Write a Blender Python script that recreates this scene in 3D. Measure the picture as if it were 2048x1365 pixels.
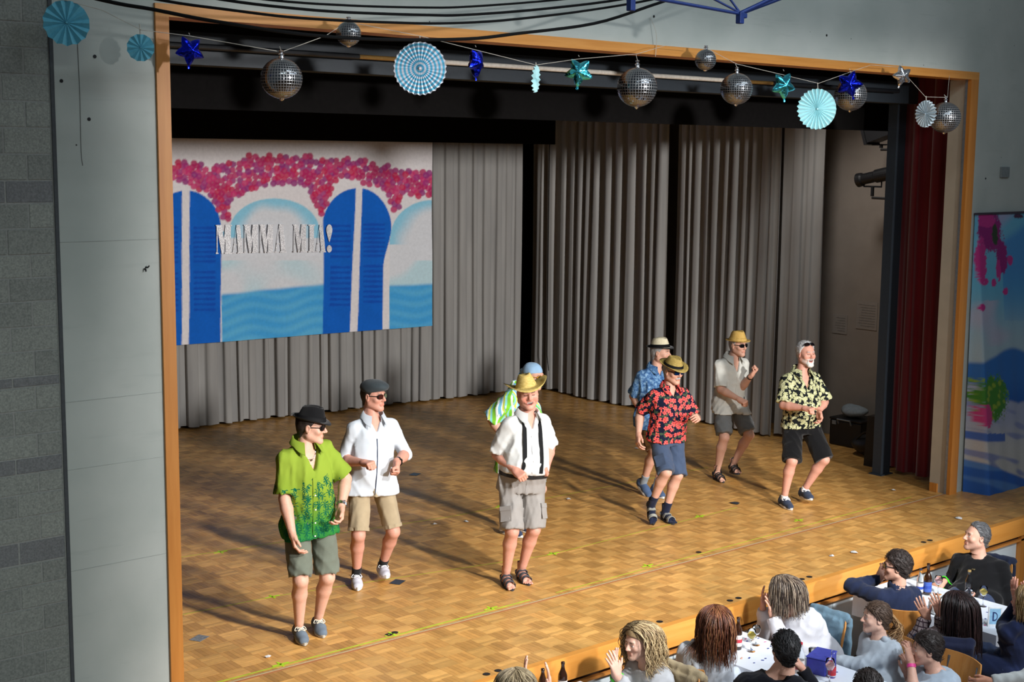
import bpy, bmesh, math, random
import numpy as np
from mathutils import Vector, Matrix
random.seed(7); RNG=np.random.default_rng(11)
SC=bpy.context.scene; COL=SC.collection
for o in list(bpy.data.objects): bpy.data.objects.remove(o)
# ---------------------------------------------------------------- camera
cam_d=bpy.data.cameras.new('camera'); cam=bpy.data.objects.new('camera',cam_d); COL.objects.link(cam)
cam_d.sensor_width=36.0; cam_d.lens=36*2745.84/2048; cam_d.clip_end=200
cam.matrix_world=Matrix(((0.76604536,0.07841684,-0.63798535,0),(-0.64270723,0.10903152,-0.75831362,0),(0.01009596,0.99094043,0.13392216,3.75),(0,0,0,1)))
SC.camera=cam
# ---------------------------------------------------------------- world, lights, exposure
W=bpy.data.worlds.new('world'); SC.world=W; W.use_nodes=True
bg=W.node_tree.nodes['Background']; bg.inputs[0].default_value=(0.62,0.72,0.80,1); bg.inputs[1].default_value=0.13
SC.view_settings.view_transform='Standard'; SC.view_settings.look='None'
SC.view_settings.exposure=0.0; SC.view_settings.gamma=1.0; SC.view_settings.use_curve_mapping=False
def spot(name,loc,to,power,angle,color,size=0.25,blend=0.35):
    d=bpy.data.lights.new(name,'SPOT'); d.energy=power; d.spot_size=math.radians(angle); d.spot_blend=blend
    d.color=color; d.shadow_soft_size=size
    o=bpy.data.objects.new(name,d); COL.objects.link(o); o.location=loc
    o.rotation_euler=(Vector(to)-Vector(loc)).to_track_quat('-Z','Y').to_euler(); return o
def area(name,loc,to,power,sx,sy,color):
    d=bpy.data.lights.new(name,'AREA'); d.energy=power; d.shape='RECTANGLE'; d.size=sx; d.size_y=sy; d.color=color
    o=bpy.data.objects.new(name,d); COL.objects.link(o); o.location=loc
    o.rotation_euler=(Vector(to)-Vector(loc)).to_track_quat('-Z','Y').to_euler(); return o
def shutters(o,pts,soft=.025,softtop=None):
    """framing shutters of a profile spotlight: limits its beam to the rectangle that bounds pts"""
    bpy.context.view_layer.update(); L=[o.matrix_world.inverted()@Vector(p) for p in pts]; xs=[p.x/-p.z for p in L]; ys=[p.y/-p.z for p in L]
    d=o.data; d.use_nodes=True; t=d.node_tree; n=t.nodes; em=n['Emission']
    tc=n.new('ShaderNodeTexCoord'); sp=n.new('ShaderNodeSeparateXYZ'); t.links.new(tc.outputs['Normal'],sp.inputs[0])
    def mth(op,a,b):
        q=n.new('ShaderNodeMath'); q.operation=op; q.use_clamp=False
        for i,v in enumerate((a,b)):
            if isinstance(v,(int,float)): q.inputs[i].default_value=v
            else: t.links.new(v,q.inputs[i])
        return q.outputs[0]
    az=mth('ABSOLUTE',sp.outputs[2],0); x=mth('DIVIDE',sp.outputs[0],az); y=mth('DIVIDE',sp.outputs[1],az)
    def edge(v,e,sgn,soft=soft):
        q=n.new('ShaderNodeMapRange'); q.clamp=True; t.links.new(v,q.inputs[0]); q.inputs[1].default_value=e; q.inputs[2].default_value=e+sgn*soft; return q.outputs[0]
    r=mth('MULTIPLY',mth('MULTIPLY',edge(x,min(xs),1),edge(x,max(xs),-1)),mth('MULTIPLY',edge(y,min(ys),1),edge(y,max(ys),-1,softtop or soft)))
    t.links.new(r,em.inputs['Strength'])
# spotlights of the hall, aimed at the stage: a steep key and a low frontal pair from the far end of the room
OPEN=[(4.0,8.4,0),(13.55,8.4,0),(8.8,8.4,4.66),(4.2,7.0,0),(13.2,7.2,0)]
o=spot('hall_spotlight',(6.6,-1.0,7.2),(8.4,8.8,1.2),5000,80,(1.0,0.97,0.94),0.22); shutters(o,[(4.0,8.4,0),(12.25,8.4,0),(8,8.4,3.5),(4.2,7.0,0),(11.9,7.0,0)],.03,.16)
o=spot('hall_spotlight',(9.0,-6.5,4.95),(8.9,9.0,1.8),10800,50,(1.0,0.97,0.945),0.55); shutters(o,OPEN,.016)
# hall ceiling lamps: dim, cool, over the tables and the proscenium wall; added wall fills among them
area('hall_ceiling_lamp',(8.6,3.2,6.8),(8.6,5.4,-0.9),70,5.0,0.5,(0.80,0.90,1.0))
area('hall_ceiling_lamp',(2.6,3.2,6.8),(2.6,7.4,0.6),26,3.0,0.5,(0.90,1.0,0.97))
o=spot('added_wall_fill',(1.2,1.6,0.9),(3.5,8.4,1.1),430,75,(0.92,1.0,0.97),0.5,1.0); shutters(o,[(1.0,8.4,-1),(4.14,8.4,-1),(3,8.4,4.6)],.05,.35)  # added fill for the lower left wall, stands in for bounced hall light
area('added_lintel_fill',(8.8,5.2,6.7),(8.8,8.4,4.6),60,7.5,0.3,(0.84,0.95,1.0))  # added wash to brighten the lintel, no such fixture known
for x_,p_ in ((7.6,1250),(11.6,900)):
    o=spot('hall_table_light',(x_,1.2,5.2),(9.0,6.3,-.5),p_,70,(0.84,0.92,1.0),0.4,.5); shutters(o,[(5.2,7.35,.22),(13.4,7.35,.22),(6,4.2,-.9),(12,4.2,-.9)],.03)
# dim fill added to brighten the right wing wall, not a known fixture
o=spot('added_wing_fill',(13.0,10.25,5.2),(15.3,10.6,1.9),170,70,(1.0,0.96,0.92),0.3,.8)
# ================================================================ node helpers
class NT:
    def __init__(s,name,rough=0.6,metal=0.0,spec=0.5,sheen=0.0):
        s.m=bpy.data.materials.new(name); s.m.use_nodes=True; s.t=s.m.node_tree; s.n=s.t.nodes
        s.b=s.n['Principled BSDF']; s.b.inputs['Roughness'].default_value=rough
        s.b.inputs['Metallic'].default_value=metal; s.b.inputs['Specular IOR Level'].default_value=spec
        if sheen: s.b.inputs['Sheen Weight'].default_value=sheen
    def put(s,inp,v):
        if isinstance(v,bpy.types.NodeSocket): s.t.links.new(v,inp)
        elif v is not None:
            if isinstance(v,(tuple,list)) and len(v)==3 and inp.type=='RGBA': v=(*v,1)
            inp.default_value=v
    def math(s,op,a,b=None,c=None,clamp=False):
        n=s.n.new('ShaderNodeMath'); n.operation=op; n.use_clamp=clamp
        for i,v in enumerate((a,b,c)):
            if v is not None: s.put(n.inputs[i],v)
        return n.outputs[0]
    def vm(s,op,a,b=None,out=0,scale=None):
        n=s.n.new('ShaderNodeVectorMath'); n.operation=op; s.put(n.inputs[0],a)
        if b is not None: s.put(n.inputs[1],b)
        if scale is not None: s.put(n.inputs['Scale'],scale)
        return n.outputs[out]
    def mix(s,f,a,b,blend='MIX'):
        n=s.n.new('ShaderNodeMix'); n.data_type='RGBA'; n.blend_type=blend
        s.put(n.inputs['Factor'],f); s.put(n.inputs[6],a); s.put(n.inputs[7],b); return n.outputs[2]
    def obj(s): return s.n.new('ShaderNodeTexCoord').outputs['Object']
    def attr(s,name,out='Vector'):
        n=s.n.new('ShaderNodeAttribute'); n.attribute_name=name; return n.outputs[out]
    def sep(s,v):
        n=s.n.new('ShaderNodeSeparateXYZ'); s.put(n.inputs[0],v); return n.outputs
    def comb(s,x=0,y=0,z=0):
        n=s.n.new('ShaderNodeCombineXYZ')
        for i,v in enumerate((x,y,z)): s.put(n.inputs[i],v)
        return n.outputs[0]
    def noise(s,v,scale,detail=3,rough=.55,out=0):
        n=s.n.new('ShaderNodeTexNoise'); s.put(n.inputs['Vector'],v); n.inputs['Scale'].default_value=scale
        n.inputs['Detail'].default_value=detail; n.inputs['Roughness'].default_value=rough; return n.outputs[out]
    def voro(s,v,scale,rnd=1.0,feature='F1',dim='2D'):
        n=s.n.new('ShaderNodeTexVoronoi'); n.voronoi_dimensions=dim; n.feature=feature; s.put(n.inputs['Vector'],v)
        n.inputs['Scale'].default_value=scale; n.inputs['Randomness'].default_value=rnd; return n.outputs
    def step(s,v,lo,hi):
        n=s.n.new('ShaderNodeMapRange'); s.put(n.inputs[0],v); n.inputs[1].default_value=lo; n.inputs[2].default_value=hi
        n.clamp=True; return n.outputs[0]
    def ramp(s,f,stops):
        n=s.n.new('ShaderNodeValToRGB'); s.put(n.inputs[0],f); e=n.color_ramp.elements
        while len(e)<len(stops): e.new(0.5)
        for k,(p,c) in enumerate(stops): e[k].position=p; e[k].color=(*c,1)
        return n.outputs[0]
    def scalev(s,v,sc): return s.vm('MULTIPLY',v,sc)
    def bump(s,h,strength=.3,dist=.01):
        n=s.n.new('ShaderNodeBump'); n.inputs['Strength'].default_value=strength; n.inputs['Distance'].default_value=dist
        s.put(n.inputs['Height'],h); s.t.links.new(n.outputs[0],s.b.inputs['Normal'])
    def col(s,c): s.put(s.b.inputs['Base Color'],c); return s.m
MATS={}
def sr(r,g,b):   # sRGB 0..255 -> linear
    f=lambda c:(c/255/12.92) if c<=10 else ((c/255+.055)/1.055)**2.4
    return (f(r),f(g),f(b))
def plain(name,c,rough=.6,metal=0,var=.12,scale=30,bump=0,spec=.5,sheen=0,bscale=None):
    if name in MATS: return MATS[name]
    t=NT(name,rough,metal,spec,sheen); v=t.obj(); n=t.noise(v,scale,3)
    k=t.step(n,.3,.7)
    a=tuple(x*(1-var) for x in c); b=tuple(min(1,x*(1+var)) for x in c)
    t.col(t.mix(k,a,b))
    if bump: t.bump(t.noise(v,bscale or scale*3,2),bump,.004)
    MATS[name]=t.m; return t.m
def colattr(name,rough=.6,spec=.4,metal=0,noise=.08,scale=60,bump=0,sss=0):
    if name in MATS: return MATS[name]
    t=NT(name,rough,metal,spec); c=t.attr('Col','Color'); v=t.obj()
    k=t.step(t.noise(v,scale,3),.3,.7)
    t.col(t.mix(k,t.mix(1.0,c,(1-noise,)*3,'MULTIPLY'),t.mix(1.0,c,(1+noise,)*3,'MULTIPLY')))
    if bump: t.bump(t.noise(v,scale*2,2),bump,.003)
    if sss:
        t.b.inputs['Subsurface Weight'].default_value=sss; t.b.inputs['Subsurface Radius'].default_value=(.012,.005,.003)
        t.b.inputs['Subsurface Scale'].default_value=.6
    MATS[name]=t.m; return t.m
# ================================================================ object helpers
def tag(o,label=None,cat=None,group=None,kind=None):
    if label: o['label']=label
    if cat: o['category']=cat
    if group: o['group']=group
    if kind: o['kind']=kind
    return o
def empty(name,loc,label,cat,group=None,rz=0):
    o=bpy.data.objects.new(name,None); COL.objects.link(o); o.location=loc; o.rotation_euler=(0,0,rz)
    o.empty_display_size=.1; return tag(o,label,cat,group)
def link(name,me,parent=None,loc=None):
    o=bpy.data.objects.new(name,me); COL.objects.link(o)
    if parent is not None: o.parent=parent
    if loc is not None: o.location=loc
    return o
def mesh(name,V,F,m,smooth=False,cols=None,pat=None):
    me=bpy.data.meshes.new(name)
    V=np.asarray(V,dtype=np.float32)
    if isinstance(F,np.ndarray):
        k=F.shape[1]; nf=len(F); me.vertices.add(len(V)); me.vertices.foreach_set('co',V.ravel())
        me.loops.add(nf*k); me.loops.foreach_set('vertex_index',F.astype(np.int32).ravel())
        me.polygons.add(nf); me.polygons.foreach_set('loop_start',np.arange(0,nf*k,k,dtype=np.int32))
        me.polygons.foreach_set('loop_total',np.full(nf,k,dtype=np.int32)); me.update(calc_edges=True); me.validate()
    else:
        me.from_pydata([tuple(map(float,v)) for v in V],[],F); me.update()
    me.polygons.foreach_set('use_smooth',np.full(len(me.polygons),bool(smooth)))
    if cols is not None:
        a=me.color_attributes.new('Col','FLOAT_COLOR','POINT'); c=np.ones((len(V),4),np.float32); c[:,:3]=cols
        a.data.foreach_set('color',c.ravel())
    if pat is not None:
        a=me.attributes.new('pat','FLOAT_VECTOR','CORNER'); a.data.foreach_set('vector',np.asarray(pat,np.float32).ravel())
    if m is not None: me.materials.append(m)
    return me
def obj(name,VF,m,parent=None,smooth=False,cols=None,loc=None,pat=None):
    return link(name,mesh(name,VF[0],VF[1],m,smooth,cols,pat),parent,loc)
def join(*parts):
    V=[];F=[]
    for v,f in parts:
        k=len(V); V+= [tuple(p) for p in v]; F+=[tuple(int(i)+k for i in q) for q in f]
    return V,F
def xf(VF,M): return [tuple(M@Vector(v)) for v in VF[0]],VF[1]
def box(c,s,R=None):
    V=[];
    for x in (-.5,.5):
        for y in (-.5,.5):
            for z in (-.5,.5):
                p=Vector((x*s[0],y*s[1],z*s[2]))
                if R is not None: p=R@p
                V.append((c[0]+p[0],c[1]+p[1],c[2]+p[2]))
    return V,[(0,1,3,2),(4,6,7,5),(0,4,5,1),(2,3,7,6),(0,2,6,4),(1,5,7,3)]
def bbox(x0,x1,y0,y1,z0,z1): return box(((x0+x1)/2,(y0+y1)/2,(z0+z1)/2),(x1-x0,y1-y0,z1-z0))
def bevbox(c,s,b=.01,seg=2,R=None):
    bm=bmesh.new(); bmesh.ops.create_cube(bm,size=1); bmesh.ops.scale(bm,vec=s,verts=bm.verts)
    bmesh.ops.bevel(bm,geom=bm.edges[:],offset=b,segments=seg,affect='EDGES',profile=.5)
    V=[(R@v.co if R is not None else v.co)+Vector(c) for v in bm.verts]; bm.verts.index_update()
    F=[tuple(v.index for v in f.verts) for f in bm.faces]; bm.free(); return [tuple(v) for v in V],F
def tube(pts,r,n=8,caps=True,closed=False,flat=1.0):
    P=[Vector(p) for p in pts]; m=len(P); rs=r if isinstance(r,(list,tuple,np.ndarray)) else [r]*m
    V=[];F=[]; up=None
    for i,p in enumerate(P):
        a=P[(i-1)%m] if (i>0 or closed) else p; b=P[(i+1)%m] if (i<m-1 or closed) else p
        d=(b-a); d=d.normalized() if d.length>1e-9 else Vector((0,0,1))
        if up is None: up=Vector((0,0,1)) if abs(d.z)<.9 else Vector((1,0,0))
        s=d.cross(up); s=s.normalized() if s.length>1e-6 else d.orthogonal().normalized(); up=s.cross(d).normalized()
        for k in range(n):
            t=2*math.pi*k/n; V.append(tuple(p+s*(math.cos(t)*rs[i])+up*(math.sin(t)*rs[i]*flat)))
    e=m if closed else m-1
    for i in range(e):
        for k in range(n):
            j=(i+1)%m; F.append((i*n+k,i*n+(k+1)%n,j*n+(k+1)%n,j*n+k))
    if caps and not closed: F.append(tuple(range(n))[::-1]); F.append(tuple((m-1)*n+k for k in range(n)))
    return V,F
def lathe(prof,n=24,sx=1,sy=1,c=(0,0,0)):
    V=[];F=[];m=len(prof)
    for r,z in prof:
        for k in range(n):
            t=2*math.pi*k/n; V.append((c[0]+r*math.cos(t)*sx,c[1]+r*math.sin(t)*sy,c[2]+z))
    for i in range(m-1):
        for k in range(n): F.append((i*n+k,i*n+(k+1)%n,(i+1)*n+(k+1)%n,(i+1)*n+k))
    F.append(tuple(range(n))[::-1]); F.append(tuple((m-1)*n+k for k in range(n))); return V,F
def prism(poly,y0,y1):      # polygon in xz extruded along y
    n=len(poly); V=[(p[0],y0,p[1]) for p in poly]+[(p[0],y1,p[1]) for p in poly]
    F=[tuple(range(n)),tuple(range(2*n-1,n-1,-1))]+[(i,n+i,n+(i+1)%n,(i+1)%n) for i in range(n)]
    return V,F
def slab(poly,z0,z1):       # polygon in xy extruded along z
    n=len(poly); V=[(p[0],p[1],z0) for p in poly]+[(p[0],p[1],z1) for p in poly]
    F=[tuple(range(n-1,-1,-1)),tuple(range(n,2*n))]+[(i,(i+1)%n,n+(i+1)%n,n+i) for i in range(n)]
    return V,F
def ribbon(pts,nrm,w,th):   # flat strap: pts centre line, nrm outward normals
    V=[];F=[];m=len(pts)
    for i in range(m):
        p=Vector(pts[i]); a=Vector(pts[max(i-1,0)]); b=Vector(pts[min(i+1,m-1)]); d=(b-a).normalized(); nn=Vector(nrm[i]).normalized()
        s=d.cross(nn).normalized(); ww=w[i] if isinstance(w,(list,tuple)) else w
        for q in (p-s*ww/2,p+s*ww/2,p+s*ww/2+nn*th,p-s*ww/2+nn*th): V.append(tuple(q))
    for i in range(m-1):
        for k in range(4): F.append((i*4+k,i*4+(k+1)%4,i*4+4+(k+1)%4,i*4+4+k))
    F+= [(3,2,1,0),(m*4-4,m*4-3,m*4-2,m*4-1)]; return V,F
def smoothpath(pts,n=8):
    P=[np.array(p,float) for p in pts]; P=[2*P[0]-P[1]]+P+[2*P[-1]-P[-2]]; out=[]
    for i in range(1,len(P)-2):
        for k in range(n):
            t=k/n; a,b,c,d=P[i-1],P[i],P[i+1],P[i+2]
            out.append(.5*((2*b)+(-a+c)*t+(2*a-5*b+4*c-d)*t*t+(-a+3*b-3*c+d)*t**3))
    out.append(P[-2]); return [tuple(p) for p in out]
def grid(nu,nv,f):
    V=[f(i/nu,j/nv) for j in range(nv+1) for i in range(nu+1)]
    F=[(j*(nu+1)+i,j*(nu+1)+i+1,(j+1)*(nu+1)+i+1,(j+1)*(nu+1)+i) for j in range(nv) for i in range(nu)]
    return V,F
# ================================================================ the hall and the stage
def struct(name,VF,m,**k): o=obj(name,VF,m,**k); o['kind']='structure'; return o
# ---- materials of the setting
t=NT('plaster_wall',.75,spec=.25); v=t.obj()
n1=t.noise(v,1.3,4); n2=t.noise(t.scalev(v,(1,1,9)),2.2,4); sp=t.voro(v,5.0,1,dim='3D')[0]
c=t.mix(t.step(n1,.3,.7),sr(168,176,172),sr(186,192,188)); c=t.mix(t.step(n2,.6,.9),c,sr(166,173,170))
c=t.mix(t.step(sp,.035,.02),c,sr(60,60,60)); t.bump(t.noise(v,40,3),.12,.004); M_WALL=t.col(c)
t=NT('concrete_block',.85,spec=.2); v=t.obj(); oi=t.n.new('ShaderNodeObjectInfo')
c=t.mix(t.step(t.noise(v,90,2),.3,.7),sr(124,128,125),sr(154,158,153))
c=t.mix(1.0,c,t.ramp(oi.outputs['Random'],[(0,(.88,.88,.88)),(1,(1.1,1.1,1.08))]),'MULTIPLY'); t.bump(t.noise(v,120,3),.5,.004); M_BLOCK=t.col(c)
t=NT('concrete_block_dark',.85,spec=.2); v=t.obj()
t.bump(t.noise(v,120,3),.5,.004); M_BLOCKD=t.col(t.mix(t.step(t.noise(v,90,2),.3,.7),sr(108,110,112),sr(132,134,136)))
M_MORTAR=plain('mortar',sr(146,148,145),.9,scale=60)
def wood(name,a,b,axis,rough=.42):
    t=NT(name,rough,spec=.4); v=t.obj(); sc=[26,26,26]; sc[axis]=1.6
    g=t.noise(t.scalev(v,tuple(sc)),1.0,5,.6); t.bump(g,.06,.003); return t.col(t.mix(t.step(g,.3,.7),a,b))
M_WOODX=wood('varnished_pine_x',sr(196,130,58),sr(212,150,78),0); M_WOODZ=wood('varnished_pine_z',sr(184,116,46),sr(198,132,60),2)
M_BLACK=plain('black_stage_cloth',sr(17,16,16),.95,var=.15,spec=.1); M_BLACKWALL=plain('black_painted_wall',sr(24,24,25),.9,spec=.1)
M_STEEL=plain('dark_blue_grey_steel',sr(46,54,62),.55,var=.06,spec=.4)
M_CONC=plain('raw_concrete',sr(150,140,130),.85,var=.06,scale=4,bump=.1,bscale=60)
# ---- proscenium wall
wf=struct('wall_front',join(bbox(3.362,4.036,8.41,8.72,-1.0,7.4),bbox(4.036,13.675,8.41,8.62,4.70,7.4),bbox(13.675,19.0,8.41,8.62,-1.0,7.4)),M_WALL)
for z,w in ((3.18,.004),(2.16,.003),(1.05,.003),(1.72,.002)): obj('wall_joint',bbox(3.364,4.03,8.4085,8.4105,z,z+w),plain('hairline_joint',sr(152,158,155),.9),wf)
obj('wall_crack',tube(smoothpath([(3.52,8.409,4.45),(3.525,8.409,4.1),(3.522,8.409,3.75),(3.53,8.409,3.66)],4),.0025,5),plain('crack_line',sr(110,112,110),.9),wf)
obj('wall_hook',join(tube([(3.925,8.41,2.99),(3.925,8.39,2.99),(3.925,8.385,2.975)],.006,6),tube([(3.935,8.41,3.0),(3.94,8.388,3.0),(3.95,8.386,3.012)],.005,6)),plain('dark_hook',sr(35,36,38),.5,metal=.6),wf)
for x,z in ((3.41,4.18),(3.63,4.34),(3.58,3.95),(8.62,4.94),(8.3,5.05),(11.0,4.93),(13.95,3.55)):
    obj('screw_hole',xf(lathe([(.002,0),(.011,.001),(.012,.004)],10),Matrix.Translation((x,8.412,z))@Matrix.Rotation(math.pi/2,4,'X')),plain('dark_hook',sr(35,36,38)),wf)
obj('wall_box',bevbox((14.32,8.40,3.62),(.17,.03,.12),.006),plain('grey_box',sr(120,128,130),.6),wf)
trim=struct('trim_1',bbox(4.036,13.675,8.388,8.60,4.618,4.70),M_WOODX); struct('trim_2',bbox(4.036,4.13,8.389,8.60,0,4.619),M_WOODZ)
struct('trim_3',bbox(13.53,13.675,8.389,8.432,0,4.619),M_WOODZ)
jb=struct('trim_4',bbox(13.545,13.675,8.432,8.66,0.0,4.619),plain('cream_jamb',sr(176,166,148),.6,var=.05,scale=6))
obj('curtain_rail_channel',bbox(13.527,13.545,8.434,8.462,0,4.618),plain('grey_metal_strip',sr(140,146,152),.4,metal=.5),jb)
obj('wood_foot',bevbox((13.56,8.60,.05),(.07,.1,.1),.004),M_WOODZ,jb)
# ---- concrete block wall
wb=struct('wall_left',bbox(1.6,3.34,8.4105,8.72,-1.0,7.4),M_MORTAR)
struct('trim_5',bbox(3.338,3.362,8.40,8.5,-1.0,7.4),plain('dark_movement_joint',sr(70,74,78),.8))
zs=[5.15,4.99,4.83,4.67,4.519,4.368,4.208,4.048,3.889,3.729,3.568,3.429,3.273,3.111,2.969,2.821,2.663,2.511,2.351,2.287,2.137,1.985,1.837,1.736,1.606,1.459,1.302,1.154,1.012,.863,.704,.563,.413,.263,.113,-.04]
dark={(3.568,3.429),(2.351,2.287),(1.837,1.736),(1.302,1.154)}
for i in range(len(zs)-1):
    z1,z0=zs[i],zs[i+1]; mm=M_BLOCKD if (z1,z0) in dark else M_BLOCK
    x=3.336; first=True
    while x>2.1:
        w=.16 if (first and i%2) else .32
        if first and not i%2: w=.30
        first=False
        y=8.405+random.uniform(0,.004)
        obj('block',bevbox((x-w/2,y+.03,(z0+z1)/2),(w-.010,.06,z1-z0-.010),.003,1),mm,wb); x-=w
# ---- stage shell
struct('wall_stage_back',bbox(2.4,15.6,17.55,17.7,-.1,6.2),M_BLACKWALL); struct('wall_stage_left',bbox(2.3,2.42,8.72,17.6,-.1,6.2),M_BLACKWALL)
wr=struct('wall_right',bbox(15.3,15.5,8.6,17.6,-.1,6.2),M_CONC); struct('ceiling_stage',bbox(2.3,15.6,8.62,17.7,6.0,6.2),M_BLACKWALL)
struct('wall_stage_upper',bbox(2.4,15.3,8.64,8.70,4.74,6.0),M_BLACKWALL)
paper=plain('notice_paper',sr(150,142,134),.8,var=.04)
for y0,y1,z0,z1 in ((10.69,11.02,1.50,1.87),(11.16,11.40,1.40,1.66)):
    p=obj('paper_notice',bbox(15.292,15.2985,y0,y1,z0,z1),paper); tag(p,'larger paper notice on the concrete side wall' if z1>1.8 else 'smaller paper notice lower on the concrete side wall','notice','paper notices on the side wall')
    k=z1-.05
    while k>z0+.03:
        obj('print_line',bbox(15.2905,15.2922,y0+.03,y1-.03-random.random()*.06,k,k+.012),plain('grey_print',sr(128,122,116),.8),p); k-=.035
# ---- stage floor: mosaic parquet squares of five fingers
fl=struct('floor',bbox(2.4,15.4,7.40,17.6,-.06,-.008),plain('parquet_joint',sr(96,62,26),.8))
t=NT('parquet_oak',.33,spec=.38); cc=t.attr('Col','Color'); v=t.obj(); oi=t.n.new('ShaderNodeObjectInfo')
g=t.noise(v,14,4); c=t.mix(t.step(g,.3,.7),t.mix(1.0,cc,(.88,.88,.88),'MULTIPLY'),t.mix(1.0,cc,(1.08,1.08,1.08),'MULTIPLY'))
c=t.mix(1.0,c,t.ramp(oi.outputs['Random'],[(0,(.90,.90,.88)),(1,(1.09,1.08,1.06))]),'MULTIPLY')
nw=t.n.new('ShaderNodeNewGeometry').outputs['Position']; c=t.mix(t.step(t.noise(nw,.9,3),.5,.72),c,t.mix(1.0,c,(.86,.84,.80),'MULTIPLY'))
rr=t.math('MULTIPLY_ADD',t.noise(nw,2.5,3),.25,.24); t.put(t.b.inputs['Roughness'],rr); M_PARQ=t.col(c)
SQ=.185; NFG=5
def square_geo(ox,oy,alongx,rng,sq=SQ):
    V=[];F=[];K=[]; fw=sq/NFG
    base=np.array(sr(210,159,90) if alongx else sr(197,145,79))*rng.uniform(.91,1.09)  # fingers along x painted lighter, imitating the sheen of the grain
    for k in range(NFG):
        a0=-sq/2+k*fw+.0007; a1=-sq/2+(k+1)*fw-.0007; b0=-sq/2+.0008; b1=sq/2-.0008; z=rng.uniform(-.0006,0)
        x0,x1,y0,y1=(b0,b1,a0,a1) if alongx else (a0,a1,b0,b1); s=len(V)
        for X,Y,Z in ((x0,y0,-.009),(x1,y0,-.009),(x1,y1,-.009),(x0,y1,-.009),(x0,y0,z),(x1,y0,z),(x1,y1,z),(x0,y1,z)): V.append((ox+X,oy+Y,Z))
        F+=[(s+4,s+5,s+6,s+7),(s,s+1,s+5,s+4),(s+1,s+2,s+6,s+5),(s+2,s+3,s+7,s+6),(s+3,s,s+4,s+7)]
        K+=[base*rng.uniform(.83,1.17)]*8
    return V,F,K
rng=np.random.default_rng(3)
variants={d:[] for d in (0,1)}
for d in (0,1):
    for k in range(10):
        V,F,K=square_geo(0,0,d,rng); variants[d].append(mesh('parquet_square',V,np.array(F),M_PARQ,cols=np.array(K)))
cells=[]
for (ya,yb) in ((7.395,8.43),(8.478,17.5)):
    ny=int(round((yb-ya)/SQ)); 
    for j in range(ny):
        for i in range(int((15.28-2.6)/SQ)):
            cells.append((2.7+SQ*(i+.5),ya+SQ*(j+.5) if ya>8 else ya+(yb-ya)/ny*(j+.5),(i+j+(1 if ya>8 else 0))%2,ya))
Rm=np.array(cam.matrix_world)[:3,:3]
def vis(x,y,z=0):
    q=Rm.T@np.array([x,y,z-3.75]); return abs(q[0]/-q[2])<.373 and -.249<q[1]/-q[2]<.249 and x>4.1+(y-8.41)*.49*(y>8.41)
near=sorted([c for c in cells if vis(c[0],c[1])],key=lambda c:math.hypot(c[0],c[1]))[:300]; ns=set(near)
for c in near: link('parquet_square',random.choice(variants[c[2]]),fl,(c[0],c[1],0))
VV=[];FF=[];KK=[]
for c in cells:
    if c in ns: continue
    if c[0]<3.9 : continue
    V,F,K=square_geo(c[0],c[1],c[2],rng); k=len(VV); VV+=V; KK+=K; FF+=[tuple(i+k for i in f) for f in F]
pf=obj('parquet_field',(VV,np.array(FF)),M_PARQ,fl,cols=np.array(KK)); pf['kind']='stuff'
obj('seam_board',bbox(2.7,15.3,8.432,8.458,-.009,0),wood('seam_wood',sr(168,104,62),sr(186,122,76),0),fl)
obj('seam_profile',bbox(2.7,15.3,8.459,8.474,-.009,.0015),plain('pale_seam_metal',sr(196,180,140),.4,metal=.3),fl)
# front of the stage
fa=struct('trim_6',join(bbox(2.7,16.0,7.335,7.395,-.19,.0)),wood('fascia_pine',sr(206,136,56),sr(218,152,72),0,.5))
struct('trim_7',bbox(2.7,16.0,7.40,7.43,-.24,-.19),plain('dark_gap_strip',sr(62,40,24),.8))
struct('trim_8',bbox(2.7,16.0,7.36,7.42,-.262,-.24),wood('panel_capping',sr(190,120,52),sr(204,136,66),0,.5))
sf=struct('wall_stage_front',bbox(2.7,16.0,7.43,7.48,-.9,-.24),plain('panel_core',sr(150,158,160),.7))
M_PAN=plain('white_stage_panel',sr(206,216,220),.5,var=.04,scale=3)
xx=2.7
while xx<13.2:
    obj('stage_panel',bevbox((xx+.53,7.42,-.58),(1.052,.02,.62),.003,1),M_PAN,sf); xx+=1.06
struct('trim_9',bbox(13.30,13.40,7.36,7.43,-.9,-.19),M_WOODZ)
struct('floor_hall',bbox(-6,19,-9,7.45,-1.0,-.9),wood('hall_floor_wood',sr(150,110,70),sr(170,126,84),0,.35))
M_HOLE=plain('floor_socket_lid',sr(44,42,42),.5,metal=.4)
for k,(x,y) in enumerate(((7.76,7.45),(7.87,7.45),(8.73,7.45),(8.84,7.45),(9.70,7.45),(9.81,7.45),(11.62,7.46),(11.73,7.46),(6.05,7.44),(6.16,7.44),(12.65,7.46))):
    obj('socket_lid',lathe([(.001,.0005),(.026,.0005),(.028,.003),(.022,.004),(.018,.002),(.001,.002)],16,c=(x,y,0)),M_HOLE,fl)
for x,y in ((5.97,8.565),(6.035,8.575),(9.6,8.60)): obj('socket_lid',lathe([(.001,.0005),(.026,.0005),(.028,.003),(.022,.004),(.001,.002)],16,c=(x,y,0)),M_HOLE,fl)
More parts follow.
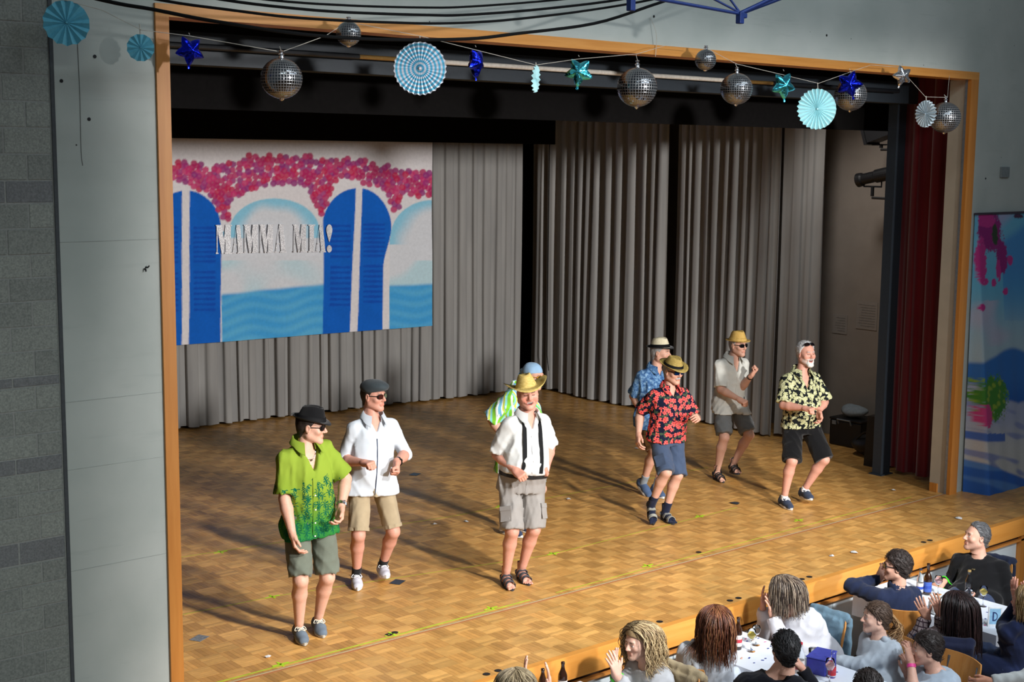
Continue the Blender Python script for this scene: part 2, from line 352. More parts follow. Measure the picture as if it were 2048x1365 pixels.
# tape lines
M_TAPE=plain('yellow_green_tape',sr(186,196,60),.5,var=.2,scale=12); M_TAPE2=plain('neon_tape',sr(176,226,30),.5,var=.05)
def tape(pts,w,m,label):
    o=obj('floor_tape',ribbon([(x,y,.0012) for x,y in pts],[(0,0,1)]*len(pts),w,.0006),m); tag(o,label,'tape','marking tape on the stage floor'); return o
tape([(4.4,8.515),(6.6,8.52),(7.4,8.525)],.022,M_TAPE,'yellow tape along the floor seam, near stretch by the left frame')
tape([(7.7,8.53),(10,8.56),(13.1,8.6)],.012,M_TAPE,'yellow tape along the floor seam, far stretch toward the right frame')
tape([(4.6,10.02),(5.75,9.95),(8.4,9.42),(11.2,9.5)],.009,M_TAPE,'thin yellow tape line crossing mid stage under the dancers')
tape([(5.2,11.55),(8.5,11.1),(12.4,11.0)],.008,M_TAPE,'thin yellow tape line toward the back of the stage')
for x,y,l in ((5.73,9.95,'behind the green shirt dancer'),(6.02,11.41,'far left on the parquet'),(8.47,9.43,'behind the suspender dancer'),(4.98,8.54,'at the left end of the seam tape'),(6.0,8.56,'between two floor sockets at the seam'),(8.9,8.60,'on the seam in front of the suspender dancer'),(7.0,8.56,'midway along the seam tape'),(10.6,9.5,'behind the red floral dancer'),(11.3,8.75,'in front of the black shorts dancer'),(9.2,11.1,'far back behind the suspender dancer')):
    o=obj('tape_cross',join(bbox(x-.07,x+.07,y-.009,y+.009,.0018,.0026),bbox(x-.009,x+.009,y-.05,y+.05,.0018,.0026)),M_TAPE2); tag(o,'neon green tape cross '+l,'tape','tape crosses on the stage floor')
# scraps
M_SCR=plain('pale_scrap',sr(206,206,204),.6,var=.1); M_FOIL=plain('dark_foil_scrap',sr(70,76,84),.3,metal=.6,var=.35,scale=80)
def scrap(x,y,s,m,label):
    r=np.random.default_rng(int(x*1000+y)); V=[];F=[]; n=7
    for i in range(n):
        a=2*math.pi*i/n; q=s*r.uniform(.5,1.1); V.append((x+q*math.cos(a),y+q*math.sin(a),.003+r.uniform(0,.012)))
    V.append((x,y,.022)); V.append((x,y,.002)); F=[(i,(i+1)%n,n) for i in range(n)]+[((i+1)%n,i,n+1) for i in range(n)]
    tag(obj('floor_scrap',(V,F),m),label,'litter','scraps on the stage floor')
for a in ((8.52,10.83,.035,M_SCR,'pale crumpled scrap on the floor left of the suspender dancer'),(9.98,10.87,.04,M_SCR,'pale crumpled scrap between suspender dancer and red floral dancer'),(11.3,9.63,.06,M_FOIL,'dark flat scrap in front of the pale shirt dancer'),(10.77,7.66,.05,M_SCR,'white scrap on the stage edge above the navy sweater spectator'),(10.5,7.72,.03,M_SCR,'small white scrap on the stage edge'),(4.98,8.72,.025,M_SCR,'small white scrap near the left frame'),(12.5,12.3,.05,M_SCR,'pale scrap near the side curtain behind the red floral dancer'),(8.2,10.95,.03,M_SCR,'small pale scrap upper left of the suspender dancer'),(6.6,10.0,.04,M_SCR,'pale scrap beside the grey sneaker'),(12.7,7.75,.05,M_SCR,'white scrap far right on the stage edge'),(13.2,8.9,.03,M_SCR,'white scrap near the red curtain')):
    scrap(*a)
for x,y,l in ((4.77,9.41,'flat silver card lying near the left frame'),(6.80,9.62,'dark square card beside the grey sneakers'),(9.35,12.87,'dark card far back on the stage')):
    R=Matrix.Rotation(.5,3,'Z'); tag(obj('flat_card',box((x,y,.003),(.13,.1,.002),R),plain('silver_card',sr(150,152,150),.35,metal=.4,var=.4,scale=50) if 'silver' in l else M_FOIL),l,'litter','scraps on the stage floor')
# ---- curtains
t=NT('grey_stage_cloth',.95,spec=.12,sheen=.3); v=t.obj()
c=t.mix(t.step(t.noise(t.scalev(v,(7,7,.7)),1,3),.3,.7),sr(150,149,147),sr(166,165,162)); t.bump(t.noise(v,420,2),.25,.002); M_GREY=t.col(c)
def curtain(name,p0,p1,z0,z1,seed,m,label,cat='curtain',amp=.085,wl=.12,lean=0,group=None,thick=.004):
    r=np.random.default_rng(seed); L=math.dist(p0,p1); nu=int(L/.010); rows=10
    s=np.linspace(0,L,nu+1); ph=np.zeros(nu+1); a=np.zeros(nu+1)
    # irregular pleats: walk through folds of random width
    x=0; knots=[0]; 
    while x<L: x+=wl*r.uniform(.5,1.5); knots.append(x)
    ph=np.interp(s,knots,np.arange(len(knots))*math.pi); am=np.interp(s,knots,r.uniform(.45,1.15,len(knots)))
    prof=am*np.sign(np.sin(ph))*np.abs(np.sin(ph))**.65; fine=.12*np.sin(s*2*math.pi/.055+r.uniform(0,6))
    d=np.array([(p1[0]-p0[0])/L,(p1[1]-p0[1])/L]); nrm=np.array([-d[1],d[0]])
    V=[]
    for side in (0,1):
        for j in range(rows+1):
            f=j/rows; zz=z0+(z1-z0)*f; A=amp*(1-.35*f)
            sway=.02*np.sin(s*3+f*2.2)*(1-f)
            q=prof*A+fine*A*(1-f)*.6+sway+(thick*side)
            wob=.012*np.sin(ph*1.3+f*3)*(1-f)
            hem=(.012*np.sin(ph*.5+1) if j==0 else 0)
            lat=-.22*wl*am*np.sin(2*ph)*(1-.4*f); X=p0[0]+d[0]*(s+wob+lat)+nrm[0]*q+lean*(1-f); Y=p0[1]+d[1]*(s+wob+lat)+nrm[1]*q
            Z=np.full(nu+1,zz)+hem
            V.append(np.stack([X,Y,Z],1))
    V=np.concatenate(V); n1=nu+1; F=[]
    idx=np.arange(rows*nu); j=idx//nu; i=idx%nu
    A=np.stack([j*n1+i,j*n1+i+1,(j+1)*n1+i+1,(j+1)*n1+i],1); B=A[:,::-1]+n1*(rows+1)
    o=obj(name,(V,np.concatenate([A,B])),m,smooth=True)
    if label: tag(o,label,cat,group)
    return o
curtain('stage_curtain',(7.2,17.03),(14.12,16.55),.03,4.25,5,M_GREY,'long grey pleated curtain across the back of the stage behind the painted banner',amp=.055,wl=.105)
curtain('stage_curtain',(14.50,16.75),(14.48,13.80),.03,4.75,8,M_GREY,'grey pleated side curtain right of the dark corner gap')
curtain('stage_curtain',(14.48,13.58),(14.46,11.72),.03,4.75,19,M_GREY,'grey pleated side curtain behind the pale shirt dancer',amp=.07,wl=.078)
curtain('stage_curtain',(14.52,11.72),(14.60,11.10),.03,4.75,23,M_GREY,'narrow shaded grey curtain beside the concrete side wall',amp=.07,wl=.13)
tv=NT('red_velvet',.9,spec=.15,sheen=.6); v=tv.obj(); M_RED=tv.col(tv.mix(tv.step(tv.noise(tv.scalev(v,(9,9,.6)),1,3),.3,.7),sr(84,6,16),sr(112,10,24)))
curtain('house_curtain',(13.98,9.60),(13.90,8.80),.05,5.2,31,M_RED,'dark red velvet house curtain drawn aside at the right of the stage',amp=.09,wl=.17)
tag(obj('curtain_cord',tube([(14.40,16.25,4.2),(14.39,16.24,2.2),(14.38,16.22,.6),(14.40,16.2,.35)],.006,6),M_BLACK),'thin dark cord hanging down against the side curtain near the corner','cord')
# ---- borders, portal, bars
tag(obj('border_cloth',bbox(2.5,15.2,9.98,10.02,4.09,5.9),M_BLACK),'front black border cloth hanging across the top of the stage','border cloth')
tag(obj('border_cloth',bbox(2.5,14.17,15.86,15.9,3.925,5.9),M_BLACK),'rear black border cloth just above the painted banner','border cloth')
pt=empty('stage_portal',(13.9,9.5,0),'dark blue grey steel portal post with beam behind the proscenium opening','portal')
obj('post',bbox(13.72-13.9,13.90-13.9,-.06,.06,0,4.6),M_STEEL,pt); obj('beam',bbox(2.5-13.9,13.90-13.9,-.20,.0,4.385,4.62),M_STEEL,pt)
obj('base_plate',bbox(13.69-13.9,13.93-13.9,-.09,.09,0,.012),M_STEEL,pt)
br=empty('batten_pipe',(8,9.2,4.51),'long horizontal lighting pipe under the portal beam with a white stretch','pipe')
def px(x0,x1,y,z,r,m,n): return obj(n,tube([(x0,y,z),(x1,y,z)],r,12),m,br)
px(-5,-1.85,.02,0,.022,plain('black_pipe',sr(18,22,28),.5),'pipe_end'); px(-1.85,-1.35,.02,0,.018,plain('brass_pipe',sr(150,116,62),.4,metal=.4),'pipe_joint')
px(-1.35,2.55,.02,0,.020,plain('white_pipe',sr(225,220,210),.5),'white_pipe'); px(2.55,3.2,.02,0,.018,plain('brass_pipe',sr(150,116,62)),'pipe_joint'); px(3.2,5.4,.02,0,.022,plain('black_pipe',sr(18,22,28)),'pipe_end')
# spotlights fixed at the side
M_LAMP=plain('black_lamp_body',sr(20,20,22),.45)
def lantern(loc,yaw,pitch,long,label):
    o=empty('stage_lantern',loc,label,'stage light','side stage lights'); M=Matrix.Rotation(yaw,4,'Z')@Matrix.Rotation(pitch,4,'Y')
    if long: b=lathe([(.055,-.30),(.085,-.28),(.085,-.05),(.07,-.03),(.07,.14),(.085,.16),(.09,.22),(.075,.225),(.07,.2)],20)
    else: b=join(box((0,0,0),(.26,.26,.34)),box((0,0,.19),(.30,.30,.04)))
    obj('lamp_body',xf(b,M@Matrix.Rotation(math.pi/2,4,'Y')),M_LAMP,o,smooth=False)
    obj('yoke',join(tube([(.0,-.13,0),(0,-.13,-.12 if long else -.2),(0,.13,-.12 if long else -.2),(0,.13,0)],.012,6)),M_LAMP,o)
    obj('clamp',tube([(0,0,-.12 if long else -.2),(.0,.0,-.24)],.022,8),M_LAMP,o); return o
lantern((14.6,10.36,3.53),math.radians(92),math.radians(12),True,'lower black cylindrical stage light beside the concrete wall')
lantern((14.6,10.26,4.13),math.radians(92),math.radians(18),False,'upper black box stage light beside the concrete wall')
tag(obj('lamp_stand_pole',join(tube([(14.6,9.74,0),(14.6,9.74,4.4)],.024,10),lathe([(.16,0),(.16,.015),(.03,.03)],16,c=(14.6,9.74,0)),tube([(14.6,9.74,3.26),(14.6,10.36,3.27)],.018,6),tube([(14.6,9.74,3.87),(14.6,10.26,3.87)],.018,6)),M_LAMP),'thin black pole carrying the side stage lights','pole')
# cases on the floor by the side wall
cs=empty('equipment_case',(14.95,10.72,0),'black equipment case with handle and grey cloth on it','case')
obj('case_body',bevbox((0,0,.17),(.42,.5,.34),.02),M_LAMP,cs); obj('case_lid',bevbox((0,0,.355),(.43,.51,.03),.01),M_LAMP,cs)
obj('handle',tube([(-.22,-.1,.3),(-.25,-.1,.36),(-.25,.1,.36),(-.22,.1,.3)],.012,6),plain('grey_handle',sr(120,124,126),.5),cs)
obj('latch',bbox(-.225,-.21,.14,.2,.28,.33),plain('grey_handle',sr(120,124,126)),cs)
cb=empty('tool_bag',(14.62,10.12,0),'low black soft bag on the floor by the side wall','bag')
def lump(cx,cy,cz,rx,ry,rz,seed,n=20,m=14,amp=.12):
    r=np.random.default_rng(seed); ph=r.uniform(0,6,6); V=[];F=[]
    for j in range(m+1):
        for i in range(n):
            th=math.pi*j/m; a=2*math.pi*i/n; k=1+amp*(math.sin(2*a+ph[0]+th)*.5+math.sin(3*th+ph[1]+a)*.4+math.sin(5*a+ph[2]-2*th)*.25)
            z=math.cos(th); V.append((cx+rx*k*math.sin(th)*math.cos(a),cy+ry*k*math.sin(th)*math.sin(a),max(cz+rz*k*z,.002)))
    for j in range(m):
        for i in range(n): F.append((j*n+i,(j+1)*n+i,(j+1)*n+(i+1)%n,j*n+(i+1)%n))
    return V,F
obj('bag_body',lump(0,0,.14,.26,.34,.16,3),M_LAMP,cb,smooth=True); obj('zip_pull',bevbox((-.24,-.02,.2),(.02,.08,.03),.004),plain('pale_scrap',sr(206,206,204)),cb)
obj('bag_strap',tube(smoothpath([(-.2,-.2,.2),(-.24,0,.34),(-.2,.2,.2)],5),.012,6),M_LAMP,cb)
tag(obj('grey_cloth',lump(14.95,10.74,.455,.15,.2,.08,5),plain('grey_cloth',sr(140,150,156),.9),smooth=True),'crumpled pale grey cloth lying on the black case','cloth')
tag(obj('stage_monitor',join(prism([(14.12-.10,0),(14.12+.18,0),(14.12+.18,.62),(14.12-.06,.62)],9.66,9.90)),M_LAMP),'upright black box standing at the foot of the portal post','speaker')
# ================================================================ painted banner
M_PAINT=colattr('painted_cloth',.85,.15,noise=.05,scale=25,bump=.15)
HB=np.array([[600.557873,-14.901044,-4823.004952],[10.728251,-634.288792,2431.454059],[0.043275,-0.009864,1.0]])  # banner metres -> survey grid
def toB(x,z):
    q=HB@np.stack([x,z,np.ones_like(x)]); return q[0]/q[2],q[1]/q[2]
HBi=np.linalg.inv(HB)
def frB(u,v):
    q=HBi@np.array([u,v,1.0]); return q[0]/q[2],q[1]/q[2]
def by(x): return 16.70-(x-8.15)*.0665
NX,NZ=330,192; X0,X1,Z0,Z1=7.55,12.25,1.205,3.93
gx=np.linspace(X0,X1,NX+1); gz=np.linspace(Z0,Z1,NZ+1); GX,GZ=np.meshgrid(gx,gz)
x=GX.ravel(); z=GZ.ravel(); XZ0=(x,z)
rg=np.random.default_rng(4)
def lerp(a,b,t): return a+(np.asarray(b)-a)*t[:,None]
def sm(a,b,v): t=np.clip((v-a)/(b-a),0,1); return t*t*(3-2*t)
def nz(u,v,s,seed):
    r=np.random.default_rng(seed); o=0
    for k in range(5):
        a=r.uniform(0,6.28); f=s*r.uniform(.6,1.8); o=o+np.sin((u*math.cos(a)+v*math.sin(a))*f+r.uniform(0,6.28))
    return o/5
# blossom dots
up=np.array([(-700,230),(-300,200),(30,180),(110,165),(200,170),(260,205),(320,175),(430,155),(560,120),(660,112),(740,112),(850,130),(1000,140),(1190,150),(1250,160),(1330,190),(1375,170),(1420,195),(1470,215),(1540,208),(1700,222)]).T
lo=np.array([(-700,330),(-300,310),(30,295),(120,300),(200,345),(270,380),(300,400),(320,470),(360,530),(395,520),(400,420),(460,385),(560,345),(700,312),(800,315),(895,340),(910,400),(965,495),(1000,440),(1030,350),(1045,285),(1130,275),(1200,285),(1300,318),(1375,330),(1395,430),(1415,490),(1450,440),(1475,375),(1560,375),(1700,365)]).T
dots=[]
tries=0
while len(dots)<520 and tries<9000:
    tries+=1; u=rg.uniform(-560,1690); a=np.interp(u,up[0],up[1])+14; b=np.interp(u,lo[0],lo[1])-12
    if b<=a: continue
    vv=rg.uniform(a,b) if rg.random()<.93 else rg.uniform(a-18,b+18)
    if rg.uniform(140,560)>(b-a)+200: continue
    if any((u-p)**2+(vv-q)**2<23**2 for p,q in dots): continue
    dots.append((u,vv))
KSUM=0
for (ox,oz) in ((-.33,-.2),(.33,.2),(-.15,.36),(.15,-.36)):
    x=XZ0[0]+ox*(X1-X0)/NX; z=XZ0[1]+oz*(Z1-Z0)/NZ; U,Vv=toB(x,z); rg=np.random.default_rng(4)
    white=np.array(sr(238,234,236)); K=np.tile(white,(len(x),1))
    def window(cx,rx,ytop,yspring,x0,x1,seadl,seadr):
        global K
        rr=np.sqrt(((U-cx)/rx)**2+((Vv-yspring)/(yspring-ytop))**2)
        ins=(U>x0)&(U<x1)&((Vv>yspring)|(rr<1))
        sky=lerp(np.tile(np.array(sr(228,232,238)),(len(x),1)),sr(150,214,240),sm(.55,.95,rr+.1*nz(U,Vv,.02,1))*(Vv<yspring+40))
        sky=lerp(sky,sr(192,230,240),.8*sm(.0,.5,nz(U,Vv,.012,2)+.1)*(Vv>780))
        hor=seadl+(U-x0)/(x1-x0)*(seadr-seadl); sea=sm(-12,14,Vv-hor+8*nz(U,Vv,.02,3))
        wv=.5+.5*np.sin(Vv*.09+np.sin(U*.015)*2+U*.01); seac=lerp(np.tile(np.array(sr(74,170,232)),(len(x),1)),sr(112,198,236),(.5*wv+.35*nz(U,Vv,.01,6)).clip(0,1))
        c=sky*(1-sea[:,None])+seac*sea[:,None]; K=np.where(ins[:,None],c,K)
    window(680,280,395,600,350,985,990,925); window(1660,265,405,640,1390,1990,935,915); window(-230,290,395,600,-520,60,1010,990)
    blue=np.array(sr(22,104,208)); lou=np.array(sr(22,84,190))
    def leaf(ins,lx0,lx1,rows):
        global K
        K=np.where(ins[:,None],blue*(1+.06*nz(U,Vv,.03,9))[:,None],K)
        for y0,y1,n in rows:
            for k in range(n):
                yy=y0+(y1-y0)*k/(n-1); m=ins&(U>lx0)&(U<lx1)&(np.abs(Vv-yy)<7.5+2*np.sin(U*.05)); K=np.where(m[:,None],lou,K)
    def earc(cx,rx,ytop,ysp,left):
        r=((U-cx)/rx)**2+((Vv-ysp)/(ysp-ytop))**2; return (Vv>ysp)|(r<1)
    leaf((U>-110)&(U<103)&earc(128,215,345,590,1)&(U>-85),-60,80,[(575,790,8),(860,1090,8)])
    leaf((U>152-.006*(Vv-360))&(U<350-.012*(Vv-560).clip(0,9e9))&earc(128,218,345,570,0),175,312,[(578,785,8),(852,1085,8)])
    sag=12*np.sin((Vv-560).clip(0,800)/800*3.1)
    leaf((U>980+sag*.4)&(U<1180-.038*(Vv-348))&earc(1196,220,330,575,1),1025,1150,[(565,755,7),(822,1055,8)])
    leaf((U>1220-.03*(Vv-352))&(U<1402-52*sm(560,830,Vv))&earc(1196,206,330,570,0),1228,1362,[(557,750,8),(815,1035,8)])
    pal=[sr(198,52,112),sr(212,60,120),sr(178,58,130),sr(160,56,130),sr(206,44,92),sr(190,44,104)]
    for (u,vv) in dots:
        m=(U-u)**2+(Vv-vv)**2<20.5**2; K[m]=.92*np.array(pal[rg.integers(6)])+.08*K[m]
    KSUM=KSUM+K/4
x,z=XZ0; K=KSUM
def bdepth(x,z): return by(x)-.012*np.sin(x*2.1+z*1.3)-.006*np.sin(x*7-z*4)
ban=empty('painted_banner',(8.0,16.7,1.2),'large painted cloth banner of blue shutters, sea and pink blossoms on the back curtain','banner')
Yb=bdepth(x,z); P1=np.stack([x-8.0,Yb-16.7,z-1.2],1)
idx=np.arange(NX*NZ); j=idx//NX; i=idx%NX; Q=np.stack([j*(NX+1)+i,j*(NX+1)+i+1,(j+1)*(NX+1)+i+1,(j+1)*(NX+1)+i],1)
obj('painted_cloth',(P1,Q),M_PAINT,ban,smooth=True,cols=K)
obj('cloth_backing',grid(20,6,lambda a,b:(X0+(X1-X0)*a-8.0,float(bdepth(X0+(X1-X0)*a,Z0+(Z1-Z0)*b))+.006-16.7,Z0+(Z1-Z0)*b-1.2)),plain('raw_canvas',sr(200,190,170),.9),ban)
# silver letters M A M M A  M I A !
t=NT('silver_glitter_foil',.35,metal=.35); v=t.obj(); vo=t.voro(v,70,1,dim='3D'); t.bump(t.noise(v,120,2),.6,.006)
M_GLIT=t.col(t.mix(t.step(vo[0],.2,.7),sr(246,246,248),sr(196,196,200)))
def L_M(): # condensed slab M: outer (clockwise), unit box
    return [[(0,0),(.16,0),(.16,.04),(.11,.05),(.11,.80),(.36,0),(.46,0),(.60,.55),(.60,.05),(.54,.04),(.54,0),(1,0),(1,.04),(.93,.05),(.93,.95),(1,.96),(1,1),(.60,1),(.50,.50),(.36,1),(0,1),(0,.96),(.05,.95),(.05,.05),(0,.04)]]
def L_A(): return [[(0,0),(.24,0),(.24,.04),(.17,.05),(.25,.32),(.52,.32),(.58,.05),(.50,.04),(.50,0),(1,0),(1,.04),(.93,.05),(.66,1),(.38,1),(.38,.97),(.10,.05),(0,.04)],None]
def L_I(): return [[(0,0),(1,0),(1,.04),(.82,.06),(.82,.94),(1,.96),(1,1),(0,1),(0,.96),(.18,.94),(.18,.06),(0,.04)]]
def letter(kind,u0,u1,vt,vb):
    polys={'M':L_M,'A':L_A,'I':L_I}.get(kind,lambda:[])()
    parts=[]
    def add(pl):
        P=[]
        for a,b in pl:
            uu=u0+(u1-u0)*a; vv=vb+(vt-vb)*b; P.append(frB(uu,vv))
        bm=bmesh.new(); y=float(by(P[0][0]))-.03
        vs=[bm.verts.new((p[0]-8.0,by(p[0])-.026-16.7,p[1]-1.2)) for p in P]; f=bm.faces.new(vs)
        r=bmesh.ops.extrude_face_region(bm,geom=[f]); bmesh.ops.translate(bm,vec=(0,-.004,0),verts=[g for g in r['geom'] if isinstance(g,bmesh.types.BMVert)])
        bmesh.ops.triangulate(bm,faces=bm.faces[:]); bm.normal_update(); bm.verts.index_update()
        parts.append(([tuple(w.co) for w in bm.verts],[tuple(w.index for w in f.verts) for f in bm.faces])); bm.free()
    if kind=='A':
        add([(0,0),(.24,0),(.24,.04),(.16,.05),(.21,.27),(.47,.27),(.55,.05),(.48,.04),(.48,0),(1,0),(1,.04),(.94,.05),(.70,1),(.36,1),(.10,.05),(0,.04)][0:0] or [(0,0),(.24,0),(.24,.04),(.165,.05),(.225,.29),(.43,.29),(.43,.34),(.24,.34),(.385,.86),(.55,.05),(.48,.04),(.48,0),(1,0),(1,.04),(.94,.05),(.70,1),(.40,1),(.40,.97),(.10,.05),(0,.04)])
    elif kind=='!':
        add([(.5+.5*math.cos(a)*s,.80+.2*math.sin(a)) for a,s in [(math.radians(k),1) for k in range(-20,201,20)]]+[(.44,.38),(.56,.38)])
        add([(.5+.42*math.cos(math.radians(k)),.13+.13*math.sin(math.radians(k))) for k in range(0,360,30)])
    else:
        for pl in polys:
            if pl: add(pl)
    o=obj('letter',join(*parts),M_GLIT,ban); return o
def gl(px): return ((px/7.877+420)-330)*3.102          # measured letter positions
def gv(py): return ((py/7.877+435)-270)*3.102
for kd,a,b,tp,bt in (('M',75,330,118,575),('A',330,510,118,570),('M',520,750,112,560),('M',765,990,108,560),('A',1000,1190,104,555),('M',1295,1510,108,550),('I',1530,1640,112,550),('A',1640,1810,115,550),('!',1815,1910,108,552)):
    letter(kd,gl(a),gl(b),gv(tp),gv(bt))
# ================================================================ printed sea banner at the right wall
HS=np.array([[401.15216,-15.921672,-1148.284762],[32.029043,-409.247375,1801.351521],[0.092838,-0.019488,1.0]])
nx,nzv=110,260; sx0,sx1,sz0,sz1=13.735,15.35,.0,3.165
GX,GZ=np.meshgrid(np.linspace(sx0,sx1,nx+1),np.linspace(sz0,sz1,nzv+1)); x=GX.ravel(); z=GZ.ravel()
q=HS@np.stack([x,z,np.ones_like(x)]); U=q[0]/q[2]; Vv=q[1]/q[2]
edge=1950-(Vv-428)*.055; uu=U-edge    # px from the banner's left edge
K=np.tile(np.array(sr(112,188,222)),(len(x),1))
K=lerp(K,sr(190,206,214),sm(560,700,Vv)*.8+.2*nz(uu,Vv,.03,1)); K=lerp(K,sr(196,190,214),sm(.15,.6,nz(uu,Vv*1.6,.035,7))*(Vv>600)*(Vv<690))
K=lerp(K,sr(176,176,214),(uu>45)*sm(470-.9*(uu-45),440-.9*(uu-45),Vv)*.9)
K=lerp(K,sr(62,140,214),(uu>48)*sm(505-.7*uu,530-.7*uu,Vv)*(Vv<640)*sm(700,520,Vv)*.8)
mt=705+.006*(uu-70)**2*.6-14*np.exp(-((uu-60)/30)**2); K=lerp(K,sr(30,112,196),sm(-3,8,Vv-mt)*.95)
K=lerp(K,sr(16,84,178),sm(740,830,Vv)*.8)
hz=800-.5*np.abs(uu-70)+16*nz(uu,Vv*0,.12,3); town=sm(-4,4,Vv-hz-10)
K=lerp(K,np.array(sr(178,186,214)),town); K=lerp(K,sr(214,214,214),town*sm(820,900,Vv)); K=lerp(K,sr(150,160,204),town*sm(.2,.5,nz(uu,Vv*2,.09,5)))
pool=sm(-3,3,Vv-(925+.38*(uu-10))); K=lerp(K,sr(52,112,206),pool); K=lerp(K,sr(108,160,226),pool*sm(.1,.5,nz(uu*.4,Vv,.12,8))*.7)
K=lerp(K,sr(46,104,200),sm(.05,.25,nz(uu*.5,Vv,.1,12))*(uu<40)*(Vv>862)*(Vv<935)*.9)
bush=((uu-22)/26)**2+((Vv-790)/44)**2+.5*nz(uu,Vv,.25,4)+.5*nz(uu,Vv,.8,41); K=lerp(K,sr(70,140,50),sm(1.1,.8,bush)); K=lerp(K,sr(150,180,60),sm(1.1,.8,bush)*sm(.1,.4,nz(uu,Vv,.35,6)))
pk=((uu-8)/9)**2+((Vv-828)/24)**2+.6*nz(uu,Vv,.7,14); K=lerp(K,sr(216,70,140),sm(1.1,.8,pk))
def clus(cx,cy,rx,ry,seed,c):
    global K
    e=((uu-cx)/rx)**2+((Vv-cy)/ry)**2+.9*nz(uu,Vv,.8,seed)*nz(uu,Vv,.5,seed+50)*1.6+.3*nz(uu,Vv,.35,seed); K=lerp(K,c,sm(1.1,.8,e))
mg=sr(150,30,120); mg2=sr(200,50,140)
clus(26,462,24,42,20,mg); clus(8,520,9,48,21,mg2); clus(48,512,11,36,22,mg); clus(40,540,5,22,23,mg2); clus(64,520,6,10,24,mg2); clus(30,565,5,8,25,mg2); clus(52,582,5,8,26,mg2); clus(10,562,9,8,27,mg2); clus(36,470,6,22,28,sr(50,70,46)); clus(6,614,5,7,29,mg2); clus(84,432,10,5,30,sr(80,50,80)); clus(20,440,18,16,31,mg2)
Ys=8.392-.30*(1-z/3.165)*sm(13.735,13.80,x)-.006*np.sin(x*22)*(1-z/3.3)
idx=np.arange(nx*nzv); j=idx//nx; i=idx%nx; Q=np.stack([j*(nx+1)+i,j*(nx+1)+i+1,(j+1)*(nx+1)+i+1,(j+1)*(nx+1)+i],1)
sb=empty('sea_print_banner',(13.735,8.39,0),'printed fabric banner of a blue sea bay with magenta flowers right of the frame','banner')
obj('printed_fabric',(np.stack([x-13.735+.01+.055*(1-z/3.165),Ys-8.39,z],1),Q),colattr('printed_fabric',.55,.3,noise=.03),sb,smooth=True,cols=K*.82)
obj('hem_bar',bbox(.0,1.615,-.012,.006,3.150,3.172),plain('dark_hem',sr(60,52,66),.8),sb)
# ================================================================ garland
M_STR=plain('pale_string',sr(190,186,176),.8)
strpts=[(2.9,8.36,4.80),(3.219,8.3,4.662),(3.376,8.2,4.646),(3.572,8.15,4.602),(3.821,8.14,4.499),(4.149,8.14,4.483),(4.814,8.14,4.42),(5.156,8.14,4.545),(5.379,8.20,4.66),(5.956,8.14,4.595),(6.47,8.14,4.525),(7.062,8.14,4.445),(7.511,8.14,4.514),(8.157,8.14,4.587),(8.545,8.2,4.68),(9.042,8.16,4.677),(9.392,8.14,4.568),(10.041,8.14,4.502),(10.554,8.14,4.447),(11.121,8.14,4.597),(11.38,8.16,4.657),(11.903,8.2,4.663),(12.3,8.14,4.383),(12.695,8.14,4.391),(12.95,8.3,4.52),(13.1,8.39,4.64)]
tag(obj('garland_string',tube(strpts,.0022,5),M_STR),'thin pale string of the garland strung below the proscenium top','string')
def facecam(loc,extra=0): return math.atan2(-loc[0],loc[1])*0+math.atan2(loc[0],-loc[1])*0+extra
def rosette(loc,R,n,yaw,pitch,mats,label,ring):
    o=empty('paper_rosette',loc,label,'paper fan','paper rosettes of the garland'); V=[];F=[]; ra=[0.02*R,.35*R,.7*R,R]
    m=2*n; th=.16*R
    for side in (0,1):
        for i in range(m):
            a=2*math.pi*i/m; dz=(th*.5 if i%2 else -th*.5)
            for k,r in enumerate(ra):
                q=r*(1.0 if i%2 else .955) if k==3 else r
                V.append((q*math.cos(a),dz*(r/R*.8+.2)+side*.002,q*math.sin(a)))
    nr=len(ra)
    for side in (0,1):
        for i in range(m):
            for k in range(nr-1):
                a=side*m*nr+i*nr+k; b=side*m*nr+((i+1)%m)*nr+k; f=(a,a+1,b+1,b); F.append(f if not side else f[::-1])
    for i in range(m): a=i*nr+nr-1; b=((i+1)%m)*nr+nr-1; F.append((a,a+m*nr,b+m*nr,b))
    M=Matrix.Rotation(yaw,4,'Z')@Matrix.Rotation(pitch,4,'X')
    obj('pleated_disc',xf((V,F),M),mats,o)
    obj('paper_hub',xf(lathe([(.001,-.02*R),(.045*R,-.02*R),(.045*R,.02*R),(.001,.03*R)],12),M@Matrix.Translation((0,-th*.3,0))@Matrix.Rotation(math.pi/2,4,'X')),mats,o)
    obj('hanging_loop',tube([(0,0,R*.97),(0,.005,R*1.0+ring)],.004,5),M_STR,o); return o
t=NT('striped_rosette_paper',.7,spec=.2); v=t.obj(); r=t.vm('LENGTH',v,out=1); w=t.math('FRACT',t.math('MULTIPLY_ADD',r,34.0,.45)); M_ROS3=t.col(t.mix(t.step(w,.46,.54),sr(104,196,226),sr(232,232,240)))
M_ROSB=plain('blue_rosette_paper',sr(96,178,204),.7,var=.08,scale=40); M_ROSL=plain('pale_aqua_rosette_paper',sr(176,226,232),.7,var=.05,scale=40); M_ROSW=plain('white_blue_rosette_paper',sr(206,226,238),.7,var=.08,scale=60)
def yw(x,y): return math.atan2(x,y)*-1     # turns the disc's -y face toward the hall balcony
rosette((3.364,8.19,4.515),.138,14,yw(3.4,8.2)+.1,-.1,M_ROSB,'large blue paper rosette at the far left end of the garland',.03)
rosette((3.815,8.145,4.391),.085,12,yw(3.8,8.2)+.1,0,M_ROSB,'small blue paper rosette just left of the wooden frame',.06)
rosette((5.942,8.12,4.364),.192,30,yw(5.9,8.1),0,M_ROS3,'large striped blue and white paper rosette',.04)
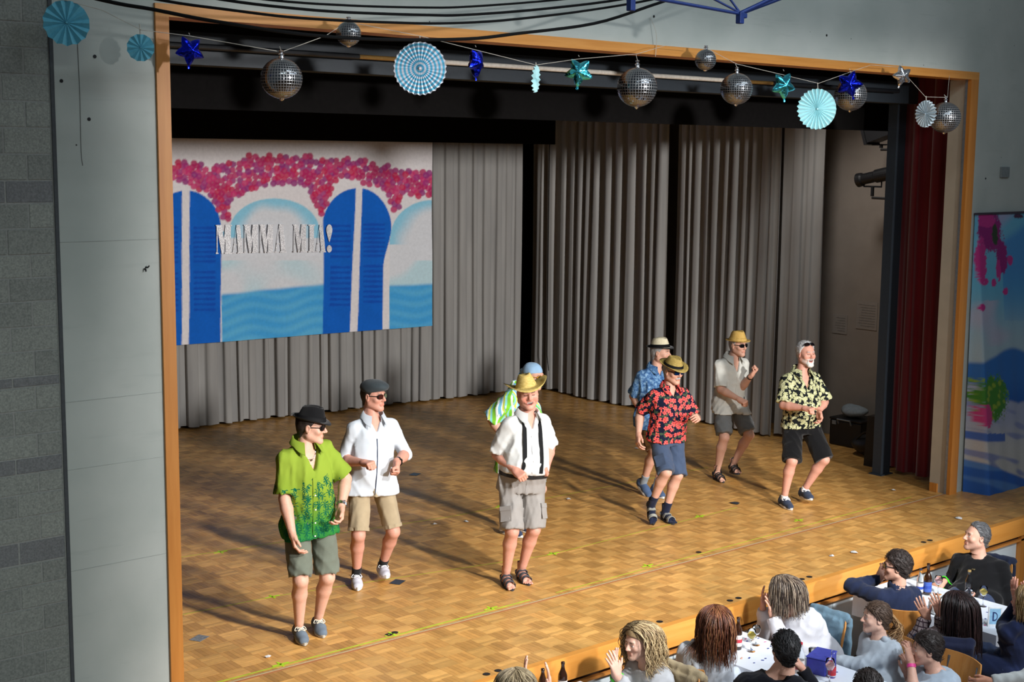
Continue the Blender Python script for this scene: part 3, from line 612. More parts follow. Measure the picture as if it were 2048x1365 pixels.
rosette((7.046,8.12,4.337),.105,16,yw(7.05,8.1)+math.radians(74),.05,M_ROSL,'pale aqua paper rosette turned edge-on',.02)
rosette((10.521,8.12,4.21),.191,26,yw(10.5,8.1)+.35,0,M_ROSL,'large pale aqua paper rosette left of a dark blue star',.05)
rosette((12.285,8.12,4.212),.139,22,yw(12.3,8.1)-.75,0,M_ROSW,'pale paper rosette beside the rightmost mirror ball',.04)
def foil(name,c,rough=.24):
    t=NT(name,rough,metal=1.0); v=t.obj(); t.bump(t.noise(v,22,2),.5,.02); return t.col(c)
M_FB=foil('dark_blue_foil',sr(28,44,214)); M_FT=foil('teal_foil',sr(90,214,236)); M_FS=foil('silver_foil',sr(220,220,224))
def star(loc,R,yaw,roll,m,label,ring):
    o=empty('star_balloon',loc,label,'star balloon','foil stars of the garland'); n=40; rings=8; V=[];F=[]
    def outline(a):
        k=(a/(2*math.pi)*5)%1; s=abs(k-.5)*2; return .58+.42*s**1.35
    for side in (1,-1):
        for j in range(rings+1):
            f=j/rings
            for i in range(n):
                a=2*math.pi*i/n; rr=outline(a); th=.46*R*math.sqrt(max(0,1-f**2.2))*(.55+.45*(1-f)+.25*(rr-.5)*f); wr=.015*R*math.sin(a*15)*f
                V.append((R*rr*f*math.sin(a),side*(th+wr*(f<1))*-1,R*rr*f*math.cos(a)))
    for s in (0,1):
        b=s*(rings+1)*n
        for j in range(rings):
            for i in range(n):
                q=(b+j*n+i,b+j*n+(i+1)%n,b+(j+1)*n+(i+1)%n,b+(j+1)*n+i); F.append(q if s==0 else q[::-1])
    M=Matrix.Rotation(yaw,4,'Z')@Matrix.Rotation(roll,4,'Y')
    obj('foil_body',xf((V,F),M),m,o,smooth=True); obj('inflation_tab',xf(bevbox((0,0,R*1.05),(.16*R,.04*R,.22*R),.004,1),M),m,o)
    obj('hanging_thread',tube([(0,0,R*1.0),(0,.01,R*1.1+ring)],.003,4),M_STR,o)
star((4.137,8.12,4.39),.10,yw(4.1,8.1)+.35,math.pi+.1,M_FB,'dark blue foil star balloon near the left frame',.0)
star((6.455,8.12,4.43),.115,yw(6.4,8.1)+1.15,math.pi,M_FB,'dark blue foil star seen side-on right of the striped rosette',.0)
star((7.495,8.12,4.41),.12,yw(7.5,8.1)-.15,math.pi+.1,M_FT,'teal foil star balloon left of the biggest mirror ball',.0)
star((10.021,8.12,4.405),.13,yw(10,8.1)+.55,math.pi-.1,M_FT,'teal foil star balloon left of the large aqua rosette',.0)
star((10.947,8.08,4.455),.13,yw(10.9,8.1)+.1,math.pi-.3,M_FB,'dark blue foil star overlapping a mirror ball',.0)
star((11.88,8.14,4.575),.11,yw(11.9,8.1)+.5,math.pi+.3,M_FS,'silver foil star hanging near the right end of the garland',.0)
def ballmat(name,n,lat):
    t=NT(name,.12,metal=1.0); v=t.obj(); X,Y,Z=t.sep(t.vm('NORMALIZE',v))
    lo_=t.math('MULTIPLY',t.math('ARCTAN2',Y,X),n/(2*math.pi)); la=t.math('MULTIPLY',t.math('ARCSINE',Z),lat/math.pi)
    def line(q): return t.step(t.math('ABSOLUTE',t.math('SUBTRACT',t.math('FRACT',t.math('ADD',q,100.0)),.5)),.36,.42)
    g=t.math('MAXIMUM',line(lo_),line(la)); c=t.mix(g,sr(120,124,130),sr(150,150,152)); t.put(t.b.inputs['Roughness'],t.math('MULTIPLY_ADD',g,.28,.10)); t.put(t.b.inputs['Metallic'],t.math('MULTIPLY_ADD',g,-.35,1.0))
    t.bump(t.math('ADD',t.math('MULTIPLY',g,.5),t.math('MULTIPLY',t.noise(v,26,2),.5)),.25,.008); return t.col(c)
M_BALL=ballmat('mirror_mosaic_foil',44,22); M_BALLS=ballmat('mirror_mosaic_foil_small',32,16)
def ball(loc,R,m,label,ring,yaw=0):
    o=empty('mirror_ball',loc,label,'disco ball','mirror balls of the garland'); n=48; rows=28; V=[];F=[]
    for j in range(rows+1):
        th=math.pi*j/rows
        for i in range(n):
            a=2*math.pi*i/n; seam=.02*math.exp(-(min(a,2*math.pi-a)/.09)**2)+.02*math.exp(-((a-math.pi)/.09)**2)+.006*math.sin(24*a)*math.exp(-((((a/(math.pi))%1)-.5)*0+min(a%math.pi,math.pi-a%math.pi))/.25)
            r=R*(1+seam*math.sin(th)); V.append((r*math.sin(th)*math.cos(a+yaw),r*math.sin(th)*math.sin(a+yaw),R*.97*math.cos(th)))
    for j in range(rows):
        for i in range(n): F.append((j*n+i,(j+1)*n+i,(j+1)*n+(i+1)%n,j*n+(i+1)%n))
    obj('mosaic_shell',(V,F),m,o,smooth=True); obj('neck_tab',lathe([(.02,R*.93),(.014,R*1.06),(.022,R*1.12),(.010,R*1.2),(.018,R*1.3),(.004,R*1.34)],10),M_FS,o)
    obj('bottom_nub',lathe([(.002,-R*1.07),(.012,-R*1.03),(.02,-R*.95)],8),M_FS,o); obj('hanging_thread',tube([(0,0,R*1.3),(0,.02,R*1.3+ring)],.003,4),M_STR,o)
ball((4.8,8.12,4.245),.139,M_BALL,'leftmost mirror ball balloon with an orange reflection at its base',.03,.9)
ball((5.366,8.17,4.575),.087,M_BALLS,'small mirror ball against the wooden top trim left of the striped rosette',.0,.3)
ball((8.146,8.12,4.316),.165,M_BALL,'largest mirror ball in the middle of the garland',.05,2.1)
ball((9.023,8.17,4.585),.092,M_BALLS,'small mirror ball against the top trim at centre right',.0,1.3)
ball((9.379,8.12,4.351),.142,M_BALL,'mirror ball just right of the small one under the trim',.03,1.1)
ball((11.079,8.16,4.359),.155,M_BALL,'mirror ball partly behind the dark blue star at right',.03,.6)
ball((12.665,8.14,4.186),.163,M_BALL,'rightmost mirror ball beside the right jamb',.02,1.8)
tag(obj('loose_string',tube(smoothpath([(8.57,8.40,4.93),(8.60,8.36,4.8),(8.62,8.37,4.7),(8.61,8.37,4.6)],5),.003,4),M_STR),'loose string end dangling above the small centre mirror ball','string')
# ================================================================ cables and truss
M_CAB=plain('black_cable',sr(10,12,14),.8,spec=.15)
CB=[([(2.6,4.70),(3.29,4.589),(3.598,4.56),(3.954,4.523),(4.569,4.484),(5.168,4.487),(5.874,4.533),(6.332,4.598),(7.064,4.716),(7.644,4.886),(7.887,4.968),(8.2,5.12)],.011,'lowest thick black cable sagging in front of the top trim'),
([(2.9,4.70),(3.639,4.617),(4.087,4.594),(4.485,4.581),(4.937,4.588),(5.266,4.601),(5.649,4.621),(6.19,4.678),(6.923,4.792),(7.642,4.93),(8.1,5.05)],.0085,'second lowest black cable strung above the garland'),
([(3.4,4.70),(4.055,4.649),(4.538,4.636),(4.938,4.641),(5.516,4.667),(5.843,4.69),(6.472,4.77),(7.233,4.891),(7.9,5.03)],.009,'third black cable from the bottom of the four'),
([(3.7,4.70),(4.363,4.673),(4.938,4.684),(5.516,4.715),(5.911,4.751),(6.693,4.856),(7.6,5.0)],.0075,'topmost of the four black cables at the picture top')]
for p,r,l in CB: tag(obj('overhead_cable',tube(smoothpath([(a,7.5,b) for a,b in p],5),r,8),M_CAB),l,'cable','cables strung across the hall')
M_TR=plain('blue_truss_paint',sr(28,56,126),.5,metal=.2)
tr=empty('lighting_truss',(7.8,7.3,4.9),'blue steel lighting truss at the top edge of the picture','truss')
def tb(name,a,b,r=.018): return obj(name,tube([(a[0]-7.8,a[1]-7.3,a[2]-4.9),(b[0]-7.8,b[1]-7.3,b[2]-4.9)],r,10),M_TR,tr)
tb('chord',(7.22,7.3,4.925),(8.445,7.3,4.872),.013); tb('chord',(8.445,7.3,4.872),(9.35,7.3,5.16),.015); tb('brace',(8.445,7.3,4.875),(9.2,7.0,5.25),.016); tb('brace',(8.445,7.3,4.88),(8.1,7.5,5.06),.009); tb('brace',(8.445,7.3,4.88),(8.3,7.45,5.15),.009); tb('chord',(7.24,7.3,4.925),(7.24,7.1,5.3),.016); tb('brace',(7.24,7.3,4.925),(7.9,7.0,5.3),.012)
for xx,zz in ((7.243,4.87),(8.447,4.86)): obj('end_foot',bevbox((xx-7.8,0,zz-4.9-.02),(.05,.05,.09),.006),M_TR,tr)
obj('corner_lug',bevbox((8.47-7.8,0,-.04),(.09,.04,.04),.008),M_TR,tr)
# ================================================================ figures: implicit volumes meshed with surface nets
A3=np.array
def nrm(v): v=np.asarray(v,float); return v/(np.linalg.norm(v)+1e-12)
class Vol:
    def __init__(s,lo,hi,h):
        s.h=h; s.lo=A3(lo,float); n=np.ceil((A3(hi)-s.lo)/h).astype(int)+1; s.n=n
        s.ax=[(s.lo[i]+h*np.arange(n[i])).astype(np.float32) for i in range(3)]; s.d=np.full(n,.5,np.float32)
    def sub(s,lo,hi):
        sl=[]
        for i in range(3):
            a=max(0,int(math.floor((lo[i]-s.lo[i])/s.h))); b=min(s.n[i],int(math.ceil((hi[i]-s.lo[i])/s.h))+1); sl.append(slice(a,max(a,b)))
        return tuple(sl)
    def pts(s,sl): return s.ax[0][sl[0]][:,None,None],s.ax[1][sl[1]][None,:,None],s.ax[2][sl[2]][None,None,:]
    def add(s,f,lo,hi,k=.015,op='add'):
        m=k+3*s.h; sl=s.sub(A3(lo)-m,A3(hi)+m); D=s.d[sl]
        if D.size==0: return
        v=f(*s.pts(sl))
        if op=='sub':
            v=-v; a=np.clip(.5-.5*(D-v)/max(k,1e-6),0,1); s.d[sl]=D*(1-a)+v*a+k*a*(1-a)
        elif k<=0: s.d[sl]=np.minimum(D,v)
        else:
            a=np.clip(.5+.5*(D-v)/k,0,1); s.d[sl]=D*(1-a)+v*a-k*a*(1-a)
    def cap(s,a,b,ra,rb,k=.02,op='add',cutb=None,flat=None):
        a=A3(a,float); b=A3(b,float); ab=b-a; L2=float(ab@ab)+1e-12; r=max(ra,rb)
        def f(X,Y,Z):
            x,y,z=X-a[0],Y-a[1],Z-a[2]; t=np.clip((x*ab[0]+y*ab[1]+z*ab[2])/L2,0,1)
            dx,dy,dz=x-t*ab[0],y-t*ab[1],z-t*ab[2]
            d=np.sqrt(dx*dx+dy*dy+dz*dz)-(ra+(rb-ra)*t)
            if cutb is not None:
                u=ab/math.sqrt(L2); e=(X-b[0])*u[0]+(Y-b[1])*u[1]+(Z-b[2])*u[2]-cutb; d=np.maximum(d,e)
            return d
        s.add(f,np.minimum(a,b)-r,np.maximum(a,b)+r,k,op)
    def ell(s,c,r,R=None,k=.02,op='add'):
        c=A3(c,float); r=A3(r,float); mr=r.max(); R=np.eye(3) if R is None else A3(R)   # rows: local axes
        def f(X,Y,Z):
            x,y,z=X-c[0],Y-c[1],Z-c[2]
            u=[(R[i][0]*x+R[i][1]*y+R[i][2]*z) for i in range(3)]
            q=np.sqrt((u[0]/r[0])**2+(u[1]/r[1])**2+(u[2]/r[2])**2); g=np.sqrt((u[0]/r[0]**2)**2+(u[1]/r[1]**2)**2+(u[2]/r[2]**2)**2)
            return q*(q-1)/(g+1e-6)
        s.add(f,c-mr,c+mr,k,op)
    def tubeE(s,P,N,rt0,rt1,T,k=.02,t0=0.,t1=1.,p=2.3):
        """elliptic body tube P->N; rt*: right vectors at ends; T: rows (t,w,d,off) half-width, half-depth, forward offset"""
        P=A3(P,float); N=A3(N,float); ax=N-P; L=np.linalg.norm(ax); ax=ax/L; T=A3(T,float); mr=T[:,1:3].max()+abs(T[:,3]).max()
        rt0=A3(rt0,float); rt1=A3(rt1,float)
        def f(X,Y,Z):
            x,y,z=X-P[0],Y-P[1],Z-P[2]; t=(x*ax[0]+y*ax[1]+z*ax[2])/L; tc=np.clip(t,t0,t1)
            w=np.interp(tc,T[:,0],T[:,1]); d=np.interp(tc,T[:,0],T[:,2]); of=np.interp(tc,T[:,0],T[:,3]); m=np.clip(tc,0,1)
            rx=rt0[0]+(rt1[0]-rt0[0])*m; ry=rt0[1]+(rt1[1]-rt0[1])*m; n=np.sqrt(rx*rx+ry*ry)+1e-9; rx/=n; ry/=n
            fx,fy=-ry,rx      # forward = right rotated +90deg
            qx,qy,qz=x-ax[0]*t*L,y-ax[1]*t*L,z-ax[2]*t*L
            u=qx*rx+qy*ry; v=qx*fx+qy*fy-of
            q=(np.abs(u/w)**p+np.abs(v/d)**p)**(1/p); dd=(q-1)*np.minimum(w,d)
            e=np.maximum(t0-t,t-t1)*L
            return np.where(e>0,np.sqrt(np.maximum(dd,0)**2+e*e)+np.minimum(dd,0)*0+np.where(dd<0,0,0),np.maximum(dd,e))
        a=P+ax*L*t0; b=P+ax*L*t1; s.add(f,np.minimum(a,b)-mr,np.maximum(a,b)+mr,k)
    def cut(s,p,n):
        X,Y,Z=s.pts((slice(None),)*3); s.d=np.maximum(s.d,((X-p[0])*n[0]+(Y-p[1])*n[1]+(Z-p[2])*n[2]).astype(np.float32))
    def wave(s,amp,freq,seed,n=7,zs=1.0):
        r=np.random.default_rng(seed); X,Y,Z=s.pts((slice(None),)*3); o=0
        for _ in range(n):
            a=nrm(r.normal(size=3))*freq*r.uniform(.5,1.6); o=o+np.sin(X*a[0]+Y*a[1]+Z*a[2]*zs+r.uniform(0,6.28))
        s.d=(s.d+amp*o/n*1.6).astype(np.float32)
    def fold(s,amp,freq,seed,n=6,zs=.45):
        r=np.random.default_rng(seed); X,Y,Z=s.pts((slice(None),)*3); w=.04*np.sin(X*9+Z*7+seed)+.04*np.sin(Y*8-Z*11+seed*2.)
        for _ in range(n):
            a=nrm(r.normal(size=3)*A3([1,1,zs]))*freq*r.uniform(.6,1.5); g=.5+.5*np.sin(X*r.uniform(-9,9)+Y*r.uniform(-9,9)+Z*r.uniform(-9,9)+r.uniform(0,6.28))
            q=1-np.abs(np.sin(X*a[0]+Y*a[1]+Z*a[2]+w*freq*.35+r.uniform(0,6.28))); s.d=s.d-(amp*g*(q**2-.25)).astype(np.float32)
    def at(s,p):
        q=np.clip((A3(p)-s.lo)/s.h,0,s.n-1.001); i=q.astype(int); f=q-i; o=0
        for a in (0,1):
            for b in (0,1):
                for c in (0,1): o+=s.d[i[0]+a,i[1]+b,i[2]+c]*(f[0] if a else 1-f[0])*(f[1] if b else 1-f[1])*(f[2] if c else 1-f[2])
        return float(o)
    def hit(s,p,d,far=.4):          # walk from outside p along d to the surface
        p=A3(p,float); d=nrm(d); t=0
        while t<far:
            if s.at(p+d*t)<0: return p+d*(t-.004)
            t+=.006
        return None
    def mesh(s,smooth=1):
        d=s.d; n=s.n; ins=d<0
        c=[ins[i:n[0]-1+i,j:n[1]-1+j,k:n[2]-1+k] for i in (0,1) for j in (0,1) for k in (0,1)]
        cnt=sum(x.astype(np.int8) for x in c); act=(cnt>0)&(cnt<8); I=np.argwhere(act)
        if len(I)==0: return np.zeros((0,3)),np.zeros((0,4),int)
        vid=np.full(act.shape,-1,np.int32); vid[act]=np.arange(len(I))
        g=np.stack([d[I[:,0]+a,I[:,1]+b,I[:,2]+e] for a in (0,1) for b in (0,1) for e in (0,1)],1)
        cor=A3([(a,b,e) for a in (0,1) for b in (0,1) for e in (0,1)],float); acc=np.zeros((len(I),3)); num=np.zeros(len(I))
        for p in range(8):
            for q in range(p+1,8):
                if abs(cor[p]-cor[q]).sum()!=1: continue
                m=(g[:,p]<0)!=(g[:,q]<0); t=np.where(m,g[:,p]/np.where(m,g[:,p]-g[:,q],1),0)[:,None]
                acc+=np.where(m[:,None],cor[p]+(cor[q]-cor[p])*t,0); num+=m
        V=s.lo+(I+acc/num[:,None])*s.h; F=[]
        for ax in range(3):
            a=[slice(0,n[k]-1) for k in range(3)]; b=list(a); b[ax]=slice(1,n[ax])
            e0=ins[tuple(slice(0,n[k]-(1 if k==ax else 0)) for k in range(3))]; sh=[0,0,0]; sh[ax]=1
            e1=ins[tuple(slice(sh[k],n[k]) for k in range(3))]; ch=np.argwhere(e0!=e1); u,w=[k for k in range(3) if k!=ax]
            ch=ch[(ch[:,u]>0)&(ch[:,w]>0)&(ch[:,u]<n[u]-1)&(ch[:,w]<n[w]-1)]
            if not len(ch): continue
            def ix(du,dw):
                q=ch.copy(); q[:,u]-=du; q[:,w]-=dw; return vid[q[:,0],q[:,1],q[:,2]]
            Q=np.stack([ix(1,1),ix(0,1),ix(0,0),ix(1,0)],1); fl=e0[ch[:,0],ch[:,1],ch[:,2]]
            if ax==1: fl=~fl
            Q[~fl]=Q[~fl][:,::-1]; F.append(Q)
        F=np.concatenate(F); F=F[(F>=0).all(1)]
        for _ in range(smooth):
            S=np.zeros_like(V); C_=np.zeros(len(V))
            for k in range(4):
                a=F[:,k]; b=F[:,(k+1)%4]; np.add.at(S,a,V[b]); np.add.at(C_,a,1)
            V=.5*V+.5*S/np.maximum(C_,1)[:,None]
        return V,F
def pat_of(V,F,fw,rt,off=0):
    """print coordinates per corner: front/back or side projection in the wearer's own frame"""
    a=V[F[:,0]];n=np.cross(V[F[:,1]]-a,V[F[:,2]]-a); n/=np.linalg.norm(n,axis=1)[:,None]+1e-9
    nf=n@fw; nr=n@rt; C_=V[F]; u=C_@rt; v=C_@fw; z=C_[:,:,2]
    side=(np.abs(nr)>np.abs(nf)*1.15)[:,None]; U=np.where(side,v+.37+np.sign(nr)[:,None]*1.3,u+np.where(nf<0,3.1,0)[:,None])
    return np.stack([U,z,np.zeros_like(z)+off],-1).reshape(-1,3)
def frame(yaw,pitch=0,roll=0):
    """columns right,forward,up of a head/foot frame; yaw = compass angle of forward in degrees"""
    a=math.radians(yaw); f=A3([math.cos(a),math.sin(a),0]); r=A3([math.sin(a),-math.cos(a),0]); u=A3([0,0,1.])
    p=math.radians(pitch); f,u=f*math.cos(p)+u*math.sin(p),u*math.cos(p)-f*math.sin(p)
    q=math.radians(roll); r,u=r*math.cos(q)+u*math.sin(q),u*math.cos(q)-r*math.sin(q)
    return np.stack([r,f,u],1)
def ik(a,b,l1,l2,pole):
    a=A3(a,float); b=A3(b,float); d=b-a; L=np.linalg.norm(d); 
    if L>(l1+l2)*.999: b=a+d/L*(l1+l2)*.999; d=b-a; L=np.linalg.norm(d)
    u=d/L; x=(l1*l1-l2*l2+L*L)/(2*L); h=math.sqrt(max(l1*l1-x*x,0)); q=A3(pole,float)-a; q=q-u*(q@u); q=nrm(q) if np.linalg.norm(q)>1e-6 else nrm(np.cross(u,[0,0,1]))
    return a+u*x+q*h,b
# ---------------------------------------------------------------- heads
def head_mesh(o):
    h=o.get('hres',.0046); v=Vol((-.10,-.125,-.155),(.10,.140,.15),h); w=o.get('jaw',1.0)
    v.ell((0,-.014,.032),(.078,.097,.086)); v.ell((0,.030,-.022),(.067*w,.064,.086),k=.03)
    for s in (-1,1):
        v.cap((s*.050*w,.0,-.062),(s*.015,.066,-.103),.028,.022,.028); v.ell((s*.043*w,.062,-.028),(.024,.022,.02),k=.02)
        v.ell((s*.079,-.008,-.008),(.009,.021,.033),R=frame(90+s*14),k=.006); v.ell((s*.087,-.002,-.004),(.006,.011,.018),k=.004,op='sub')
    v.cap((-.034,.080,.020),(.034,.080,.020),.013,.013,.014); v.ell((0,.074,-.107),(.019,.018,.016),k=.02)
    for s in (-1,1): v.ell((s*.031,.103,-.002),(.019,.016,.0105),k=.012,op='sub')
    for s in (-1,1): v.ell((s*.031,.0775,-.003),(.0125,.0125,.0115),k=.003)
    v.cap((0,.088,.010),(0,.112,-.030),.0085,.0125,.010)
    for s in (-1,1): v.ell((s*.0125,.099,-.035),(.0085,.011,.0075),k=.006)
    sm_=o.get('smile',0)
    if sm_>0:
        a=.0065+.0105*sm_
        for s in (-1,1): v.ell((s*.043,.064,-.046),(.017,.018,.015),k=.014); v.ell((s*.033,.080,-.062),(.007,.008,.009),k=.006)
        for q in range(12):
            t0,t1=2*math.pi*q/12,2*math.pi*(q+1)/12; P0,P1=[(.027*math.cos(t),.0895-.30*abs(.027*math.cos(t))**1.5*4,-.068+a*math.sin(t)+.004*abs(math.cos(t))) for t in (t0,t1)]; v.cap(P0,P1,.0048,.0048,.003)
        v.ell((0,.098,-.068),(.025,.020,a*.85),k=.002,op='sub'); v.ell((0,.074,-.0615-.0*a),(.023,.0125,.0075),k=.001)
    else:
        v.cap((-.021,.086,-.064),(.021,.086,-.064),.0065,.0065,.006); v.cap((-.017,.087,-.074),(.017,.087,-.074),.0075,.0075,.006); v.cap((-.022,.096,-.0695),(.022,.096,-.0695),.003,.003,.003,op='sub')
    v.cap((0,-.028,-.04),(0,-.040,-.19),.054*o.get('neckw',1),.056*o.get('neckw',1),.03)
    V,F=v.mesh(1); x,y,z=V.T; sk=A3(o['skin']); K=np.tile(sk,(len(V),1)); 
    def pnt(m,c,a): K[m]=K[m]*(1-a)+A3(c)*a
    fr=y>.05
    pnt(fr&(np.abs(x)>.026)&(np.abs(x)<.058)&(z<-.02)&(z>-.06),sk*A3([1.0,.72,.68]),.55*o.get('rosy',.5))
    pnt(fr&(np.abs(x)<.016)&(z<-.018)&(z>-.045),sk*A3([1.0,.75,.7]),.35)
    if 'stubble' in o: pnt((y>.022)&(z<-.050+.0*x)&(z>-.13)&(np.abs(x)<.07),o['stubble'][:3],o['stubble'][3]*.75)
    if sm_>0:
        a=.0065+.0105*sm_; zc=z+.068-.004*np.abs(x)/.027; e2=(x/.0325)**2+(zc/(a+.0065))**2; e1=(x/.0255)**2+(zc/(a*.95))**2
        pnt(fr&(e2<1)&(y>.07),sk*A3([.86,.50,.48]),.65); inm=(e1<1)&(y<.0905)&(y>.05); pnt(inm,(.12,.025,.025),.95); pnt(inm&(z>-.0685)&(np.abs(x)<.02),(.58,.55,.50),.9)
    else: pnt(fr&(np.abs(x)<.023)&(z<-.058)&(z>-.081)&(y>.082),sk*A3([.9,.52,.5]),.55)
    br=A3(o.get('brow',(.10,.07,.05))); pnt(fr&(np.abs(x)>.013)&(np.abs(x)<.047)&(np.abs(z-.0215+.12*(np.abs(x)-.03)**2*8)<.0055),br,.75)
    if not o.get('squint'):
        for s in (-1,1):
            e=(np.abs(x-s*.031)<.0115)&(np.abs(z+.003)<.0058)&(y>.078); pnt(e,(.75,.72,.68),.9); pnt(e&(np.abs(x-s*.031)<.0055),(.06,.05,.05),.95)
    else:
        for s in (-1,1): pnt(fr&(np.abs(x-s*.031)<.014)&(np.abs(z+.003)<.003)&(y>.07),(.10,.05,.04),.8)
    return V,F,K
def hair_line(o,y): 
    k=o.get('hairline','short')
    if k=='short': return np.interp(y,[-.2,-.09,-.055,-.02,.0,.03,.065,.095],[-.10,-.10,-.088,-.05,-.022,.030,.058,.074])
    if k=='receding': return np.interp(y,[-.2,-.09,-.055,-.02,.0,.02,.05,.095],[-.095,-.095,-.085,-.045,-.018,.035,.085,.105])
    return np.interp(y,[-.2,-.09,-.055,-.02,.0,.03,.065,.095],[-.10,-.10,-.09,-.06,-.03,.025,.058,.072])
def hair_cap(o,thick=.010,h=.0055,rough=.003,seed=1,top=0):
    v=Vol((-.12,-.15,-.13),(.12,.12,.16),h); v.ell((0,-.014,.032),(.077+thick,.097+thick,.086+thick+top))
    if o.get('hairline')=='long' or o.get('nape',1): v.cap((0,-.045,-.02),(0,-.05,-.07),.06+thick*.5,.05,.03)
    if rough: v.wave(rough,95,seed,9)
    X,Y,Z=v.pts((slice(None),)*3); v.d=np.maximum(v.d,(hair_line(o,Y)-Z).astype(np.float32))
    in_=Vol((-.12,-.15,-.13),(.12,.12,.16),h); in_.ell((0,-.014,.032),(.074,.094,.083)); v.d=np.maximum(v.d,-in_.d-.004)
    return v.mesh(1)
# ---------------------------------------------------------------- hands: right hand, wrist at origin, fingers along +y, palm facing -z, thumb at -x
HPOSE={'fist':dict(c=(78,95,60),sp=.5,thumb=((-.030,.045,-.012),(-.022,.066,-.034),(.004,.070,-.046))),
'relax':dict(c=(28,38,24),sp=.8,thumb=((-.034,.040,-.012),(-.046,.066,-.022),(-.046,.092,-.030))),
'flat':dict(c=(6,8,6),sp=1.3,thumb=((-.036,.038,-.008),(-.058,.062,-.014),(-.070,.086,-.016))),
'point':dict(c=(78,95,60),sp=.6,idx=(4,6,4),thumb=((-.030,.045,-.014),(-.024,.066,-.034),(.000,.072,-.044))),
'thumbup':dict(c=(80,95,60),sp=.5,thumb=((-.038,.040,-.006),(-.066,.048,-.010),(-.090,.046,-.012)))}
def hand_mesh(pose,h=.0036,scale=1.0):
    p=HPOSE[pose]; v=Vol((-.11,-.06,-.10),(.07,.22,.05),h)
    v.cap((0,-.018,0),(0,.012,0),.0275,.026,.012)
    for k,x in enumerate((-.028,-.010,.009,.027)): v.cap((x*.65,.006,0),(x,.088-.003*abs(k-1),.002),.0155,.0125,.014)
    v.ell((-.024,.035,-.014),(.017,.03,.013),k=.012); v.ell((.022,.035,-.012),(.015,.03,.011),k=.012)
    Ls=[(.042,.026,.021),(.046,.030,.022),(.043,.028,.022),(.033,.021,.019)]
    for k,x in enumerate((-.029,-.010,.009,.027)):
        c=p.get('idx',p['c']) if k==0 else p['c']; q=A3([x,.088-.003*abs(k-1),.002]); ang=0; sx=math.radians((k-1.5)*4.5*p['sp'])
        r=[.0098,.009,.0082,.0072] if k<3 else [.0086,.0078,.0072,.0064]
        for j in range(3):
            ang+=math.radians(c[j]); d=A3([math.sin(sx)*math.cos(ang),math.cos(ang)*math.cos(sx),-math.sin(ang)]); e=q+d*Ls[k][j]; v.cap(q,e,r[j],r[j+1],.003); q=e
    t=[A3((-.018,.014,-.006))]+[A3(x) for x in p['thumb']]; r=[.0155,.0125,.0105,.0085]
    for j in range(3): v.cap(t[j],t[j+1],r[j],r[j+1],.006)
    V,F=v.mesh(1); return V*scale,F
HCACHE={}
def hand(pose,left,wr,fore,palm,scale=1.0):
    """fore: direction of the fingers, palm: direction the palm faces"""
    if pose not in HCACHE: HCACHE[pose]=hand_mesh(pose)
    V,F=HCACHE[pose]; V=V*scale; y=nrm(fore); z=-nrm(A3(palm)-y*(A3(palm)@y)); x=np.cross(y,z)
    V=V.copy()
    if left: V[:,0]*=-1; F=F[:,::-1]
    return A3(wr)+V@np.stack([x,y,z]),F
# ---------------------------------------------------------------- feet and shoes: ankle at (0,0,.085), forward +y, ground z=0
def foot_mesh(h=.005):
    v=Vol((-.07,-.10,-.012),(.07,.24,.16),h)
    v.ell((0,-.035,.035),(.032,.036,.036)); v.cap((0,-.02,.05),(0,.10,.030),.036,.032,.03); v.cap((-.02,.10,.022),(-.022,.150,.020),.022,.018,.02); v.cap((.018,.095,.020),(.026,.135,.018),.020,.015,.02); v.cap((0,0,.06),(0,-.005,.15),.035,.037,.03)
    for x,y0,L,r in ((-.027,.145,.045,.0125),(-.008,.150,.036,.009),(.008,.147,.032,.0085),(.022,.140,.028,.008),(.034,.130,.024,.0075)): v.cap((x,y0,.015),(x*1.08,y0+L,.011),r,r*.9,.004)
    v.cut((0,0,.003),(0,0,-1)); return v.mesh(1)
def shoe_vol(kind,h=.0055):
    v=Vol((-.075,-.12,-.005),(.075,.23,.17),h)
    v.ell((0,-.045,.045),(.036,.042,.045)); v.cap((0,-.04,.045),(0,.08,.045),.041,.040,.03); v.cap((-.004,.08,.036),(-.006,.155,.026),.041,.034,.03); v.ell((.012,.12,.025),(.036,.05,.024),k=.03); v.cap((0,.02,.07),(0,.10,.055),.026,.022,.02)
    if kind in('sneaker','canvas'): v.cap((0,-.03,.06),(0,-.02,.098),.040,.040,.02)
    else: v.cap((0,-.03,.05),(0,-.02,.075),.040,.040,.02)
    top={'sneaker':.105,'canvas':.098,'boat':.082}.get(kind,.09)
    v.ell((0,-.012,top+.03),(.034,.048,.040),k=.008,op='sub'); v.cut((0,0,.010),(0,0,-1)); return v
def sole_poly(g=0,toe=.195):
    P=[]
    for a in range(0,360,15):
        r=math.radians(a); y=.045+(.135+g)*math.sin(r)+(.017 if math.sin(r)>0 else 0); wid=np.interp(y,[-.10,-.05,.02,.10,.16,.21],[.030,.036,.036,.046,.040,.022])+g; P.append((wid*math.cos(r)**1 if abs(math.cos(r))>.2 else wid*math.cos(r)*1.3,y))
    return P
M_SKIN=colattr('skin',.52,.35,noise=.05,scale=90,bump=.08,sss=.12)
def fabric(name,c,var=.08,rough=.9,bs=500,scale=14): 
    if name in MATS: return MATS[name]
    t=NT(name,rough,spec=.15,sheen=.15); v=t.obj(); n=t.noise(v,scale,3); a=tuple(x*(1-var) for x in c); b=tuple(min(1,x*(1+var)) for x in c)
    t.bump(t.math('ADD',t.noise(v,bs,1),t.math('MULTIPLY',t.noise(v,28,3),1.2)),.22,.004); MATS[name]=t.col(t.mix(t.step(n,.3,.7),a,b)); return MATS[name]
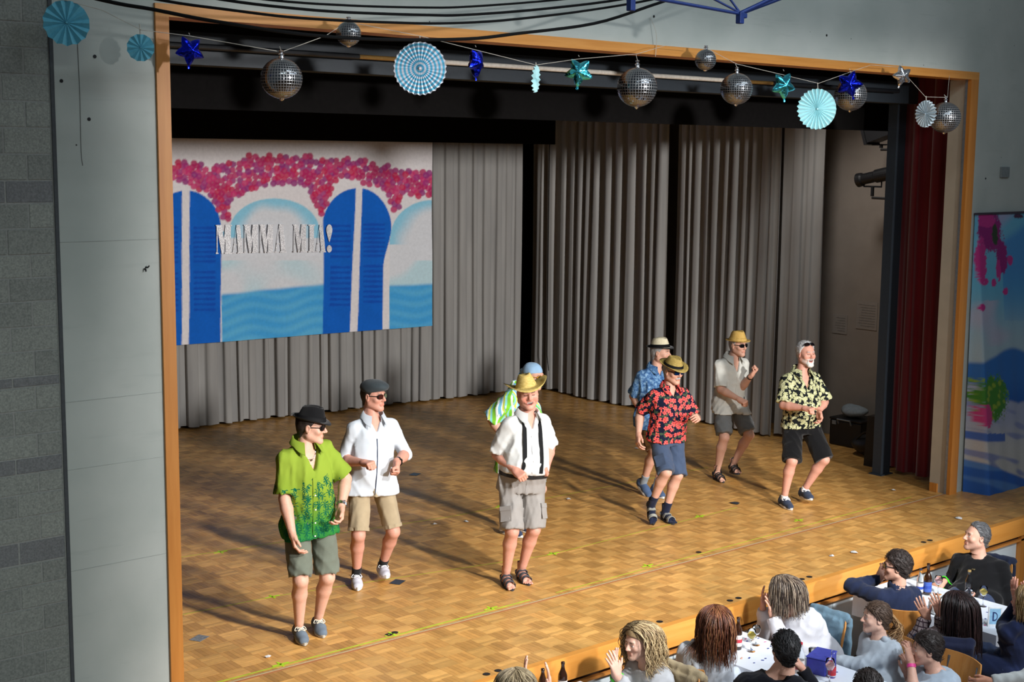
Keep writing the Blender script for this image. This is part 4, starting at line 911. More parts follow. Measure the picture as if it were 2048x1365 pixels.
SK={'fair':sr(210,162,140),'tan':sr(190,138,112),'ruddy':sr(208,152,132),'pale':sr(216,174,154),'deep':sr(172,124,100)}
def mset(*parts):
    V=np.concatenate([p[0] for p in parts]); o=0; F=[]
    for p in parts: F.append(p[1]+o); o+=len(p[0])
    K=np.concatenate([p[2] for p in parts]) if len(parts[0])>2 else None
    return V,np.concatenate(F),K
def loc2(V,Fr,c): return A3(c)+np.asarray(V)@Fr.T        # local (right,forward,up) -> person space
def lst(VF,Fr,c): return [tuple(p) for p in loc2(A3(VF[0]),Fr,c)],VF[1]
def torso_table(b,f=0,fem=0):
    w=-.02*fem
    T=[(-.6,.178+.3*b,.120+.3*b,.2*b),(-.15,.172+.3*b,.118+.3*b,.2*b),(0,.168+.3*b,.118+.3*b,.3*b),(.2,.158+.6*b+w,.114+.8*b,.8*b),(.4,.153+.5*b+w,.112+.7*b,.7*b),(.6,.160+.2*b+w*.5,.114+.3*b+.012*fem,.2*b+.01*fem),(.74,.158+w,.106,0),(.84,.142+w,.094,-.004),(.92,.102,.078,-.008),(1.0,.062,.060,-.012)]
    return [(t,a+f,d+f,o) for t,a,d,o in T]
class Person:
    def __init__(s,key,name,label,spec,group=None,pose=None,cat='person',h=.0115):
        P=pose or POSE[key]; s.P=P; s.S=spec; s.root=P['root']; s.h=h
        s.e=empty(name,s.root,label,cat,group); H=spec.get('H',1.78); s.H=H
        g=lambda k:A3(P[k],float) if k in P else None
        s.pel=g('pel'); s.neck=g('neck'); s.hc=g('head'); s.Fp=frame(spec['yawp']); s.Fs=frame(spec['yaws']); s.Fh=frame(spec['yawh'],spec.get('pitch',0),spec.get('roll',0))
        if 'headadj' in spec: s.hc=s.hc+A3(spec['headadj'])
        sw=spec.get('sw',.172)*H/1.78; up=nrm(s.neck-s.pel); s.up=up; k=H/1.78
        s.sh={}; s.el={}; s.wr={}; s.hip={}; s.kn={}; s.an={}
        for n,sg in (('R',1),('L',-1)):
            s.sh[n]=s.neck+s.Fs[:,0]*sg*sw-up*(.080*k+sg*sw*math.tan(math.radians(spec.get('shtilt',0))))+s.Fs[:,1]*(-.005); wr=g('wr'+n); el=g('el'+n)
            s.el[n],s.wr[n]=ik(s.sh[n],wr,.295*k,.262*k,el)
            s.hip[n]=s.pel+s.Fp[:,0]*sg*.102*k
            an=g('an'+n)
            if an is None: an=s.hip[n]+A3([0,0,-s.hip[n][2]+.09])
            kp=s.hip[n]+s.Fp[:,1]*1.0+s.Fp[:,0]*sg*spec.get('kneeout',.15)+A3([0,0,.0])
            if spec.get('seat'):
                kn=s.hip[n]+nrm(s.Fp[:,1]+s.Fp[:,0]*sg*.12)*.43*k+A3([0,0,.02]); an=A3([*(kn[:2]+s.Fp[:2,1]*-.02),.09]); s.kn[n]=kn; s.an[n]=an
            else: s.kn[n],s.an[n]=ik(s.hip[n],an,.247*H,.247*H,kp)
        s.k=k; s.b=spec.get('belly',0.0); s.T=torso_table(s.b,-.008,spec.get('fem',0)); s.fw=s.Fs[:,1]; s.rt=s.Fs[:,0]
    def box(s,pts,m): P=np.stack(pts); return P.min(0)-m,P.max(0)+m
    def body(s):
        S=s.S; k=s.k; pts=[s.pel,s.neck,s.hc,*s.sh.values(),*s.el.values(),*s.wr.values(),*s.hip.values(),*s.kn.values(),*s.an.values()]
        lo,hi=s.box(pts,.2); v=Vol(lo,hi,s.h); th=S.get('limb',1.0)*k
        v.tubeE(s.pel,s.neck,s.Fp[:,0],s.Fs[:,0],s.T,.03,-.15,1.0)
        v.cap(s.neck-s.up*.04,s.hc+s.Fh@A3([0,-.035,-.06]),.064*k,.054*k,.03)
        for n in 'RL':
            v.cap(s.neck-s.up*.035,s.sh[n],.046,.050*th,.03); v.cap(s.sh[n],s.el[n],.054*th,.043*th,.02); m=s.el[n]+(s.wr[n]-s.el[n])*.3; v.cap(s.el[n],m,.047*th,.049*th,.012); v.cap(m,s.wr[n],.049*th,.030*k,.012)
            v.cap(s.hip[n],s.kn[n],.086*th,.058*th,.03); ax=s.an[n]-s.kn[n]; cf=s.kn[n]+ax*.30-s.Fp[:,1]*.016; v.cap(s.kn[n],cf,.056*th,.058*th,.02); v.cap(cf,s.an[n]-ax*.12,.058*th,.036*th,.02); v.cap(s.an[n]-ax*.12,s.an[n],.036*th,.034*th,.01)
            v.ell(s.kn[n]+s.Fp[:,1]*.02,(.042*th,)*3,k=.02)
        s.vb=v; V,F=v.mesh(1); sk=A3(S.get('bodyskin',S['skin'])); parts=[(V,F,np.tile(sk,(len(V),1)))]
        hs=S.get('hscale',1.05)*(.94+.06*k); V,F,K=head_mesh(S); parts.append((loc2(V*hs,s.Fh,s.hc),F,K)); s.hs=hs
        for n in 'RL':
            hp=S.get('hand'+n,('relax',None,None)); fd=nrm(s.wr[n]-s.el[n]); fore=fd if hp[1] is None else nrm(A3(hp[1]))
            an_=math.acos(max(-1,min(1,float(fore@fd)))); mx=math.radians(48)
            if an_>mx: q_=nrm(fore-fd*(fore@fd)); fore=fd*math.cos(mx)+q_*math.sin(mx)
            side=s.Fs[:,0]*(-1 if n=='R' else 1)
            palm=side+A3([0,0,-.2]) if hp[2] is None else A3(hp[2]); V,F=hand(hp[0],n=='L',s.wr[n]+fd*.012,fore,palm,S.get('handscale',1.12)*k); parts.append((V,F,np.tile(sk*A3([1.02,.96,.94]),(len(V),1))))
        if S.get('barefoot') :
            fm=foot_mesh()
            for n in 'RL': V=fm[0].copy(); V[:,0]*=(1 if n=='L' else -1); F=fm[1] if n=='L' else fm[1][:,::-1]; parts.append((loc2(V-A3([0,0,.085]),s.ff(n),s.an[n]),F,np.tile(sk,(len(V),1))))
        V,F,K=mset(*parts); s.bo=obj('body',(V,F),M_SKIN,s.e,smooth=True,cols=K); return s
    def ff(s,n): f=s.S['foot'+n]; return frame(f[0],f[1] if len(f)>1 else 0)
    # ---- clothes
    def top(s,name,m,sleeve=.75,drop=.16,fit=.022,vneck=.13,sr_=(.072,.080),wave=(.006,16),long=False,seed=1,h=None,hood=False,neckr=.066,label=None):
        S=s.S; k=s.k; pts=[s.pel,s.neck,*s.sh.values(),*s.el.values()]+([*s.wr.values()] if long else []); lo,hi=s.box(pts,.24); v=Vol(lo,hi,h or s.h)
        L=np.linalg.norm(s.neck-s.pel); T=torso_table(s.b,fit,S.get('fem',0)); v.tubeE(s.pel,s.neck,s.Fp[:,0],s.Fs[:,0],T,.03,-(drop+.03)/L,.985)
        if drop>-.02:
            for n in 'RL': v.cap(s.hip[n],s.hip[n]+(s.kn[n]-s.hip[n])*.5,.114*s.S.get('limb',1.0)*k+fit*.3,.112*k+fit*.3,.03)
        hp_=s.pel-s.up*drop; v.cut(hp_,-s.up)
        for n in 'RL':
            v.cap(s.neck-s.up*.032,s.sh[n],.046+fit*.5,.047+fit*.6,.03)
            if long:
                v.cap(s.sh[n],s.el[n],.058+fit*.6,.05+fit*.5,.025); d=nrm(s.wr[n]-s.el[n]); v.cap(s.el[n],s.wr[n]-d*.0,.05+fit*.5,.036+fit*.4,.02,cutb=.0)
            elif sleeve<=1: e=s.sh[n]+(s.el[n]-s.sh[n])*sleeve; v.cap(s.sh[n],e,sr_[0]*.88,sr_[1]*.90,.025,cutb=.0)
            else:
                v.cap(s.sh[n],s.el[n],.060,.054,.025); e=s.el[n]+(s.wr[n]-s.el[n])*(sleeve-1); v.cap(s.el[n],e,.055,.052,.015,cutb=.0)
        if wave: v.wave(wave[0],wave[1],seed,8,.6); v.fold(S.get('crease',.0085),36,seed+5)
        if not long: v.cut(hp_,-s.up)
        nb=s.neck-s.up*.0; v.cap(nb+s.fw*.01,s.hc,neckr,neckr*.9,.008,op='sub')
        if vneck:
            zv=s.neck-s.up*vneck; fw,rt,up=s.fw,s.rt,s.up
            def wedge(X,Y,Z):
                x,y,z=X-zv[0],Y-zv[1],Z-zv[2]; a=np.abs(x*rt[0]+y*rt[1]+z*rt[2]); b=x*up[0]+y*up[1]+z*up[2]; c=x*fw[0]+y*fw[1]+z*fw[2]
                return np.maximum(a*.93-b*.37,.02-c)
            v.add(wedge,s.neck-.3,s.neck+.3,.004,'sub')
        v.d=np.maximum(v.d,-(s.vb_at(v)+.012)) if False else v.d
        V,F=v.mesh(1); o=obj(name,(V,F),m,s.e,smooth=True,pat=pat_of(V,F,s.fw,s.rt)); s.vt=v; s.shirt=o
        if label: o['label']=label
        return o
    def collar(s,m,r=1.0,spread=.10,stand=.042,a0=28):
        c=s.neck+s.up*.026; rows=[]; n=28
        for j,(rad,z) in enumerate(((.082,-.012),(.073,stand),(.079,stand+.004),(.104,-.004))):
            row=[]
            for i in range(n+1):
                th=math.radians(-180+a0+(360-2*a0)*i/n); d=-s.fw*math.cos(th)+s.rt*math.sin(th); fr=(1-math.cos(th))/2
                e=1-min(1,min(i,n-i)/4); zz=z-.045*fr**1.5; rr=rad*(1.0+.10*fr)*r
                if j==3: zz-=.035*e; rr+=spread*.25*e
                row.append(c+d*rr+s.up*zz)
            rows.append(row)
        V=[tuple(p) for row in rows for p in row]; V2=[tuple(A3(p)-s.up*.004) for p in V]; F=[]; q=n+1
        for j in range(3):
            for i in range(n): F.append((j*q+i,j*q+i+1,(j+1)*q+i+1,(j+1)*q+i))
        o=len(V); F2=[tuple(x+o for x in f[::-1]) for f in F]; VV=np.array(V+V2); FF=np.array(F+F2); return obj('collar',(VV,FF),m,s.shirt,smooth=True,pat=pat_of(VV,FF,s.fw,s.rt))
    def front(s,t,u=0,back=False,vol=None):
        vol=vol or s.vt; p=s.pel+(s.neck-s.pel)*t; fr=s.frt(t); d=fr[:,1]*(-1 if back else 1); q=vol.hit(p+fr[:,0]*u+d*.42,-d,.42)
        return q,d
    def frt(s,t): r=nrm(s.Fp[:,0]*(1-t)+s.Fs[:,0]*t); return np.stack([r,A3([-r[1],r[0],0]),A3([0,0,1.])],1)
    def placket(s,m,t0,t1,w=.028,u=0,name='placket',n=14,th=.003):
        P=[];N=[]
        for i in range(n+1):
            q,d=s.front(t0+(t1-t0)*i/n,u)
            if q is not None: P.append(q);N.append(d)
        P=s.smp(P); R_=ribbon(P,N,w,th); V=A3(R_[0]); F=np.array(R_[1]); return obj(name,(V,F),m,s.shirt,pat=pat_of(V,F,s.fw,s.rt))
    def smp(s,P,k=2):
        P=[A3(x) for x in P]
        for _ in range(k): P=[P[0]]+[(P[i-1]+2*P[i]+P[i+1])/4 for i in range(1,len(P)-1)]+[P[-1]]
        return P
    def buttons(s,m,ts,u=0):
        for t in ts:
            q,d=s.front(t,u)
            if q is None: continue
            r=frame(math.degrees(math.atan2(d[1],d[0]))); obj('button',lst(([(x,y+.004,z) for x,z,y in lathe([(.001,0),(.006,0),(.006,.003),(.001,.003)],10)[0]],lathe([(.001,0),(.006,0),(.006,.003),(.001,.003)],10)[1]),r,q),m,s.shirt)
    def ringat(s,vol,c,ax,rmax,n=28,fwd=None):
        ax=nrm(ax); a=nrm(np.cross(ax,[.3,.2,.9] if abs(ax[2])<.8 else [1,0,0])); b=np.cross(ax,a); P=[];N=[]
        for i in range(n):
            t=2*math.pi*i/n; d=a*math.cos(t)+b*math.sin(t); q=vol.hit(A3(c)+d*rmax,-d,rmax)
            if q is not None: P.append(q); N.append(d)
        return P,N
    def band(s,name,vol,c,ax,rmax,w,th,m,parent=None):
        P,N=s.ringat(vol,c,ax,rmax); ax=nrm(ax); V=[];F=[];n=len(P)
        for p,d in zip(P,N):
            p=A3(p)
            for q in (p-ax*w/2-d*.003,p+ax*w/2-d*.003,p+ax*w/2+d*th,p-ax*w/2+d*th): V.append(tuple(q))
        for i in range(n):
            for k in range(4): j=(i+1)%n; F.append((i*4+k,i*4+(k+1)%4,j*4+(k+1)%4,j*4+k))
        return obj(name,(V,F),m,parent or s.e,smooth=False)
    def shorts(s,m,frac=.92,fit=.016,r=(.104,.098),waist=.16,wave=(.005,18),seed=3,name='shorts',shin=None,flare=0):
        pts=[s.pel,*s.hip.values(),*s.kn.values(),s.pel+(s.neck-s.pel)*waist]+([*s.an.values()] if shin else []); lo,hi=s.box(pts,.22); v=Vol(lo,hi,s.h)
        T=torso_table(s.b*.9,fit+.004,0); v.tubeE(s.pel,s.neck,s.Fp[:,0],s.Fs[:,0],T,.03,-.16,waist)
        th=s.S.get('limb',1.0)*s.k
        for n in 'RL':
            if shin is None:
                e=s.hip[n]+(s.kn[n]-s.hip[n])*frac; v.cap(s.hip[n],e,r[0]*th*.93,r[1]*th*.92+flare,.012,cutb=0.0)
            else:
                v.cap(s.hip[n],s.kn[n],.1*th,.078*th,.035); e=s.kn[n]+(s.an[n]-s.kn[n])*shin; v.cap(s.kn[n],e,.078*th,.062*th,.02,cutb=0.0)
        if wave: v.wave(wave[0],wave[1],seed,8,.7); v.fold(.0075,36,seed+5)
        V,F=v.mesh(1); s.vs=v; s.sho=obj(name,(V,F),m,s.e,smooth=True,pat=pat_of(V,F,s.Fp[:,1],s.Fp[:,0])); return s.sho
    def fly(s,m):
        p=[];N=[]
        for i in range(8):
            q,d=s.front(.10-.22*i/7,.012,vol=s.vs)
            if q is not None: p.append(q);N.append(d)
        if len(p)>2: obj('fly_seam',ribbon(p,N,.006,.002),m,s.sho)
    def legpocket(s,n,m,f0=.45,f1=.75):
        a,b=s.hip[n],s.kn[n]; sg=1 if n=='R' else -1; P=[];N=[]
        d=nrm(s.Fp[:,0]*sg+s.Fp[:,1]*1.0)
        for i in range(8):
            c=a+(b-a)*(f0+(f1-f0)*i/7); q=s.vs.hit(c+d*.3,-d,.3)
            if q is not None: P.append(q);N.append(d)
        if len(P)>2:
            P=s.smp(P); o=obj('cargo_pocket',ribbon(P,N,.105,.003),m,s.sho); obj('pocket_flap',ribbon(P[:3],N[:3],.11,.007),m,o)
    def sock(s,n,m,up=.10,r=.042):
        ax=nrm(s.kn[n]-s.an[n]); v=Vol(s.an[n]-.12,s.an[n]+A3([.12,.12,.25]),.006); F=s.ff(n)
        v.cap(s.an[n]+F@A3([0,0,-.03]),s.an[n]+ax*.02,r*.95,r*.93,.01); v.cap(s.an[n],s.an[n]+ax*up,r*.93,r*1.05,.01,cutb=0.0); return obj('sock',v.mesh(1)[:2],m,s.e,smooth=True)
    def shoe(s,n,kind,m,ms,ml=None):
        F=s.ff(n); c=s.an[n]-F@A3([0,0,.085]); V,Q=shoe_vol(kind).mesh(1); V=V.copy()
        if n=='L': pass
        else: V[:,0]*=-1; Q=Q[:,::-1]
        o=obj('shoe',(loc2(V,F,c),Q),m,s.e,smooth=True); sp=sole_poly(.004); sp=[(x*(1 if n=='L' else -1),y) for x,y in sp]
        obj('sole',lst(slab(sp,0,.022 if kind!='sneaker' else .030),F,c),ms,o)
        if ml is not None:
            sv=shoe_vol(kind); pts=[]
            for i,y in enumerate((.055,.075,.095)):
                row=[]
                for x in np.linspace(-.026,.026,5):
                    q=sv.hit((x,y+.008*(1 if i%2 else -1)*x/.026,.16),(0,0,-1),.16)
                    if q is not None: row.append(tuple(A3(q)+A3([0,0,.004])))
                if len(row)>2: obj('shoelace',lst(tube(row,.0035,5),F,c),ml,o)
            for sx in (-1,1): obj('shoelace',lst(tube(smoothpath([(0,.052,.09),(sx*.03,.04,.100),(sx*.045,.055,.078),(sx*.02,.062,.082)],4),.003,5),F,c),ml,o)
        return o
    def sandal(s,n,m,ms,straps,foot=None):
        F=s.ff(n); c=s.an[n]-F@A3([0,0,.085]); sg=1 if n=='L' else -1; sp=[(x*sg,y) for x,y in sole_poly(.004)]
        o=obj('sandal',lst(join(slab(sp,-.012,.010),slab([(x*.92,.045+(y-.045)*.95) for x,y in sp],.010,.014)),F,c),ms,s.e)
        v=Vol((-.08,-.11,-.012),(.08,.24,.17),.006)
        v.ell((0,-.035,.035),(.036,.040,.040)); v.cap((0,-.02,.05),(0,.10,.034),.040,.036,.03); v.cap((0,.10,.026),(0,.16,.020),.042,.034,.03); v.cap((0,0,.06),(0,-.005,.15),.040,.042,.03)
        for (y0,z0,y1,z1,w) in straps:
            P=[];N=[]
            for i in range(13):
                t=math.pi*i/12; d=nrm(A3([math.cos(t)*sg,(y1-y0)*0,math.sin(t)])); cc=A3([0,y0+(y1-y0)*math.sin(t),z0+(z1-z0)*math.sin(t)])
                q=v.hit(cc+d*.12,-d,.12)
                if q is not None: P.append(A3(q)); N.append(d)
            if len(P)>3: obj('strap',lst(ribbon(P,N,w,.004),F,c) if False else ribbon(list(loc2(A3(P),F,c)),list(A3(N)@F.T),w,.005),m,o)
        P=[];N=[]
        for i in range(9):
            t=math.pi*(1+i/8); d=A3([math.cos(t),math.sin(t),0]); q=v.hit(A3([0,-.02,.058])+d*.12,-d,.12)
            if q is not None: P.append(A3(q));N.append(d)
        if len(P)>3: obj('heel_strap',ribbon(list(loc2(A3(P),F,c)),list(A3(N)@F.T),.026,.005),m,o)
        return o
    # ---- head gear
    def hair(s,m,**k):
        tuft=k.pop('tuft',1100); ln=k.pop('ln',.034); V,F=hair_cap(s.S,**k); o=obj('hair',(loc2(V*s.hs,s.Fh,s.hc),F),m,s.e,smooth=True)
        if tuft:
            rg=np.random.default_rng(len(s.P)+int(abs(s.hc[0])*999)); sel=rg.choice(len(V),min(tuft,len(V)),replace=False); ce=A3([0,-.014,.032]); VV=[];FF=[]
            for i in sel:
                q=V[i]; n_=nrm((q-ce)/A3([.077,.097,.086])); 
                if np.linalg.norm((q-ce)/A3([.077,.097,.086]))<1.03: continue
                fl=A3([q[0]*3,-1.0,-.55])+rg.normal(0,.25,3); fl=nrm(fl-n_*(fl@n_)); L=ln*rg.uniform(.6,1.3); pts=[q-n_*.004,q+fl*L*.5+n_*.005,q+fl*L+n_*.002*rg.normal()]
                a,b=tube(pts,[.0024,.0022,.0008],3,False); z=len(VV); VV+=a; FF+=[tuple(x+z for x in f) for f in b]
            if VV: t_=obj('hair_tufts',(loc2(A3(VV)*s.hs,s.Fh,s.hc),np.array(FF)),m,o,smooth=True); t_['kind']='stuff'
        return o
    def hat(s,m,mb,height=.105,taper=.80,brim=.045,curl=(.012,.015,-.01),dent=.028,pinch=.25,z0=.055,tilt=(0,0),bw=.03,size=(.088,.108),label=None,droop=0,brimmat=None):
        Fr=s.Fh@frame(90,tilt[0],tilt[1]); n=56; rings=[]; prof=[(0,1.0),(.12,.99),(.35,.96),(.6,.92),(.82,.87),(.95,.80),(1.0,.70),(1.0,.45),(.99,.2),(.985,.02)]
        def crown(f,q,a):
            x=size[0]*math.cos(a);y=size[1]*math.sin(a); tp=1-(1-taper)*f; x*=tp*q/max(q,.0001)*q if False else tp*q; y*=tp*q
            z=height*f
            if f>.3: x*=1-pinch*max(0,math.sin(a))**2*((f-.3)/.7)
            if q<.72: z-=dent*math.exp(-(x/.022)**2)*(1-.35*max(0,-y/size[1]))
            z-=.012*f*max(0,-y/size[1])*1.0; return (x,y-.006,z0+z)
        V=[];F=[]
        for side in (0,):
            br=[(1.0,0),(.75,.5),(.5,.8),(.25,.95),(0,1.0)]
            bl=[]
            for w,_ in ((1.0,0),(.66,0),(.33,0),(0,0)): bl.append(w)
            for w in bl:
                for i in range(n):
                    a=2*math.pi*i/n; c_,s_=math.cos(a),math.sin(a); bb=brim*w; x=(size[0]+bb)*c_; y=(size[1]+bb)*s_
                    z=curl[0]*w*w*abs(c_)**2+(curl[1] if s_<0 else curl[2])*w*w*s_*s_-droop*w*w; V.append((x,y-.006,z0+z))
            for f,q in prof:
                for i in range(n): V.append(crown(f,q,2*math.pi*i/n))
        rows=len(bl)+len(prof)
        for j in range(rows-1):
            for i in range(n): F.append((j*n+i,j*n+(i+1)%n,(j+1)*n+(i+1)%n,(j+1)*n+i))
        V2=[(x*.985,y*.985-.0,z-.004) for x,y,z in V[:len(bl)*n]]; o=len(V); V+=V2
        for j in range(len(bl)-1):
            for i in range(n): F.append((o+j*n+i,o+(j+1)*n+i,o+(j+1)*n+(i+1)%n,o+j*n+(i+1)%n))
        for i in range(n): F.append((i,o+i,o+(i+1)%n,(i+1)%n))
        VV=A3(V)*s.hs; ob=obj('hat',(loc2(VV,Fr,s.hc),np.array(F)),m,s.e,smooth=True)
        if brimmat is not None:
            ob.data.materials.append(brimmat); ix=np.zeros(len(F),np.int32); ix[:3*n]=1; ix[(rows-1)*n:]=1; ob.data.polygons.foreach_set('material_index',ix)
        if label: ob['label']=label
        if mb is not None:
            B=[];G=[]
            for j,f in enumerate((.02,.02+bw/height)):
                for i in range(n):
                    p=A3(crown(f,1-.03*f,2*math.pi*i/n)); p[0]*=1.03; p[1]=(p[1]+.006)*1.025-.006; B.append(p)
            for i in range(n): G.append((i,(i+1)%n,n+(i+1)%n,n+i))
            bb=A3(B); b2=bb.copy(); b2[:,:2]*=.97; k=len(bb); G+= [(k+n+i,k+n+(i+1)%n,k+(i+1)%n,k+i) for i in range(n)]+[(n+i,n+(i+1)%n,k+n+(i+1)%n,k+n+i) for i in range(n)]
            obj('hat_band',(loc2(np.concatenate([bb,b2])*s.hs,Fr,s.hc),np.array(G)),mb,ob,smooth=True)
        return ob
    def glasses(s,mf,ml,w=.027,hh=.019,z=-.001,y=.104,up=0,temple=True,name='sunglasses'):
        Fr=s.Fh@frame(90,up); e=bpy.data.objects.new(name,None); 
        def plate(sx,k,th,yy):
            P=[]
            for i in range(18):
                a=2*math.pi*i/18; c_,s_=math.cos(a),math.sin(a); P.append((sx*.033+w*k*abs(c_)**.7*np.sign(c_),z+hh*k*abs(s_)**.7*np.sign(s_)))
            V,F=prism(P,0,th); return [(x,yy+v-.25*(abs(x)-.02),zz) for x,v,zz in V],F
        fr=[plate(-1,1.14,-.004,y),plate(1,1.14,-.004,y),box((0,y-.001,z+.007),(.020,.004,.006))]
        if temple:
            for sx in (-1,1): fr.append(tube([(sx*.066,y-.014,z+.008),(sx*.082,.02,z+.006),(sx*.083,-.012,z+.002)],.0035,6))
        g=obj(name,lst(join(*fr),Fr,s.hc),mf,s.e)
        for sx in (-1,1): obj('lens',lst(plate(sx,1.0,.002,y+.001),Fr,s.hc),ml,g)
        return g
    def watch(s,n,m,mf=None,w=.022,at=.0,name='wristwatch'):
        d=nrm(s.wr[n]-s.el[n]); c=s.wr[n]-d*(.03-at); o=s.band(name,s.vb,c,d,.075,w,.005,m)
        if mf is not None:
            q=s.vb.hit(c+A3([0,0,.07])-d*0+s.Fs[:,1]*.02,A3([0,0,-1]),.08)
            if q is not None: obj('watch_face',bevbox(tuple(q),(.034,.034,.012),.004,1),mf,o)
        return o
    def longhair(s,cols,n=260,length=.36,part=.0,wave=.012,seed=1,r=.0031,fall=(0,-1),base=True,front=.35,spread=1.0,mat=None):
        S=dict(s.S); S['hairline']='long'; rg=np.random.default_rng(seed); hs=s.hs
        if base:
            V,F=hair_cap(S,thick=.012,rough=.003); c=A3(cols[0]); root=obj('hair',(loc2(V*hs,s.Fh,s.hc),F),M_HAIR,s.e,smooth=True,cols=np.tile(c,(len(V),1)))
        else: root=None
        VV=[];FF=[];KK=[]; down=s.Fh.T@A3([0,0,-1.]); ce=A3([0,-.014,.032]); er=A3([.092,.112,.102])
        bod=[(s.Fh.T@(s.neck-s.up*.10-s.hc)/hs,A3([.20,.14,.14])),(s.Fh.T@(s.neck-s.up*.02-s.hc)/hs,A3([.085,.085,.09]))]
        bc=A3([0,-.02,-.06]); brd=A3([.078,.085,.09])
        n=int(n*2.2)
        for i in range(n):
            # root near the part line on the crown, heading sideways / back
            sx=-1 if rg.random()<.5 else 1; ya=rg.uniform(-.085,.075); p=ce+A3([part+sx*rg.uniform(.002,.03),ya,.0]); q=(p-ce)/er; p=ce+er*nrm(A3([q[0],q[1],math.sqrt(max(.02,1-q[0]**2-q[1]**2))]))*(1+rg.uniform(-.03,.05))
            bk=rg.random()*(1.6 if ya<-.02 else .7); cb_=rg.random()<.38 and ya<.0; sx=sx*(.18*rg.random() if cb_ else 1); bk=bk+cb_*1.0; d=nrm(A3([sx*spread*(1-.75*rg.random()*(ya<-.03)),-.15-bk+(.0 if ya<.02 else front*rg.random()),.0])); L=length*rg.uniform(.78,1.06); st=.026; pts=[p.copy()]; t=0; ph=rg.uniform(0,6.28); fx=rg.uniform(.8,1.25)
            while t<L:
                g=min(1,t/.12); d=nrm(d*(1-.34*g)+down*(.10+.34*g)+A3([0,-.03,0])); p=p+d*st
                for c,rr in [(ce,er*(1+.02*rg.random()))]+[(c,r_) for c,r_ in bod]+[(bc,brd)]:
                    e=(p-c)/rr; l=np.linalg.norm(e)
                    if l<1: p=c+rr*e/(l+1e-6)*1.0; 
                wv=wave*min(1,t/.15); pts.append(p+A3([math.sin(t*38*fx+ph)*wv,math.cos(t*33*fx+ph)*wv*.7,0])); t+=st
            m=len(pts); rs=[r*(1-.55*(j/(m-1))**2)*rg.uniform(.8,1.2) for j in range(m)]; V,F=tube(pts,rs,3,False); k=len(VV); VV+=V; FF+=[tuple(a+k for a in f) for f in F]
            cb=A3(cols[rg.integers(len(cols))])*rg.uniform(.8,1.2); KK+=[cb*(.85+.25*j/m) for j in range(m) for _ in range(3)]
        o=obj('hair_strands' if root else 'hair',(loc2(A3(VV)*hs,s.Fh,s.hc),np.array(FF)),M_HAIR,root or s.e,smooth=True,cols=np.array(KK)); o['kind']='stuff'; return root
M_HAIR=colattr('hair_fibre',.42,.4,noise=.25,scale=120)
def hairmat(name,c,rough=.6): return plain(name,c,rough,var=.25,scale=110,bump=.5,bscale=160)
